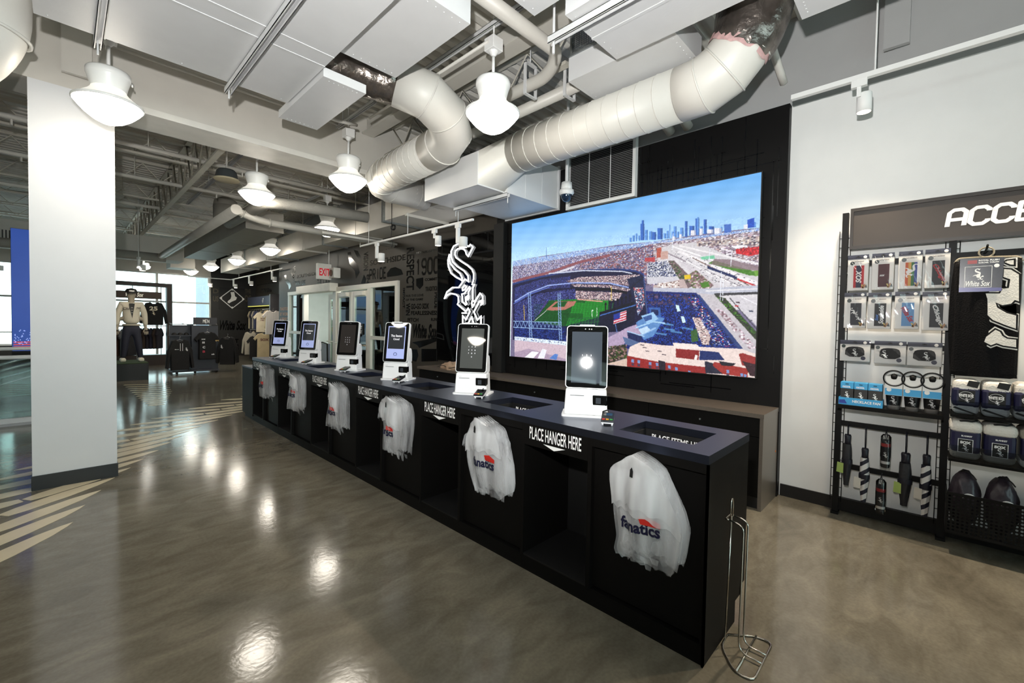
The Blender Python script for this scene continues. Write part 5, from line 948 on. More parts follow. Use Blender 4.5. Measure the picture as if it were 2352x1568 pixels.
    sky_ = YY < np.interp(XX[0], [uv(*p)[0] for p in hor], [uv(*p)[1] for p in hor])[None, :]-60; gr = rg.randn(H_//2+1, W_//2+1).repeat(2, 0).repeat(2, 1)[:H_, :W_]; im += (np.where(sky_, .004, .022)*gr)[..., None]*np.array((1, .95, 1.1)); g3 = rg.randn(H_//7+1, W_//9+1).repeat(7, 0).repeat(9, 1)[:H_, :W_]; im += (np.where(sky_, 0, .018)*g3)[..., None]
    def sm(n_, amp):   # smooth displacement field: breaks up the straight cell edges of the far city
        g_ = rg.randn(H_//n_+2, W_//n_+2); yi = np.arange(H_)/n_; xi = np.arange(W_)/n_; y0_, x0_ = yi.astype(int), xi.astype(int); fy, fx = (yi-y0_)[:, None], (xi-x0_)[None, :]
        return amp*((g_[y0_][:, x0_]*(1-fx)+g_[y0_][:, x0_+1]*fx)*(1-fy)+(g_[y0_+1][:, x0_]*(1-fx)+g_[y0_+1][:, x0_+1]*fx)*fy)
    hl = np.interp(XX[0], [uv(*p)[0] for p in hor], [uv(*p)[1] for p in hor])[None, :]; gm = np.clip((YY-hl)/40, 0, 1); dx, dy = sm(4, .9)*gm, sm(4, .7)*gm; im = im[np.clip(YY-.5+dy, 0, H_-1).astype(int), np.clip(XX-.5+dx, 0, W_-1).astype(int)]
    im2 = np.clip(im, 0, 1).reshape(NY, SS, NX, SS, 3).mean((1, 3))[::-1]
    im2 = np.clip((im2-.5)*1.06+.5, 0, 1); ln = np.where(im2 <= .04045, im2/12.92, ((im2+.055)/1.055)**2.4)
    me = bpy.data.meshes.new('picture'); gy = np.linspace(yL, yR, NX); gz = np.linspace(zB, zT, NY)
    V = np.zeros((NY, NX, 3)); V[..., 0] = 4.3595; V[..., 1] = gy[None, :]; V[..., 2] = gz[:, None]; idx = np.arange(NX*NY).reshape(NY, NX)
    F = np.stack([idx[:-1, :-1], idx[:-1, 1:], idx[1:, 1:], idx[1:, :-1]], -1).reshape(-1, 4)
    me.vertices.add(NX*NY); me.vertices.foreach_set('co', V.ravel()); me.loops.add(F.size); me.loops.foreach_set('vertex_index', F.ravel().astype(np.int32)); me.polygons.add(len(F)); me.polygons.foreach_set('loop_start', np.arange(0, F.size, 4, dtype=np.int32)); me.update(calc_edges=True)
    ca = me.color_attributes.new('picture', 'FLOAT_COLOR', 'POINT'); cc = np.ones((NX*NY, 4), np.float32); cc[:, :3] = ln.reshape(-1, 3); ca.data.foreach_set('color', cc.ravel())
    m = bpy.data.materials.new('video_picture'); m.use_nodes = True; nt = m.node_tree; n = nt.nodes; b_ = n['Principled BSDF']; b_.inputs['Base Color'].default_value = (.01, .01, .01, 1); b_.inputs['Roughness'].default_value = .5
    a = n.new('ShaderNodeAttribute'); a.attribute_name = 'picture'; nt.links.new(a.outputs['Color'], b_.inputs['Emission Color']); b_.inputs['Emission Strength'].default_value = 1.05; me.materials.append(m); return me
def arcpts(x, y, r, n=8): return [(x+r*math.cos(2*PI*i/n), y+r*1.3*math.sin(2*PI*i/n)) for i in range(n)]
vw = thing('video_wall', 'huge bright video screen showing a stadium and city skyline from the air', 'screen', (4.39, 2.7, 1.05))
B().box(4.361, 1.13, 1.042, 4.42, 4.262, 2.912).done('screen_cabinet', BLK, vw)
pm = make_video(); pm.transform(Matrix.Translation((-4.39, -2.7, -1.05))); obj('picture', pm, vw)

# ------------------------------------------------------------------ neon emblem on its glossy panel
np_ = thing('emblem_panel', 'tall glossy black mirror panel behind the neon emblem', 'panel', (4.4, 5.3, .9))
B().sheet(lambda a, c: (4.405-.006*math.sin(5*a+3*c)-.005*math.sin(9*c+2*a), 6.03-1.40*a, .88+1.99*c), 40, 60).done('mirror_sheet', M('black_mirror', (6, 6, 7), .03, var=.02, spec=.5), np_)
B().box(4.40, 4.62, .85, 4.418, 4.64, 2.89).box(4.40, 6.02, .85, 4.418, 6.04, 2.89).box(4.40, 4.62, 2.87, 4.418, 6.04, 2.89).done('panel_edge', BLKM, np_)
pilaster = thing('black_pilaster', 'matte black upright strip between neon panel and screen', 'pilaster', (4.4, 4.5, 0)); B().box(4.34, 4.40, 0.81, 4.419, 4.6, 2.94).done('strip', BLK, pilaster); B().box(4.33, 4.39, .805, 4.419, 4.61, .83).done('foot', BLK, pilaster)
ne = thing('neon_emblem', 'white neon tube emblem of three stacked letters', 'neon sign', (4.36, 5.3, 1.2))
NEON = M('neon_tube', (255, 255, 255), .3, emit=5.0, ecol=(.96, .98, 1.0))
def q_(x, y): p = at(1000+x*.153, 540+y*.153, x=4.386); return (4.386, p.y, p.z)
NL = [[(500, 170), (525, 140), (565, 175), (490, 320), (465, 285), (455, 245), (430, 212), (385, 198), (335, 205), (300, 235), (292, 290), (310, 335), (390, 395), (485, 455), (550, 515), (575, 575), (575, 650), (552, 745), (570, 745), (585, 735), (562, 790), (562, 985), (600, 985), (672, 870), (710, 915), (712, 1030), (685, 1050), (690, 975), (665, 990), (578, 1150), (632, 1272), (686, 1212), (684, 1330), (600, 1420), (545, 1225), (495, 1320), (410, 1330), (410, 1205), (458, 1268), (520, 1145), (492, 1095), (458, 1145), (330, 1035), (348, 1010), (345, 925), (310, 890), (230, 872), (170, 905), (135, 955), (175, 850), (255, 785), (350, 785), (420, 690), (445, 660), (500, 700), (490, 610), (430, 535), (330, 470), (262, 400), (238, 330), (238, 240), (275, 165), (340, 128), (400, 125), (500, 170)],
      [(210, 290), (188, 380), (195, 470), (235, 570), (310, 630), (385, 670), (400, 690), (402, 640), (370, 575), (290, 510), (225, 425), (210, 360), (210, 290)],
      [(440, 750), (468, 775), (440, 815), (410, 830), (405, 795), (440, 750)], [(515, 775), (525, 800), (498, 850), (500, 950), (482, 975), (490, 900), (455, 935), (460, 1000), (470, 1030), (455, 1045), (408, 1000), (405, 920), (395, 885), (440, 870), (490, 800), (515, 775)], [(550, 990), (600, 1000), (555, 1080), (545, 1020), (550, 990)], [(400, 1168), (465, 1168)]]
for ln in NL:
    cl_ = ln[0] == ln[-1]; P_ = [q_(*p) for p in (ln[:-1] if cl_ else ln)]; B().tube(P_, .0105, 8, closed=cl_).done('neon_tube', NEON, ne)
for p in ((300, 335), (562, 790), (255, 785), (350, 1010)): a = q_(*p); B().cyl((4.40, a[1], a[2]), (4.386, a[1], a[2]), .008, 8).done('standoff', M('clear_standoff', (170, 170, 175), .2), ne)

# ------------------------------------------------------------------ chrome wire stand
CH = M('chrome_wire', (196, 192, 184), .18, metal=1, var=.03)
ws = thing('wire_bag_stand', 'bent chrome wire bag stand at the near counter end', 'stand', (2.2, .6, 0))
r = .0045
B().tube(path([(2.245, .668, r), (2.326, .569, r), (2.335, .497, r), (2.02, .497, r), (2.021, .574, r), (2.14, .668, r), (2.245, .668, r)], 3), r, 8).done('base_loop', CH, ws)
B().cyl((2.326, .565, r*2), (2.021, .565, r*2), r, 8).done('base_bar', CH, ws)
for x, xt in ((2.145, 2.165), (2.215, 2.235)): B().tube(path([(x, .497, r*3), (x, .592, r*3), (xt, .592, .59), (xt, .655, .60)], 4), r*.9, 8).done('front_wire', CH, ws)
B().cyl((2.195, .666, .005), (2.20, .655, .61), r*.9, 8).done('back_wire', CH, ws)
B().tube(path([(2.165, .655, .60), (2.165, .672, .60), (2.235, .672, .60), (2.235, .655, .60)], 3), r*.9, 8).done('top_bar', CH, ws)
B().tube(path([(2.185, .655, .60), (2.185, .655, .665), (2.192, .655, .69), (2.21, .655, .69), (2.217, .655, .665), (2.217, .655, .60)], 3), r*.8, 8).done('top_loop', CH, ws)
# ------------------------------------------------------------------ chair seen behind the counter
ch = thing('swivel_chair', 'grey mesh swivel chair with black arm behind the counter', 'chair', (3.2, 8.2, 0))
c = Vector((3.2, 8.2, 0)); CHB = M('mesh_grey_blue', (120, 130, 150), .5, alpha=.85)
B().sheet(lambda a, q: (3.42-.05*math.cos(PI*(a-.5)), 7.98+.44*a, .62+.46*q), 10, 10).done('backrest', CHB, ch); B().tube([(3.37, 7.97, .6), (3.36, 7.97, 1.08), (3.37, 8.2, 1.1), (3.36, 8.43, 1.08), (3.37, 8.43, .6)], .014, 8).done('back_frame', BLKM, ch)
B().rbox(2.95, 7.95, .44, 3.42, 8.45, .52, .03).done('seat', BLK, ch); B().cyl((3.2, 8.2, .1), (3.2, 8.2, .44), .03, 12).done('post', BLKM, ch)
for y in (7.93, 8.47): B().tube(path([(3.35, y, .5), (3.34, y, .7), (3.1, y, .72), (3.0, y, .7)], 4), .02, 8).done('arm', BLKM, ch)
for k in range(5): a = 2*PI*k/5; B().tube([(3.2, 8.2, .1), (3.2+.28*math.cos(a), 8.2+.28*math.sin(a), .06)], .018, 8).done('leg', BLKM, ch); B().lathe([(.001, 0), (.025, .005), (.025, .05), (.001, .055)], 10, (3.2+.28*math.cos(a), 8.2+.28*math.sin(a), 0)).done('caster', BLK, ch)
# ================================================================== accessories rack on the right wall
R_, U_ = Vector((0, -1, 0)), Vector((0, 0, 1))
rk = thing('accessory_rack', 'black steel wall rack holding the accessories', 'rack', (4.42, -.1, 0))
for y in (.525, -.09, -.70): B().box(4.38, y-.02, 0, 4.42, y+.02, 2.44).done('post', BLKM, rk); B().box(4.36, y-.026, 0, 4.44, y+.026, .02).done('foot_plate', BLKM, rk)
for y in (.525, -.09, -.70):
    for sg in (1, -1):
        yy = y+sg*.036; b = B().cyl((4.40, yy, .10), (4.40, yy, 2.30), .0028, 5)
        for k in range(29): b.cyl((4.40, yy, .14+k*.075), (4.40, y+sg*.02, .14+k*.075), .0026, 4)
        b.done('wire_ladder', BLKM, rk)
for z in (2.03, 1.75, 1.38, .745, .40): B().box(4.395, -.07, z-.02, 4.415, .505, z+.02).done('cross_bar', BLKM, rk)
B().box(4.395, -.68, 2.02, 4.415, -.11, 2.06).done('cross_bar', BLKM, rk)
B().box(4.40, -.07, .03, 4.44, .505, .13).done('base_rail', BLKM, rk); B().box(4.40, -.68, .03, 4.44, -.11, .13).done('base_rail', BLKM, rk)
B().box(4.18, -.075, .895, 4.41, .51, .925).done('shelf', BLKL, rk)
for z in (.945, .645): B().box(4.14, -.68, z-.012, 4.41, -.108, z+.006).done('shelf', BLKL, rk); B().box(4.136, -.68, z+.006, 4.14, -.108, z+.10).done('shelf_lip', glass('lip_acrylic', (225, 230, 235)), rk)
hs = thing('header_sign', 'dark brown ACCESSORIES sign board over the rack', 'sign', (4.38, 0, 2.15))
B().box(4.36, -.75, 2.15, 4.40, .482, 2.45).done('board', M('sign_brown', (52, 45, 40), .5, var=.05), hs)
for a in ((-.75, 2.435, .47, 2.46), (-.75, 2.14, .47, 2.165), (.47, 2.14, .49, 2.46)): B().box(4.345, a[0], a[1], 4.40, a[2], a[3]).done('sign_frame', M('sign_frame_dark', (34, 29, 26), .4), hs)
b = B(); vf = block('ACCESSORIES', 1.17, .112, 1.25, 1.3); b.flat(([(a+c*.12, c, q) for a, c, q in vf[0]], vf[1]), (4.358, -.055, 2.243), R_, U_); b.done('lettering', SIGNW, hs)
# ---- hang packs
CARD = M('card_white', (232, 230, 226), .45, var=.02); NV = M('card_navy', (24, 28, 52), .45); CLR = glass('pack_film', (240, 240, 240), 1.0)
def sub(b, c, w_, h_, o, off): b.prism([(c[0]-w_/2, c[1]-h_/2), (c[0]+w_/2, c[1]-h_/2), (c[0]+w_/2, c[1]+h_/2), (c[0]-w_/2, c[1]+h_/2)], Vector(o)+Vector((-off, 0, 0)), R_, U_, .001); return b
def pack(label, y, z, prod, deco, w_=.128, h_=.275, tilt=0, grp='headband packs'):
    t = thing('headband_pack' if h_ > .2 else 'sleeve_pack', label, 'package', (4.29, y, z), grp); o = Vector((4.29, y, z))
    B().rbox(4.285, y-w_/2, z-h_/2, 4.33, y+w_/2, z+h_/2-.03, .004).done('card', CARD, t)
    B().box(4.283, y-w_/2, z+h_/2-.032, 4.288, y+w_/2, z+h_/2).done('header_strip', NV, t)
    b = B(); b.prism(arc(w_*.33, h_/2-.018, .011, 0, 330, 12), o+Vector((-.0072, 0, 0)), R_, U_, .001); b.done('price_dot', CARD, t)
    B().box(4.281, y-.012, z+h_/2-.018, 4.283, y+.012, z+h_/2-.011).done('hang_slot', BLK, t); B().cyl((4.27, y, z+h_/2-.012), (4.40, y, z+h_/2-.008), .003, 6).done('peg_hook', BLKM, t)
    b = B(); b.flat(ctr(txt('WINCRAFT HEADBAND' if h_ > .2 else 'COOLING BANDANA', w_*.62, .008, .03), (-.004, h_/2-.05 if h_ > .2 else h_/2-.016)), o+Vector((-.0065, 0, 0)), R_, U_)
    b.done('card_text', M('text_dark', (60, 56, 60), .5) if h_ > .2 else SIGNW, t)
    if h_ > .2:
        b = B()
        pw, ph, cc = w_*.5, h_*.62, (.006, -.03)
        for k, m in enumerate(prod):
            n = len(prod); sub(B(), (cc[0]-pw/2+pw*(k+.5)/n, cc[1]), pw/n, ph, o, .0065).done('headband', m, t)
        for s_, col, sz, rot, dx, dy in deco:
            vf = ctr(txt(s_, sz[0], sz[1], .04, .3)) if s_ != '*' else (logo(sz[0]), [tuple(range(len(SOX)))])
            ca, sa = math.cos(rot), math.sin(rot); vf = ([(a*ca-c*sa+cc[0]+dx, a*sa+c*ca+cc[1]+dy) for a, c in vf[0]], vf[1]); B().flat(vf, o+Vector((-.0085, 0, 0)), R_, U_).done('headband_print', col, t)
        b = B(); b.prism(arc(-w_*.27, h_*.27, .014, 0, 330, 14), o+Vector((-.0075, 0, 0)), R_, U_, .0015); b.done('round_sticker', M('sticker_green', (22, 44, 40), .3), t)
        for k, (cc_, pp) in enumerate((((176, 120, 60), [(.2, -.43), (.36, -.31), (.40, -.36), (.30, -.45)]), ((40, 44, 40), [(.34, -.42), (.42, -.33), (.47, -.43)]), ((214, 190, 90), [(.18, -.34), (.24, -.33), (.30, -.42), (.26, -.44)]))):
            b = B(); b.prism([(a*w_, c*h_) for a, c in pp], o+Vector((-.009, 0, 0)), R_, U_, .001); b.done('model_photo', M('photo_%d' % k, cc_, .4), t)
    else:
        b = B(); b.prism(smooth([(-.06, -.035), (.06, -.035), (.058, .03), (.03, .045), (-.03, .045), (-.058, .03)], 1), o+Vector((-.0065, 0, -.012)), R_, U_, .006); b.done('folded_sleeve', M('sleeve_black', (34, 33, 34), .6, bump=.3), t)
        B().flat((logo(.055, deco, -.012), [tuple(range(len(SOX)))]), o+Vector((-.0135, 0, 0)), R_, U_).done('sleeve_print', SIGNW, t)
        b = B(); b.prism(arc(.052, -.055, .015, 0, 330, 14), o+Vector((-.0075, 0, 0)), R_, U_, .001); b.done('round_sticker', M('sticker_navy', (22, 26, 60), .3), t); b = B(); b.prism(arc(-.07, .035, .013, 0, 330, 14), o+Vector((-.0075, 0, 0)), R_, U_, .001); b.done('green_sticker', M('sticker_green', (22, 44, 40), .3), t)
    B().sheet(lambda a, c: (4.276-.003*math.sin(9*a+7*c), y+w_*.52-w_*1.04*a, z-h_*.5+h_*.93*c), 8, 8).done('clear_sleeve', CLR, t); return t
def pm_(n, c): return M('product_'+n, c, .5, var=.05)
DK, RD_ = pm_('charcoal', (36, 36, 40)), pm_('red', (186, 28, 40)); NVY = pm_('navy', (30, 34, 66)); MAR = pm_('maroon', (82, 26, 34))
pack('headband pack with red white and blue vertical letters, top left of the rack', .425, 1.945, [RD_, NVY, NVY, RD_], [('SOX', SIGNW, (.10, .036), PI/2, 0, 0)])
pack('headband pack with plain maroon band, top row', .278, 1.945, [MAR], [('sox', SIGNW, (.03, .012), 0, -.008, .0)])
pack('headband pack with rainbow stripes and white emblem, top row', .126, 1.945, [pm_('orange', (206, 96, 50)), pm_('gold', (214, 170, 90)), pm_('green', (60, 120, 60)), pm_('blue', (50, 70, 150))], [('*', SIGNW, (.10, 0), -.9, 0, .03)])
pack('headband pack, black with red script, top right of the rack', -.015, 1.945, [DK], [('Chicago', RD_, (.13, .035), -1.15, .004, 0)])
pack('headband pack, dark with white emblems, left of the second row', .434, 1.655, [pm_('slate', (40, 44, 52))], [('*', SIGNW, (.06, 0), .4, -.015, .02), ('*', SIGNW, (.045, 0), .4, .015, -.03)], .135)
pack('headband pack, black with multicoloured script, second row', .289, 1.65, [DK], [('Southside', SIGNW, (.14, .03), PI/2, .006, 0), ('Sox', pm_('blue2', (80, 130, 200)), (.05, .02), PI/2, -.02, -.02)], .135)
pack('headband pack, light blue with red and white emblem, second row', .135, 1.652, [pm_('skyblue', (110, 160, 206))], [('White Sox', RD_, (.12, .034), -1.1, 0, 0)], .135)
pack('headband pack, black with white script, right of the second row', -.014, 1.645, [DK], [('Chicago', SIGNW, (.15, .034), -1.3, .006, 0)], .138)
pack('white pack with black folded sleeve, left of three', .425, 1.34, None, .0, .185, .165, grp='sleeve packs'); pack('white pack with black folded sleeve, middle of three', .218, 1.338, None, -.03, .18, .17, grp='sleeve packs'); pack('white pack with black folded sleeve, right of three', .032, 1.336, None, .01, .182, .17, grp='sleeve packs')
# ---- necklace fans in their tray
SKY = M('box_blue', (60, 160, 214), .45)
ty = thing('display_tray', 'light blue NECKLACE FAN display tray on the shelf', 'tray', (4.24, .373, .925))
B().box(4.20, .243, .925, 4.33, .505, .932).box(4.20, .243, .932, 4.205, .505, .98).box(4.325, .243, .932, 4.33, .505, .98).box(4.205, .243, .932, 4.325, .248, .98).box(4.205, .5, .932, 4.325, .505, .98).done('tray_body', SKY, ty)
b = B(); b.flat(txt('NECKLACE FAN', .165, .020, .03), (4.199, .42, .945), R_, U_); b.done('lettering', SIGNW, ty); b = B(); b.prism([(0, 0), (.05, .0), (.035, .03), (.0, .025)], (4.1995, .502, .934), R_, U_, .001); b.done('blue_corner', M('deep_blue', (36, 60, 150), .5), ty)
for k in range(3):
    y = .456-k*.0835; t = thing('necklace_fan_box', 'boxed neck fan with light blue top, %s of three' % ('left', 'middle', 'right')[k], 'box', (4.26, y, .932), 'neck fan boxes')
    B().box(4.21, y-.039, .933, 4.31, y+.039, 1.06).done('dark_carton', M('carton_dark', (44, 42, 40), .4), t); B().box(4.207, y-.040, 1.05, 4.31, y+.040, 1.098).done('blue_top', SKY, t)
    b = B(); b.flat(txt('O2COOL', .05, .014, .05), (4.206, y+.028, 1.056), R_, U_); b.flat((logo(.045, .0, -.012), [tuple(range(len(SOX)))]), (4.209, y, 1.015), R_, U_); b.done('carton_print', SIGNW, t); B().box(4.206, y-.01, 1.082, 4.207, y+.01, 1.087).done('hang_slot', BLK, t)
# ---- tumblers
for k, y in enumerate((.186, .085, -.016)):
    t = thing('straw_tumbler', 'dark tumbler with ring lid and hang card, %s of three' % ('left', 'middle', 'right')[k], 'tumbler', (4.255, y, .925), 'straw tumblers'); c = (4.255, y, .925)
    B().lathe([(.001, 0), (.036, 0), (.038, .03)], 24, c).done('base_band', M('tumbler_grey', (120, 116, 112), .5), t); B().lathe([(.038, .03), (.040, .04), (.047, .12), (.047, .135), (.001, .135)], 24, c).done('cup', M('tumbler_black', (24, 24, 26), .3), t)
    B().flat((logo(.055), [tuple(range(len(SOX)))]), (4.209, y, .995), R_, U_).done('cup_print', M('print_silver', (176, 176, 178), .4), t)
    b = B(); b.prism([(-.047, 0), (.047, 0), (.05, .14), (-.05, .14)], (4.206, y, 1.03), R_, U_, .0015); b.done('card', CARD, t)
    b = B(); b.prism([(-.047, .002), (.047, .002), (.047, .05), (-.047, .05)], (4.204, y, 1.03), R_, U_, .001); b.done('card_blue_band', SKY, t); b = B(); b.prism(arc(-.025, .04, .014, 0, 330, 14), (4.2025, y, 1.03), R_, U_, .001); b.done('price_dot', CARD, t)
    B().lathe([(.001, .03), (.02, .028), (.036, .01), (.045, 0), (.045, -.012)], 24, (4.255, y, 1.075)).done('lid', BLKM, t); B().cyl((4.225, y, 1.08), (4.215, y, 1.15), .009, 10).done('spout', BLKM, t); B().lathe([(.001, .024), (.017, .016), (.022, 0), (.017, -.016), (.001, -.022)], 14, (4.215, y, 1.165)).done('spout_ball', BLKM, t)
    B().tube([(4.203, y+.058*math.cos(2*PI*i/28), 1.155+.056*math.sin(2*PI*i/28)) for i in range(28)], .0045, 8, closed=True).done('carry_ring', BLKM, t)
    B().tube([(4.207, y+.050*math.cos(2*PI*i/28), 1.155+.049*math.sin(2*PI*i/28)) for i in range(28)], .003, 8, closed=True).done('ring_seam', M('ring_clear', (150, 150, 150), .2), t)
# ---- umbrellas hanging from the bars
def stripe_mat():
    m = bpy.data.materials.new('umbrella_stripe'); m.use_nodes = True; nt = m.node_tree; n = nt.nodes; L = nt.links; tc = n.new('ShaderNodeTexCoord'); mp = n.new('ShaderNodeMapping'); mp.inputs['Rotation'].default_value = (.75, 0, 0); w_ = n.new('ShaderNodeTexWave'); w_.bands_direction = 'Z'; w_.inputs['Scale'].default_value = 5.5; w_.inputs['Distortion'].default_value = .6
    r = n.new('ShaderNodeValToRGB'); r.color_ramp.interpolation = 'CONSTANT'; r.color_ramp.elements[0].color = (*lin(24, 24, 40), 1); r.color_ramp.elements[1].position = .42; r.color_ramp.elements[1].color = (*lin(206, 204, 202), 1)
    L.new(tc.outputs['Object'], mp.inputs[0]); L.new(mp.outputs[0], w_.inputs['Vector']); L.new(w_.outputs['Color'], r.inputs[0]); L.new(r.outputs[0], n['Principled BSDF'].inputs['Base Color']); n['Principled BSDF'].inputs['Roughness'].default_value = .6; return m
STR = stripe_mat(); HD = M('umbrella_handle', (22, 22, 34), .4); UMB = M('umbrella_black', (30, 30, 34), .6, bump=.3, bs=60)
def umbrella(label, y, ztop, zbot, mat, zbar=.745, r=.024, strap=True, tag_col=(196, 190, 180), x=4.33, lean=0.0):
    t = thing('hanging_umbrella', label, 'umbrella', (x, y, zbot), 'folded umbrellas on the rack'); L_ = ztop-zbot
    B().tube([(4.39, y, zbar), (x, y, zbar-.005), (x, y, ztop)], .005, 6).done('wrist_strap', HD, t)
    B().lathe([(.001, 0), (r*.8, 0), (r*.95, -.012), (r*.85, -.05), (r*.9, -.08), (.001, -.08)], 16, (x, y, ztop)).done('handle', HD, t)
    q = B(); n = 20; m = 16
    def sf(a, c):
        rr = r*(1.0+.35*math.sin(PI*min(1, c*1.05)))*(1+.13*math.sin(2*PI*a*5+6*c))*(1-.35*c); return (x+rr*math.cos(2*PI*a), y+lean*c+rr*math.sin(2*PI*a), ztop-.075-c*(L_-.075))
    q.sheet(sf, n, m).done('folded_canopy', mat, t)
    zz = ztop-.075-.42*(L_-.075); B().lathe([(r*1.42, -.018), (r*1.46, 0), (r*1.42, .018)], 18, (x, y+lean*.42, zz)).done('closing_band', HD, t)
    b = B(); b.prism([(-.022, -.04), (.022, -.045), (.022, .035), (-.018, .04)], (x-.03, y+.04, zz-.05), R_, U_, .001); b.done('swing_tag', M('tag_%d' % tag_col[0], tag_col, .5), t); return t
umbrella('plain black folded umbrella, leftmost on the rack', .452, .672, .265, UMB, tag_col=(150, 170, 90)); umbrella('striped folded umbrella, second on the rack', .342, .585, .165, STR); umbrella('longest plain black folded umbrella, right of the small sleeves', .108, .60, .205, UMB, r=.029, tag_col=(151, 170, 90)); umbrella('striped folded umbrella, rightmost on the rack', -.004, .61, .16, STR)
for k, (y, z0, zb, lb) in enumerate(((.222, .464, .745, 'small black umbrella in clear sleeve, upper of two'), (.240, .115, .40, 'small black umbrella in clear sleeve, lower of two'))):
    t = thing('sleeved_umbrella', lb, 'umbrella', (4.33, y, z0), 'small sleeved umbrellas'); c = (4.33, y, z0)
    B().lathe([(.001, 0), (.024, .0), (.027, .01), (.028, .19), (.022, .21), (.001, .215)], 18, c).done('umbrella_body', UMB, t); B().lathe([(.029, .03), (.0295, .05)], 18, c).done('white_band', CARD, t); B().lathe([(.029, .16), (.0295, .185)], 18, c).done('label_band', M('label_red', (170, 60, 60), .5), t)
    B().flat((logo(.04), [tuple(range(len(SOX)))]), (4.30, y, z0+.1), R_, U_).done('print', SIGNW, t); B().lathe([(.031, -.005), (.033, .1), (.031, .235), (.02, .25)], 18, c).done('clear_sleeve', CLR, t)
    B().tube([(4.39, y, zb), (4.34, y, zb-.01), (4.335, y+.008, z0+.24), (4.33, y, z0+.21), (4.335, y-.008, z0+.24), (4.34, y, zb-.01)], .003, 5).done('loop', HD, t)
# ---- plush throw on its hanger
th = thing('plush_throw', 'black plush throw with huge white emblem on a hanger', 'blanket', (4.25, -.25, 1.2))
PL = M('plush_black', (14, 13, 14), .95, bump=.6, bs=120, spec=.2); PW = M('plush_white', (226, 222, 214), .95, bump=.5, bs=120, spec=.2)
B().sheet(lambda a, c: (4.19+.02*math.cos(2*PI*a)-.012*math.sin(PI*c)+(.05 if False else 0), -.10-.30*a+.02*math.sin(3*c), 1.21+.765*c), 14, 14).done('folded_front', PL, th)
B().rbox(4.185, -.40, 1.205, 4.30, -.098, 1.975, .03, 3).done('folded_body', PL, th)
def grow(poly, d):
    n = len(poly); ar = sum(poly[i][0]*poly[(i+1) % n][1]-poly[(i+1) % n][0]*poly[i][1] for i in range(n)); sg = 1 if ar > 0 else -1; out = []
    for i in range(n):
        p, a_, c = Vector(poly[i]), Vector(poly[i-1]), Vector(poly[(i+1) % n]); e1, e2 = (p-a_).normalized(), (c-p).normalized(); m = Vector((e1.y+e2.y, -e1.x-e2.x))
        m = m.normalized() if m.length > .05 else Vector((e1.y, -e1.x)); out.append(tuple(p+m*d*sg*min(1.6, 1/max(.5, m.dot(Vector((e1.y, -e1.x)))))))
    return out
def tp(x, y): p = at(1980+x*.1582, 560+y*.1582, x=4.17); return (-(p.y+.115), p.z-1.23)
EMB = [[(1780, 720), (2000, 720), (2050, 640), (2020, 655), (2130, 640), (2150, 515), (2050, 480), (2060, 365), (2160, 375), (2275, 445), (2275, 835), (2215, 815), (2160, 870), (2040, 890), (1935, 850), (1960, 925), (2100, 1005), (2235, 1040), (2230, 1230), (2100, 1185), (1900, 1105), (1790, 1005), (1740, 930), (1745, 870), (1800, 805), (1720, 805), (1765, 790)],
       [(1735, 1400), (1935, 1245), (2000, 1275), (2035, 1335), (2100, 1375), (2235, 1390), (2235, 1500), (2050, 1475), (1950, 1440), (1870, 1470)], [(2065, 265), (2110, 245), (2200, 235), (2200, 305), (2150, 300)]]
for off, m, g in ((.0, PW, .016), (.0012, M('emblem_black', (10, 10, 11), .9), .009), (.0024, PW, .0)):
    b = B()
    for pl_ in EMB: b.prism([(min(q[0], .276), q[1]) for q in grow([tp(*p) for p in pl_], g)], (4.165-off, -.115, 1.23), R_, U_, .001)
    b.done('emblem_patch', m, th)
b = B(); b.prism([(0, 0), (.19, .0), (.196, .215), (.0, .222)], (4.158, -.122, 1.765), R_, U_, .001); b.done('sleeve_card', M('card_dark', (26, 26, 40), .25), th); b = B(); b.prism([(.0, 0), (.19, 0), (.19, .022), (.0, .03)], (4.1565, -.122, 1.766), R_, U_, .001); b.done('card_blue_edge', M('card_blue', (60, 60, 130), .3), th)
b = B(); o = Vector((4.156, -.122, 1.765)); b.flat(strokes([[(.025, .028), (.145, .028), (.145, .165), (.025, .165), (.025, .028)]], .002), o, R_, U_); b.flat((logo(.07, .085, .115), [tuple(range(len(SOX)))]), o, R_, U_); b.flat(txt('White Sox', .11, .036, .02, .3), o+R_*.03+U_*.036, R_, U_); b.flat(txt('ROYAL PLUSH', .09, .010, .04), o+R_*.085+U_*.198, R_, U_); b.flat(txt('RASCHEL THROW', .09, .009, .03), o+R_*.085+U_*.184, R_, U_); b.prism(arc(.165, .165, .012, 0, 330, 14), o, R_, U_, .0005); b.done('card_print', SIGNW, th)
b = B(); b.prism([(.035, .184), (.078, .184), (.078, .207), (.035, .207)], o, R_, U_, .0006); b.done('league_badge', M('badge_red', (150, 50, 50), .4), th)
CLRH = M('clear_hanger', (150, 140, 120), .12, spec=.8, alpha=.85)
B().tube(path([(4.22, -.10, 1.965), (4.22, -.115, 1.995), (4.22, -.22, 1.995), (4.22, -.385, 1.985), (4.22, -.40, 1.955)], 4), .008, 8).done('hanger_bar', CLRH, th); B().tube([(4.22, -.243+.034*math.cos(2*PI*i/22), 2.027+.032*math.sin(2*PI*i/22)) for i in range(22)], .005, 8, closed=True).done('hanger_ring', CLRH, th); B().tube([(4.15, -.243, 2.065), (4.2, -.243, 2.05), (4.40, -.243, 2.04)], .006, 6).done('peg_hook', BLKM, th)
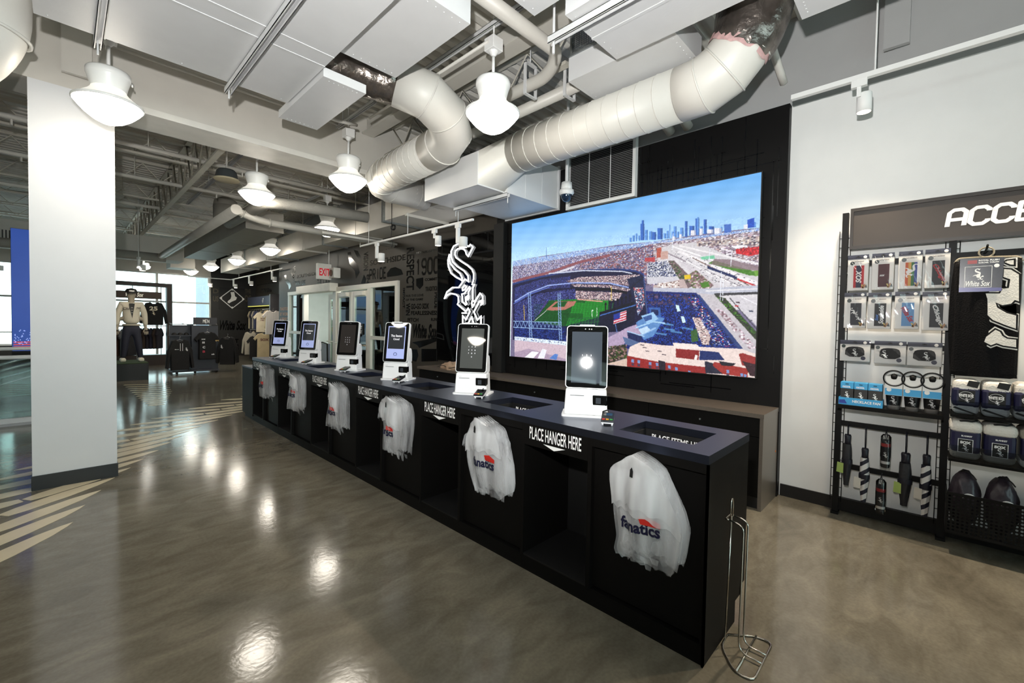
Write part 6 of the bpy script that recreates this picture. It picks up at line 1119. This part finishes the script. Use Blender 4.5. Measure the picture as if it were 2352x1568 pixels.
# ---- folded throws and blankets on the shelves
WF = M('fleece_white', (226, 222, 214), .95, bump=.6, bs=90); GF = M('fleece_grey', (150, 146, 136), .95, bump=.6, bs=90); NB = M('wrap_navy', (26, 26, 60), .4)
for k, y in enumerate((-.178, -.312, -.452)):
    t = thing('fleece_throw', 'white fleece throw in navy wrap, upper shelf, %s of three' % ('left', 'middle', 'right')[k], 'blanket', (4.24, y, .952), 'fleece throws'); B().rbox(4.16, y-.063, .953, 4.38, y+.063, 1.185, .03, 3).done('folded_fleece', WF, t)
    B().rbox(4.155, y-.065, 1.0, 4.385, y+.065, 1.135, .022, 2).done('paper_wrap', NB, t); B().box(4.153, y-.04, 1.035, 4.1555, y+.034, 1.115).done('badge_panel', BLK, t)
    b = B(); b.flat(ctr(txt('WHITE SOX', .07, .02, .05)), (4.1515, y, 1.08), R_, U_); b.flat(strokes([arc(0, 0, .032, 0, 360, 24, .026)], .002), (4.1515, y, 1.08), R_, U_); b.flat((logo(.03, .005, -.03), [tuple(range(len(SOX)))]), (4.151, y, 1.08), R_, U_); b.flat(txt('FLEECE THROW', .085, .009, .04), (4.1535, y+.03, 1.122), R_, U_); b.done('wrap_print', SIGNW, t)
    b = B(); b.prism([(-.06, .03), (.05, -.005), (.06, .0), (-.05, .04)], (4.158, y, .962), R_, U_, .003); b.prism([(-.0, .0), (.05, -.012), (.06, .03), (.01, .036)], (4.158, y, 1.145), R_, U_, .003); b.done('black_stripe', BLK, t)
for k, y in enumerate((-.185, -.338, -.495)):
    t = thing('plush_blanket', 'rolled white blanket in navy wrap, lower shelf, %s of three' % ('left', 'middle', 'right')[k], 'blanket', (4.24, y, .652), 'plush blankets'); B().rbox(4.165, y-.072, .653, 4.385, y+.072, .73, .03, 3).done('lower_roll', GF if k < 2 else WF, t); B().rbox(4.15, y-.078, .825, 4.39, y+.078, .91, .036, 3).done('upper_roll', WF if k < 2 else GF, t)
    B().rbox(4.16, y-.07, .695, 4.385, y+.07, .85, .02, 2).done('paper_wrap', NB, t); B().box(4.157, y-.035, .70, 4.16, y+.033, .79).done('badge_panel', BLK, t)
    b = B(); o = (4.1562, y, .745); b.flat(strokes([[(-.034, -.044), (.034, -.044), (.034, .044), (-.034, .044), (-.034, -.044)]], .003), o, R_, U_); b.flat(ctr(txt('SOX', .05, .018, .06), (0, .022)), o, R_, U_); b.flat((logo(.045, 0, -.012), [tuple(range(len(SOX)))]), o, R_, U_); b.flat(txt('BLANKET', .05, .010, .05), (4.159, y+.02, .805), R_, U_); b.done('wrap_print', SIGNW, t)
    B().tube(smooth([(4.17, y+.03, .905), (4.16, y, .913), (4.17, y-.03, .908), (4.2, y-.05, .914)], 2, False), .006, 6).done('dark_loop', BLK, t)
# ---- bin with stuff sacks
bn = thing('perforated_bin', 'black perforated bin at the bottom of the rack', 'bin', (4.2, -.39, .13))
b = B(); n1, n2 = 26, 11; y0, z0, dy, dz = -.112, .16, .0215, .0225
for i in range(n1):
    for j in range(n2):
        ya, za = y0-i*dy, z0+j*dz; cy, cz = ya-dy/2, za+dz/2; sq = [(ya, za), (cy, za), (ya-dy, za), (ya-dy, cz), (ya-dy, za+dz), (cy, za+dz), (ya, za+dz), (ya, cz)]; hh = [(cy+.0068*math.cos(a), cz+.0068*math.sin(a)) for a in [-3*PI/4+PI/2-PI/4*k+0 for k in range(8)]]
        hh = [(cy-.0068*math.cos(math.atan2(p[1]-cz, -(p[0]-cy))), cz+.0068*math.sin(math.atan2(p[1]-cz, -(p[0]-cy)))) for p in sq]
        b.add([(4.148, *p) for p in sq]+[(4.148, *p) for p in hh], [(k, (k+1) % 8, (k+1) % 8+8, k+8) for k in range(8)])
b.done('perforated_front', BLKM, bn)
B().box(4.145, -.675, .408, 4.155, -.108, .422).box(4.145, -.675, .145, 4.155, -.108, .16).done('rim', BLKM, bn); B().box(4.15, -.675, .145, 4.40, -.108, .155).done('bin_floor', BLKM, bn); B().box(4.15, -.112, .155, 4.40, -.106, .41).done('bin_side', BLKM, bn)
SK = M('sack_nylon', (48, 40, 48), .4, var=.2, vs_=14, bump=.7, bs=18)
for k, y in enumerate((-.195, -.365, -.54)):
    t = thing('stuff_sack', 'dark plum stuff sack in the bin, %s of three' % ('left', 'middle', 'right')[k], 'bag', (4.27, y, .155), 'stuff sacks'); bmx = bmesh.new(); bmesh.ops.create_icosphere(bmx, subdivisions=4, radius=1)
    for v in bmx.verts:
        q = 1+.10*_nz.noise(v.co*2.4+Vector((k*3, 1, 2)))+.05*_nz.noise(v.co*7); v.co = Vector((4.275+.098*v.co.x*q, y+.079*v.co.y*q, .355+.20*v.co.z*q*(1 if v.co.z > 0 else .92)))
    b = B(); bmx.verts.ensure_lookup_table(); b.add([v.co[:] for v in bmx.verts], [[v.index for v in f.verts] for f in bmx.faces], True); bmx.free(); b.done('sack', SK, t)
    B().tube(smooth([(4.26, y+.02, .548), (4.24, y+.01, .565), (4.22, y-.03, .55), (4.2, y-.05, .52)], 2, False), .004, 6).done('drawcord', BLK, t); B().tube([(4.182, y-.02+.03*math.cos(a), .39+.03*math.sin(a)) for a in [PI*i/12 for i in range(13)]], .005, 6).done('printed_arc', SIGNW, t)
# ================================================================== back of the shop
def skinned(name, verts, edges, rad, mat, parent, sub=2):
    off = LOC[parent.name]; me = bpy.data.meshes.new(name); me.from_pydata([tuple(Vector(v)-off) for v in verts], edges, []); me.materials.append(mat)
    o = bpy.data.objects.new(name, me); COL.objects.link(o); o.parent = parent; sk = o.modifiers.new('skin', 'SKIN'); sk.use_smooth_shade = True
    for i, r in enumerate(rad): me.skin_vertices[0].data[i].radius = r if isinstance(r, tuple) else (r, r); me.skin_vertices[0].data[i].use_root = (i == 0)
    sd = o.modifiers.new('sub', 'SUBSURF'); sd.levels = sub; sd.render_levels = sub; return o
pf = thing('display_plinth', 'low black plinth with grass top under the mannequin', 'plinth', (1.0, 14.3, 0))
B().box(.35, 13.65, 0, 1.42, 14.75, .40).done('plinth_body', M('plinth_black', (22, 21, 21), .5), pf); B().box(.35, 13.65, .40, 1.42, 14.75, .42).done('grass_top', M('turf', (40, 58, 24), .9, var=.4, vs_=120, bump=1, bs=200), pf)
mn = thing('mannequin', 'mannequin in cream bomber jacket, dark jeans and black cap', 'mannequin', (1.16, 14.25, .42)); X0, Y_ = 1.16, 14.25; Z0 = .42
SKN = M('mannequin_grey', (150, 140, 124), .5); JK = M('jacket_cream', (190, 184, 168), .7, var=.05, bump=.3, bs=30); JN = M('jeans_navy', (24, 26, 42), .7, var=.15)
J = lambda x, y, z: (X0+x, Y_+y, Z0+z)
skinned('body', [J(0, 0, 1.05), J(0, 0, 1.38), J(0, 0, 1.50), J(0, -.015, 1.59), J(0, -.02, 1.68), J(0, -.015, 1.75), J(-.268, -.02, .83), J(-.275, -.04, .76), J(.27, -.02, .83), J(.277, -.04, .76), J(-.23, 0, 1.05), J(.23, 0, 1.05)], [(0, 1), (1, 2), (2, 3), (3, 4), (4, 5), (0, 10), (10, 6), (6, 7), (0, 11), (11, 8), (8, 9)], [.10, .10, .056, .082, (.098, .112), .08, .034, .038, .034, .038, .045, .045], SKN, mn)
for sg in (-1, 1):
    for k in range(4): q = J(sg*(.245+.021*k), -.055, .74); B().tube([q, (q[0], q[1]-.01, q[2]-.045), (q[0]-sg*.006, q[1]-.02, q[2]-.085+.008*abs(k-1.5))], [.0095, .009, .007], 8).done('finger', SKN, mn)
    q = J(sg*.235, -.06, .78); B().tube([q, (q[0]-sg*.012, q[1]-.02, q[2]-.04), (q[0]-sg*.012, q[1]-.03, q[2]-.065)], [.011, .010, .008], 8).done('thumb', SKN, mn)
hd = mn; B().lathe([(.001, .03), (.011, .02), (.014, 0), (.008, -.008)], 8, J(0, -.125, 1.635)).done('nose', SKN, mn)
skinned('jacket', [J(0, 0, .90), J(0, 0, 1.06), J(0, 0, 1.28), J(0, 0, 1.43), J(-.175, 0, 1.42), J(-.25, .0, 1.18), J(-.268, -.01, .88), J(.175, 0, 1.42), J(.25, .0, 1.18), J(.27, -.01, .88)], [(0, 1), (1, 2), (2, 3), (3, 4), (4, 5), (5, 6), (3, 7), (7, 8), (8, 9)], [(.165, .115), (.185, .12), (.18, .12), (.13, .09), (.078, .078), (.066, .066), (.046, .046), (.078, .078), (.066, .066), (.046, .046)], JK, mn)
b = B(); b.prism([(-.055, .50), (.055, .50), (.04, .38), (.005, .14), (-.02, .3)], J(0, -.128, .93), (1, 0, 0), (0, 0, 1), .012); b.done('black_tee', BLK, mn)
b = B(); b.flat(txt('Chi', .13, .06, .02, .3), J(-.17, -.137, 1.27), (1, 0, 0), (0, 0, 1)); b.flat(txt('go', .09, .06, .02, .3), J(.07, -.137, 1.28), (1, 0, 0), (0, 0, 1)); b.done('jacket_lettering', M('letter_dark', (50, 46, 44), .6), mn)
b = B(); 
for k in range(3): b.flat(txt('SOX', .04, .03, .04), J(-.018, -.143, 1.19+k*.06), (1, 0, 0), (0, 0, 1))
b.done('tee_print', M('print_grey', (150, 146, 140), .6), mn); B().tube([J(.15*math.cos(2*PI*i/24), .105*math.sin(2*PI*i/24), .90) for i in range(24)], .026, 8, closed=True).done('jacket_waistband', M('rib_knit', (160, 154, 140), .8), mn)
skinned('trousers', [J(0, 0, .98), J(0, 0, .82), J(-.10, 0, .70), J(-.125, -.01, .42), J(-.16, .0, .08), J(.10, 0, .70), J(.13, -.01, .42), J(.17, .0, .08)], [(0, 1), (1, 2), (2, 3), (3, 4), (1, 5), (5, 6), (6, 7)], [(.15, .10), (.155, .11), .095, .08, .058, .095, .08, .058], JN, mn)
for sg in (-1, 1):
    o = B(); o.rbox(X0+sg*.17-.055, Y_-.19, Z0, X0+sg*.17+.055, Y_+.08, Z0+.09, .035, 3); o.done('shoe', M('shoe_cream', (206, 200, 184), .6), mn)
B().lathe([(.118, 0), (.115, .05), (.088, .095), (.001, .115)], 20, J(0, -.02, 1.695)).done('cap_crown', BLK, mn); b = B(); b.prism(arc(0, 0, .10, 180, 360, 12, .11), J(0, -.09, 1.70), (1, 0, 0), (0, .97, .2), .008); b.done('cap_peak', BLK, mn); B().flat(ctr(txt('WHITE SOX', .10, .03, .05)), J(0, -.139, 1.735), (1, 0, 0), (0, 0, 1)).done('cap_lettering', SIGNW, mn)
# ---- garments
def tee(w_=.5, h_=.68, slv=.16, long=False):
    if long: return [(-.09, h_), (-.2*w_/.5, h_-.03), (-w_*.62, h_-.30), (-w_*.70, .06), (-w_*.56, .04), (-w_*.45, h_-.34), (-w_*.45, 0), (w_*.45, 0), (w_*.45, h_-.34), (w_*.56, .04), (w_*.70, .06), (w_*.62, h_-.30), (.2*w_/.5, h_-.03), (.09, h_), (.04, h_-.05), (-.04, h_-.05)]
    return [(-.09, h_), (-.2*w_/.5, h_-.03), (-w_*.68, h_-.20), (-w_*.56, h_-.28), (-w_*.44, h_-.20), (-w_*.46, 0), (w_*.46, 0), (w_*.44, h_-.20), (w_*.56, h_-.28), (w_*.68, h_-.20), (.2*w_/.5, h_-.03), (.09, h_), (.04, h_-.05), (-.04, h_-.05)]
HG = M('hanger_clear', (170, 170, 170), .2, metal=.3)
def garment(name, label, cat, loc, ang, poly, d, col, h_, grp, prints=(), cloth=None):
    """front-facing garment on a hanger; ang turns the front (0 faces -Y)"""
    t = thing(name, label, cat, (0, 0, 0), grp); puff(poly, d, cloth or M('cloth_%d_%d_%d' % col, col, .85, var=.08, bump=.3, bs=40), 'garment_body', t, (0, 0, 0), (1, 0, 0), (0, 0, 1), .02, True)
    B().tube([(-.17, 0, h_-.06), (0, 0, h_-.0), (.17, 0, h_-.06)], .006, 6).done('hanger', HG, t, True); B().tube([(0, 0, h_), (0, 0, h_+.05), (.015, 0, h_+.07), (.0, 0, h_+.09)], .004, 6).done('hanger_hook', HG, t, True)
    for s_, m, w1, h1, x, z in prints: B().flat(ctr(txt(s_, w1, h1, .04)) if s_ != '*' else (logo(h1), [tuple(range(len(SOX)))]), (x, -d*.5-.004, z), (1, 0, 0), (0, 0, 1)).done('garment_print', m, t, True)
    t.location = loc; t.rotation_euler = (0, 0, ang); return t
BLC = (16, 15, 16)
# ---- MEN fixture
mf = thing('apparel_gondola', 'dark grey clothes gondola topped by a MEN sign', 'display rack', (2.8, 14.75, 0)); GD = M('gondola_grey', (58, 60, 68), .5)
B().box(2.48, 14.66, .1, 3.06, 14.78, 1.32).done('panel', GD, mf); B().box(1.98, 14.8, .15, 2.44, 14.86, 1.32).done('side_panel', GD, mf); B().box(2.44, 14.62, .06, 2.48, 15.3, 1.34).done('post', GD, mf); B().box(1.98, 14.68, 1.02, 2.44, 15.0, 1.05).done('shelf', GD, mf); B().box(2.0, 14.5, .05, 3.06, 15.3, .10).done('base', GD, mf)
for x in (2.1, 2.5, 3.0): B().lathe([(.001, 0), (.03, .005), (.03, .045), (.001, .05)], 10, (x, 14.55, 0)).done('caster', BLK, mf)
for k in range(5): B().cyl((2.0+k*.25, 14.55, 1.36), (2.0+k*.25, 14.95, 1.37), .008, 6).done('hanging_arm', HG, mf)
B().cyl((2.0, 14.75, 1.345), (3.06, 14.75, 1.345), .012, 6).done('top_rail', HG, mf)
sg_ = B().box(2.48, 14.62, 1.34, 3.03, 14.66, 1.54).done('men_sign', M('sign_slate', (54, 54, 60), .5), mf); B().flat(block('MEN', .14, .085, 1.2, 1.3), (2.70, 14.618, 1.395), (1, 0, 0), (0, 0, 1)).done('lettering', SIGNW, sg_)
garment('hanging_sweatshirt', 'black hooded sweatshirt hanging left of the MEN panel', 'sweatshirt', (2.15, 14.45, .12), 0, tee(.44, .82, long=True), .22, BLC, .82, 'black tops on the gondola', (('fan', SIGNW, .09, .014, -.08, .56), ('*', SIGNW, .09, .09, .13, .56), ('|  |', SIGNW, .06, .2, .02, .62)))
garment('hanging_shirt', 'black t-shirt with column of logos on the MEN panel', 'shirt', (2.77, 14.5, .38), 0, tee(.44, .76), .16, BLC, .76, 'black tops on the gondola', (('SOX', SIGNW, .09, .03, -.1, .56), ('55', SIGNW, .06, .05, -.1, .47), ('C', SIGNW, .06, .06, -.09, .34), ('B', M('print_red', (170, 40, 60), .5), .06, .06, -.09, .22), ('mlb', SIGNW, .07, .04, .12, .14), ('ox', M('print_gold', (180, 150, 90), .5), .09, .04, .22, .52)))
garment('hanging_sweatshirt', 'black sweatshirt hanging right of the MEN panel', 'sweatshirt', (3.27, 14.55, .2), -.5, tee(.40, .80, long=True), .2, BLC, .80, 'black tops on the gondola', (('*', SIGNW, .08, .1, -.12, .52),))
for k in range(3):
    t = thing('folded_cap', 'dark cap lying on the gondola shelf, %s of three' % ('left', 'middle', 'right')[k], 'cap', (2.08+k*.13, 14.78, 1.05), 'caps on the gondola'); B().lathe([(.06, 0), (.055, .035), (.03, .06), (.001, .065)], 14, (2.08+k*.13, 14.78, 1.05)).done('crown', BLK, t); b = B(); b.prism(arc(0, 0, .05, 180, 360, 8), (2.08+k*.13, 14.74, 1.055), (1, 0, 0), (0, 1, 0), .006); b.done('peak', BLK, t)
# ---- window display frame behind the mannequin
wd = thing('window_display_frame', 'dark brown portal display frame standing at the window', 'display rack', (1.6, 18, 0)); FRM = M('frame_brown', (52, 40, 34), .5)
B().box(2.32, 17.8, .33, 2.46, 18.1, 2.5).done('upright', FRM, wd); B().box(.3, 17.8, 2.5, 2.46, 18.1, 2.62).done('top_beam', FRM, wd); B().box(.3, 17.8, .33, .44, 18.1, 2.5).done('upright', FRM, wd); B().box(.3, 17.75, 0, 2.46, 18.15, .33).done('base_box', FRM, wd)
bd = B().box(.44, 17.9, 2.11, 2.2, 17.96, 2.33).done('name_board', M('board_brown', (74, 52, 38), .5), wd); B().flat(txt('White Sox', .42, .13, .02, .35), (1.33, 17.895, 2.16), (1, 0, 0), (0, 0, 1)).done('lettering', M('letter_lit', (240, 230, 210), .5, emit=.5), bd)
for z in (2.04, 1.25): B().cyl((.44, 17.95, z), (2.32, 17.95, z), .012, 8).done('hang_rail', HG, wd)
for x in (.75, 1.5, 2.2): B().cyl((x, 18.07, .33), (x, 18.07, 2.5), .010, 8).done('wire_upright', HG, wd)
garment('hanging_jersey', 'black jersey numbered 25 hanging beside the mannequin', 'jersey', (1.97, 17.62, 1.28), 0, tee(.50, .72, long=True), .2, BLC, .72, None, (('25', M('print_cream', (226, 216, 190), .6), .2, .13, -.02, .52), ('*', M('print_cream', (226, 216, 190), .6), .1, .12, -.02, .38)))
def side_garment(name, label, cat, loc, ang, w_, h_, col, grp, long=False):
    """garment seen edge-on, hung sideways on a rail"""
    t = thing(name, label, cat, (0, 0, 0), grp); puff(tee(w_, h_, long=long), .06, M('cloth_%d_%d_%d' % col, col, .85, var=.08, bump=.3, bs=40), 'garment_body', t, (0, 0, 0), (1, 0, 0), (0, 0, 1), .02, True); B().tube([(-.15, 0, h_-.06), (0, 0, h_), (.15, 0, h_-.06)], .006, 6).done('hanger', HG, t, True); B().tube([(0, 0, h_), (0, 0, h_+.06)], .004, 6).done('hanger_hook', HG, t, True); t.location = loc; t.rotation_euler = (0, 0, ang); return t
for k in range(10):
    side_garment('hanging_tee', 'dark patterned tee on the low rail beside the mannequin, %s from the left' % ('first', 'second', 'third', 'fourth', 'fifth', 'sixth', 'seventh', 'eighth', 'ninth', 'tenth')[k], 'shirt', (1.38+k*.085, 17.95, .52), 1.1, .40, .66, ((42, 38, 48), (34, 34, 52), (58, 46, 40))[k % 3], 'tees on the low window rail')
for k in range(5): side_garment('hanging_tee', 'garment hanging behind the mannequin legs, %s from the left' % ('first', 'second', 'third', 'fourth', 'fifth')[k], 'shirt', (.82+k*.13, 16.4, .42), .9, .42, .75, ((60, 58, 64), (34, 34, 48), (70, 44, 30), (90, 92, 96), (40, 40, 44))[k], 'garments behind the mannequin')
rl = thing('garment_rail', 'chrome garment rail behind the mannequin', 'rack', (1.1, 16.4, 0)); B().cyl((.7, 16.4, 1.25), (1.45, 16.4, 1.25), .012, 8).done('rail', HG, rl)
for x in (.7, 1.45): B().cyl((x, 16.4, 0), (x, 16.4, 1.25), .014, 8).done('upright', HG, rl); B().box(x-.02, 16.1, 0, x+.02, 16.7, .03).done('foot', HG, rl)
# ---- sock emblem sign on the far wall
sk = thing('sock_sign', 'black sign with white sock inside a diamond on the far wall', 'sign', (4.85, 20.78, 1.9)); B().box(4.38, 20.76, 1.92, 5.27, 20.795, 2.80).done('sign_panel', M('sign_black', (14, 14, 14), .5), sk)
C_ = (4.83, 20.758, 2.36); b = B(); b.flat(strokes([[(0, .40), (.43, 0), (0, -.40), (-.43, 0), (0, .40)]], .03), C_, (1, 0, 0), (0, 0, 1))
for a, c in ((0, .36), (.38, 0), (0, -.36), (-.38, 0)): b.prism(arc(a, c, .03, 0, 330, 10), C_, (1, 0, 0), (0, 0, 1), .002)
b.done('diamond_outline', SIGNW, sk); b = B(); b.prism([(-.06, .26), (.07, .28), (.10, .10), (.17, .05), (.13, -.05), (-.02, -.13), (-.11, -.20), (-.17, -.16), (-.14, -.09), (-.06, -.02), (-.03, .10)], C_, (1, 0, 0), (0, 0, 1), .003); b.done('sock_shape', SIGNW, sk)
# ---- clothes racks along the side wall
ar = thing('wall_clothes_rack', 'grey wall rack with blue header strip and two garment rails', 'rack', (5.5, 18.5, 0)); SL = M('rack_slate', (66, 66, 70), .5)
B().box(5.05, 16.75, 0, 5.69, 16.85, 2.42).done('end_panel', SL, ar); B().box(5.35, 16.85, 2.08, 5.69, 20.6, 2.42).done('header_strip', M('header_blue', (62, 70, 96), .45), ar); B().flat(txt('47', .2, .2, .05, .3), (5.348, 18.7, 2.15), R_, U_).done('header_logo', SIGNW, ar)
B().box(5.33, 16.9, 2.03, 5.36, 20.5, 2.06).done('light_strip', M('warm_strip', (220, 215, 110), .4, emit=.8), ar)
for z in (1.93, 1.12): B().cyl((5.4, 16.85, z), (5.4, 20.5, z), .015, 8).done('garment_rail', HG, ar)
pal1 = ((54, 60, 90), (60, 66, 96), (150, 146, 136), (40, 42, 54), (160, 150, 128), (44, 44, 56)); pal2 = ((30, 32, 44), (26, 26, 30), (40, 40, 48), (186, 176, 150), (34, 34, 40))
n_ = 0; NTH = ('first', 'second', 'third', 'fourth', 'fifth', 'sixth', 'seventh', 'eighth', 'ninth', 'tenth', 'eleventh', 'twelfth')
for k in range(11): side_garment('hanging_shirt', 'shirt on the upper rail under the blue header, %s from the right' % NTH[k], 'shirt', (5.36, 17.75+k*.24, 1.14), .95, .46, .72, pal1[k % 6], 'shirts on the upper far rail')
for k in range(11): side_garment('hanging_shirt', 'shirt on the lower rail under the blue header, %s from the right' % NTH[k], 'shirt', (5.36, 17.75+k*.24, .35), .95, .46, .70, pal2[k % 5], 'shirts on the lower far rail')
TAN = (186, 170, 136)
garment('hanging_shirt', 'cream t-shirt with red chest stripe facing the aisle, upper rail', 'shirt', (5.05, 17.55, 1.05), -.35, tee(.46, .74), .12, (214, 204, 180), .74, 'front-facing far garments', (('SOX', M('print_maroon', (90, 34, 34), .6), .14, .06, 0, .5), ('1901', M('print_maroon', (90, 34, 34), .6), .14, .04, 0, .43)))
garment('hanging_shirt', 'tan t-shirt facing the aisle beside the end panel, upper rail', 'shirt', (5.15, 17.05, 1.2), -.35, tee(.40, .66), .12, TAN, .66, 'front-facing far garments')
garment('hanging_shirt', 'black shirt under the tan t-shirt beside the end panel', 'shirt', (5.28, 17.22, .85), -.35, tee(.40, .6), .10, (20, 20, 22), .6, 'front-facing far garments')
garment('hanging_shirt', 'tan shirt with SOX box print facing the aisle, lower rail', 'shirt', (4.98, 17.1, .12), -.35, tee(.52, .92), .14, TAN, .92, 'front-facing far garments', (('SOX', M('print_maroon', (90, 34, 34), .6), .26, .09, 0, .68),))
garment('hanging_shirt', 'black shirt left of the tan box print shirt, lower rail', 'shirt', (4.8, 17.5, .1), -.35, tee(.42, .82), .12, (18, 18, 20), .82, 'front-facing far garments')
garment('hanging_shirt', 'light grey shirt left of the black shirt, lower rail', 'shirt', (4.75, 17.95, .22), -.35, tee(.40, .84, long=True), .12, (170, 164, 150), .84, 'front-facing far garments')
for gx, gy, gz in ((5.05, 17.55, 1.88), (5.15, 17.05, 1.95), (4.98, 17.1, 1.12), (4.8, 17.5, 1.0), (4.75, 17.95, 1.14)): B().cyl((5.42, gy, gz), (gx-.02, gy, gz), .008, 6).done('face_out_arm', HG, ar)
def pin():
    m = bpy.data.materials.new('pinstripe'); m.use_nodes = True; nt = m.node_tree; n = nt.nodes; tc = n.new('ShaderNodeTexCoord'); w_ = n.new('ShaderNodeTexWave'); w_.inputs['Scale'].default_value = 9; r = n.new('ShaderNodeValToRGB'); r.color_ramp.elements[0].color = (*lin(120, 112, 112), 1); r.color_ramp.elements[0].position = .02; r.color_ramp.elements[1].position = .12; r.color_ramp.elements[1].color = (*lin(226, 222, 218), 1); nt.links.new(tc.outputs['Object'], w_.inputs['Vector']); nt.links.new(w_.outputs['Color'], r.inputs[0]); nt.links.new(r.outputs[0], n['Principled BSDF'].inputs['Base Color']); return m
garment('hanging_jersey', 'white pinstripe jersey hanging on the rack end panel', 'jersey', (5.1, 16.62, 1.0), -.2, tee(.50, .84), .14, (226, 222, 218), .84, None, (), pin())
# ---- stair well on the left: glass guard and escalator
gr = thing('glass_railing', 'glass guard with two white rails left of the column', 'railing', (-1.6, 9, 0)); WR = M('rail_white', (236, 238, 240), .35)
B().box(-3.4, 8.95, .035, .25, 9.05, .10).done('kerb', WR, gr); B().box(-3.4, 8.93, 0, .25, 9.07, .035).done('kerb_foot', M('kerb_grey', (190, 192, 196), .4), gr)
B().cyl((-3.4, 9.0, 1.05), (.25, 9.0, 1.05), .024, 12).done('hand_rail', WR, gr); B().cyl((-3.4, 9.0, .93), (.25, 9.0, .93), .028, 12).done('lower_rail', WR, gr)
for k in range(3): B().box(-3.38+k*1.21, 8.994, .10, -2.19+k*1.21, 9.006, .91).done('glass_panel', GL, gr)
for k in range(4): B().cyl((-3.4+k*1.21, 9, .09), (-3.4+k*1.21, 9, 1.04), .016, 10).done('baluster', WR, gr)
es = thing('escalator_balustrade', 'slanting steel and glass stair balustrade behind the guard', 'stair rail', (-1.5, 10.4, 0))
for k, (dy, z) in enumerate(((0, .55), (0, .34), (.5, .62), (.5, .40))): B().cyl((-2.6, 10.2+dy, z-.55), (.25, 10.2+dy, z+.42), .022 if k % 2 == 0 else .012, 10).done('sloping_rail', M('stair_steel', (176, 190, 200), .25, metal=.6), es)
B().add([(-2.6, 10.2, 0), (.25, 10.2, .02), (.25, 10.2, .90), (-2.6, 10.2, .0)], [(0, 1, 2, 3)]).done('sloping_glass', glass('stair_glass', (226, 236, 240)), es)
# ---- blue video pillar and dark racks far left
bp = thing('video_pillar', 'tall blue video pillar left of the column', 'screen', (-.5, 11.2, 0)); B().box(-.62, 11.2, 0, -.30, 11.5, 2.98).done('pillar_body', BLK, bp); B().box(-.615, 11.19, .9, -.305, 11.2, 2.975).done('blue_picture', M('video_blue', (40, 80, 176), .4, emit=.45, var=.15, vs_=1.2), bp)
b = B(); rs = random.Random(4)
for k in range(60): x, z = rs.uniform(-.6, -.3), rs.uniform(1.0, 1.25); b.box(x, 11.186, z, x+.012, 11.19, z+.014)
b.done('star_dots', M('video_star', (160, 180, 240), .4, emit=.8), bp)
b = B()
for k in range(4): b.box(-.6, 11.186, .92+k*.04, -.3, 11.19, .94+k*.04)
b.done('red_bands', M('video_red', (200, 70, 80), .4, emit=.7), bp)
lr = thing('dark_wall_rack', 'black wall rack of clothes far left behind the stair', 'rack', (-2.4, 17.6, 0)); B().box(-5.0, 17.9, 0, -1.25, 18.0, 2.7).done('back_panel', BLK, lr); B().prism([(0, 0), (2.6, 0), (2.6, .13), (0, .42)], (-3.7, 17.7, 2.68), (1, 0, 0), (0, 0, 1), .08).done('slanted_header', WR, lr)
for z in (1.95, 1.0): B().cyl((-4.8, 17.7, z), (-1.35, 17.7, z), .015, 8).done('garment_rail', HG, lr)
B().box(-1.27, 17.5, 0, -1.21, 17.95, 2.78).done('end_post', WR, lr)
garment('hanging_shirt', 'navy t-shirt with SOX lettering far left', 'shirt', (-1.95, 17.62, 1.2), 0, tee(.46, .70), .12, (34, 36, 58), .70, 'shirts far left', (('SOX', SIGNW, .2, .08, 0, .48),))
garment('hanging_shirt', 'grey t-shirt at the left picture edge', 'shirt', (-2.4, 17.62, 1.2), 0, tee(.46, .70), .12, (150, 144, 134), .70, 'shirts far left', (('C', BLK, .12, .12, -.02, .46),))
garment('hanging_shirt', 'black t-shirt beside the blue video pillar', 'shirt', (-1.50, 17.62, 1.2), 0, tee(.44, .70), .12, (20, 20, 22), .70, 'shirts far left', (('6', SIGNW, .05, .08, -.02, .5), ('7', SIGNW, .05, .08, 0, .38)))
for k in range(8): side_garment('hanging_tee', 'dark top on the low rail far left, %s from the left' % NTH[k], 'shirt', (-2.9+k*.18, 17.55, .35), .8, .44, .6, ((30, 32, 46), (120, 112, 104), (26, 26, 28), (96, 90, 90))[k % 4], 'tops on the low rail far left')
cs = thing('low_display_case', 'white framed low display case behind the glass guard', 'display case', (-1.3, 14.6, 0))
B().box(-1.9, 14.3, 0, -.4, 15.0, .85).done('case_body', M('case_dark', (40, 38, 36), .5), cs)
for a in ((-1.9, .85, -.4, .89), (-1.9, 1.13, -.4, 1.16)): B().box(a[0], 14.28, a[1], a[2], 14.32, a[3]).done('case_rail', WR, cs)
for x in (-1.9, -.45): B().box(x, 14.28, .85, x+.04, 14.32, 1.16).done('case_post', WR, cs)
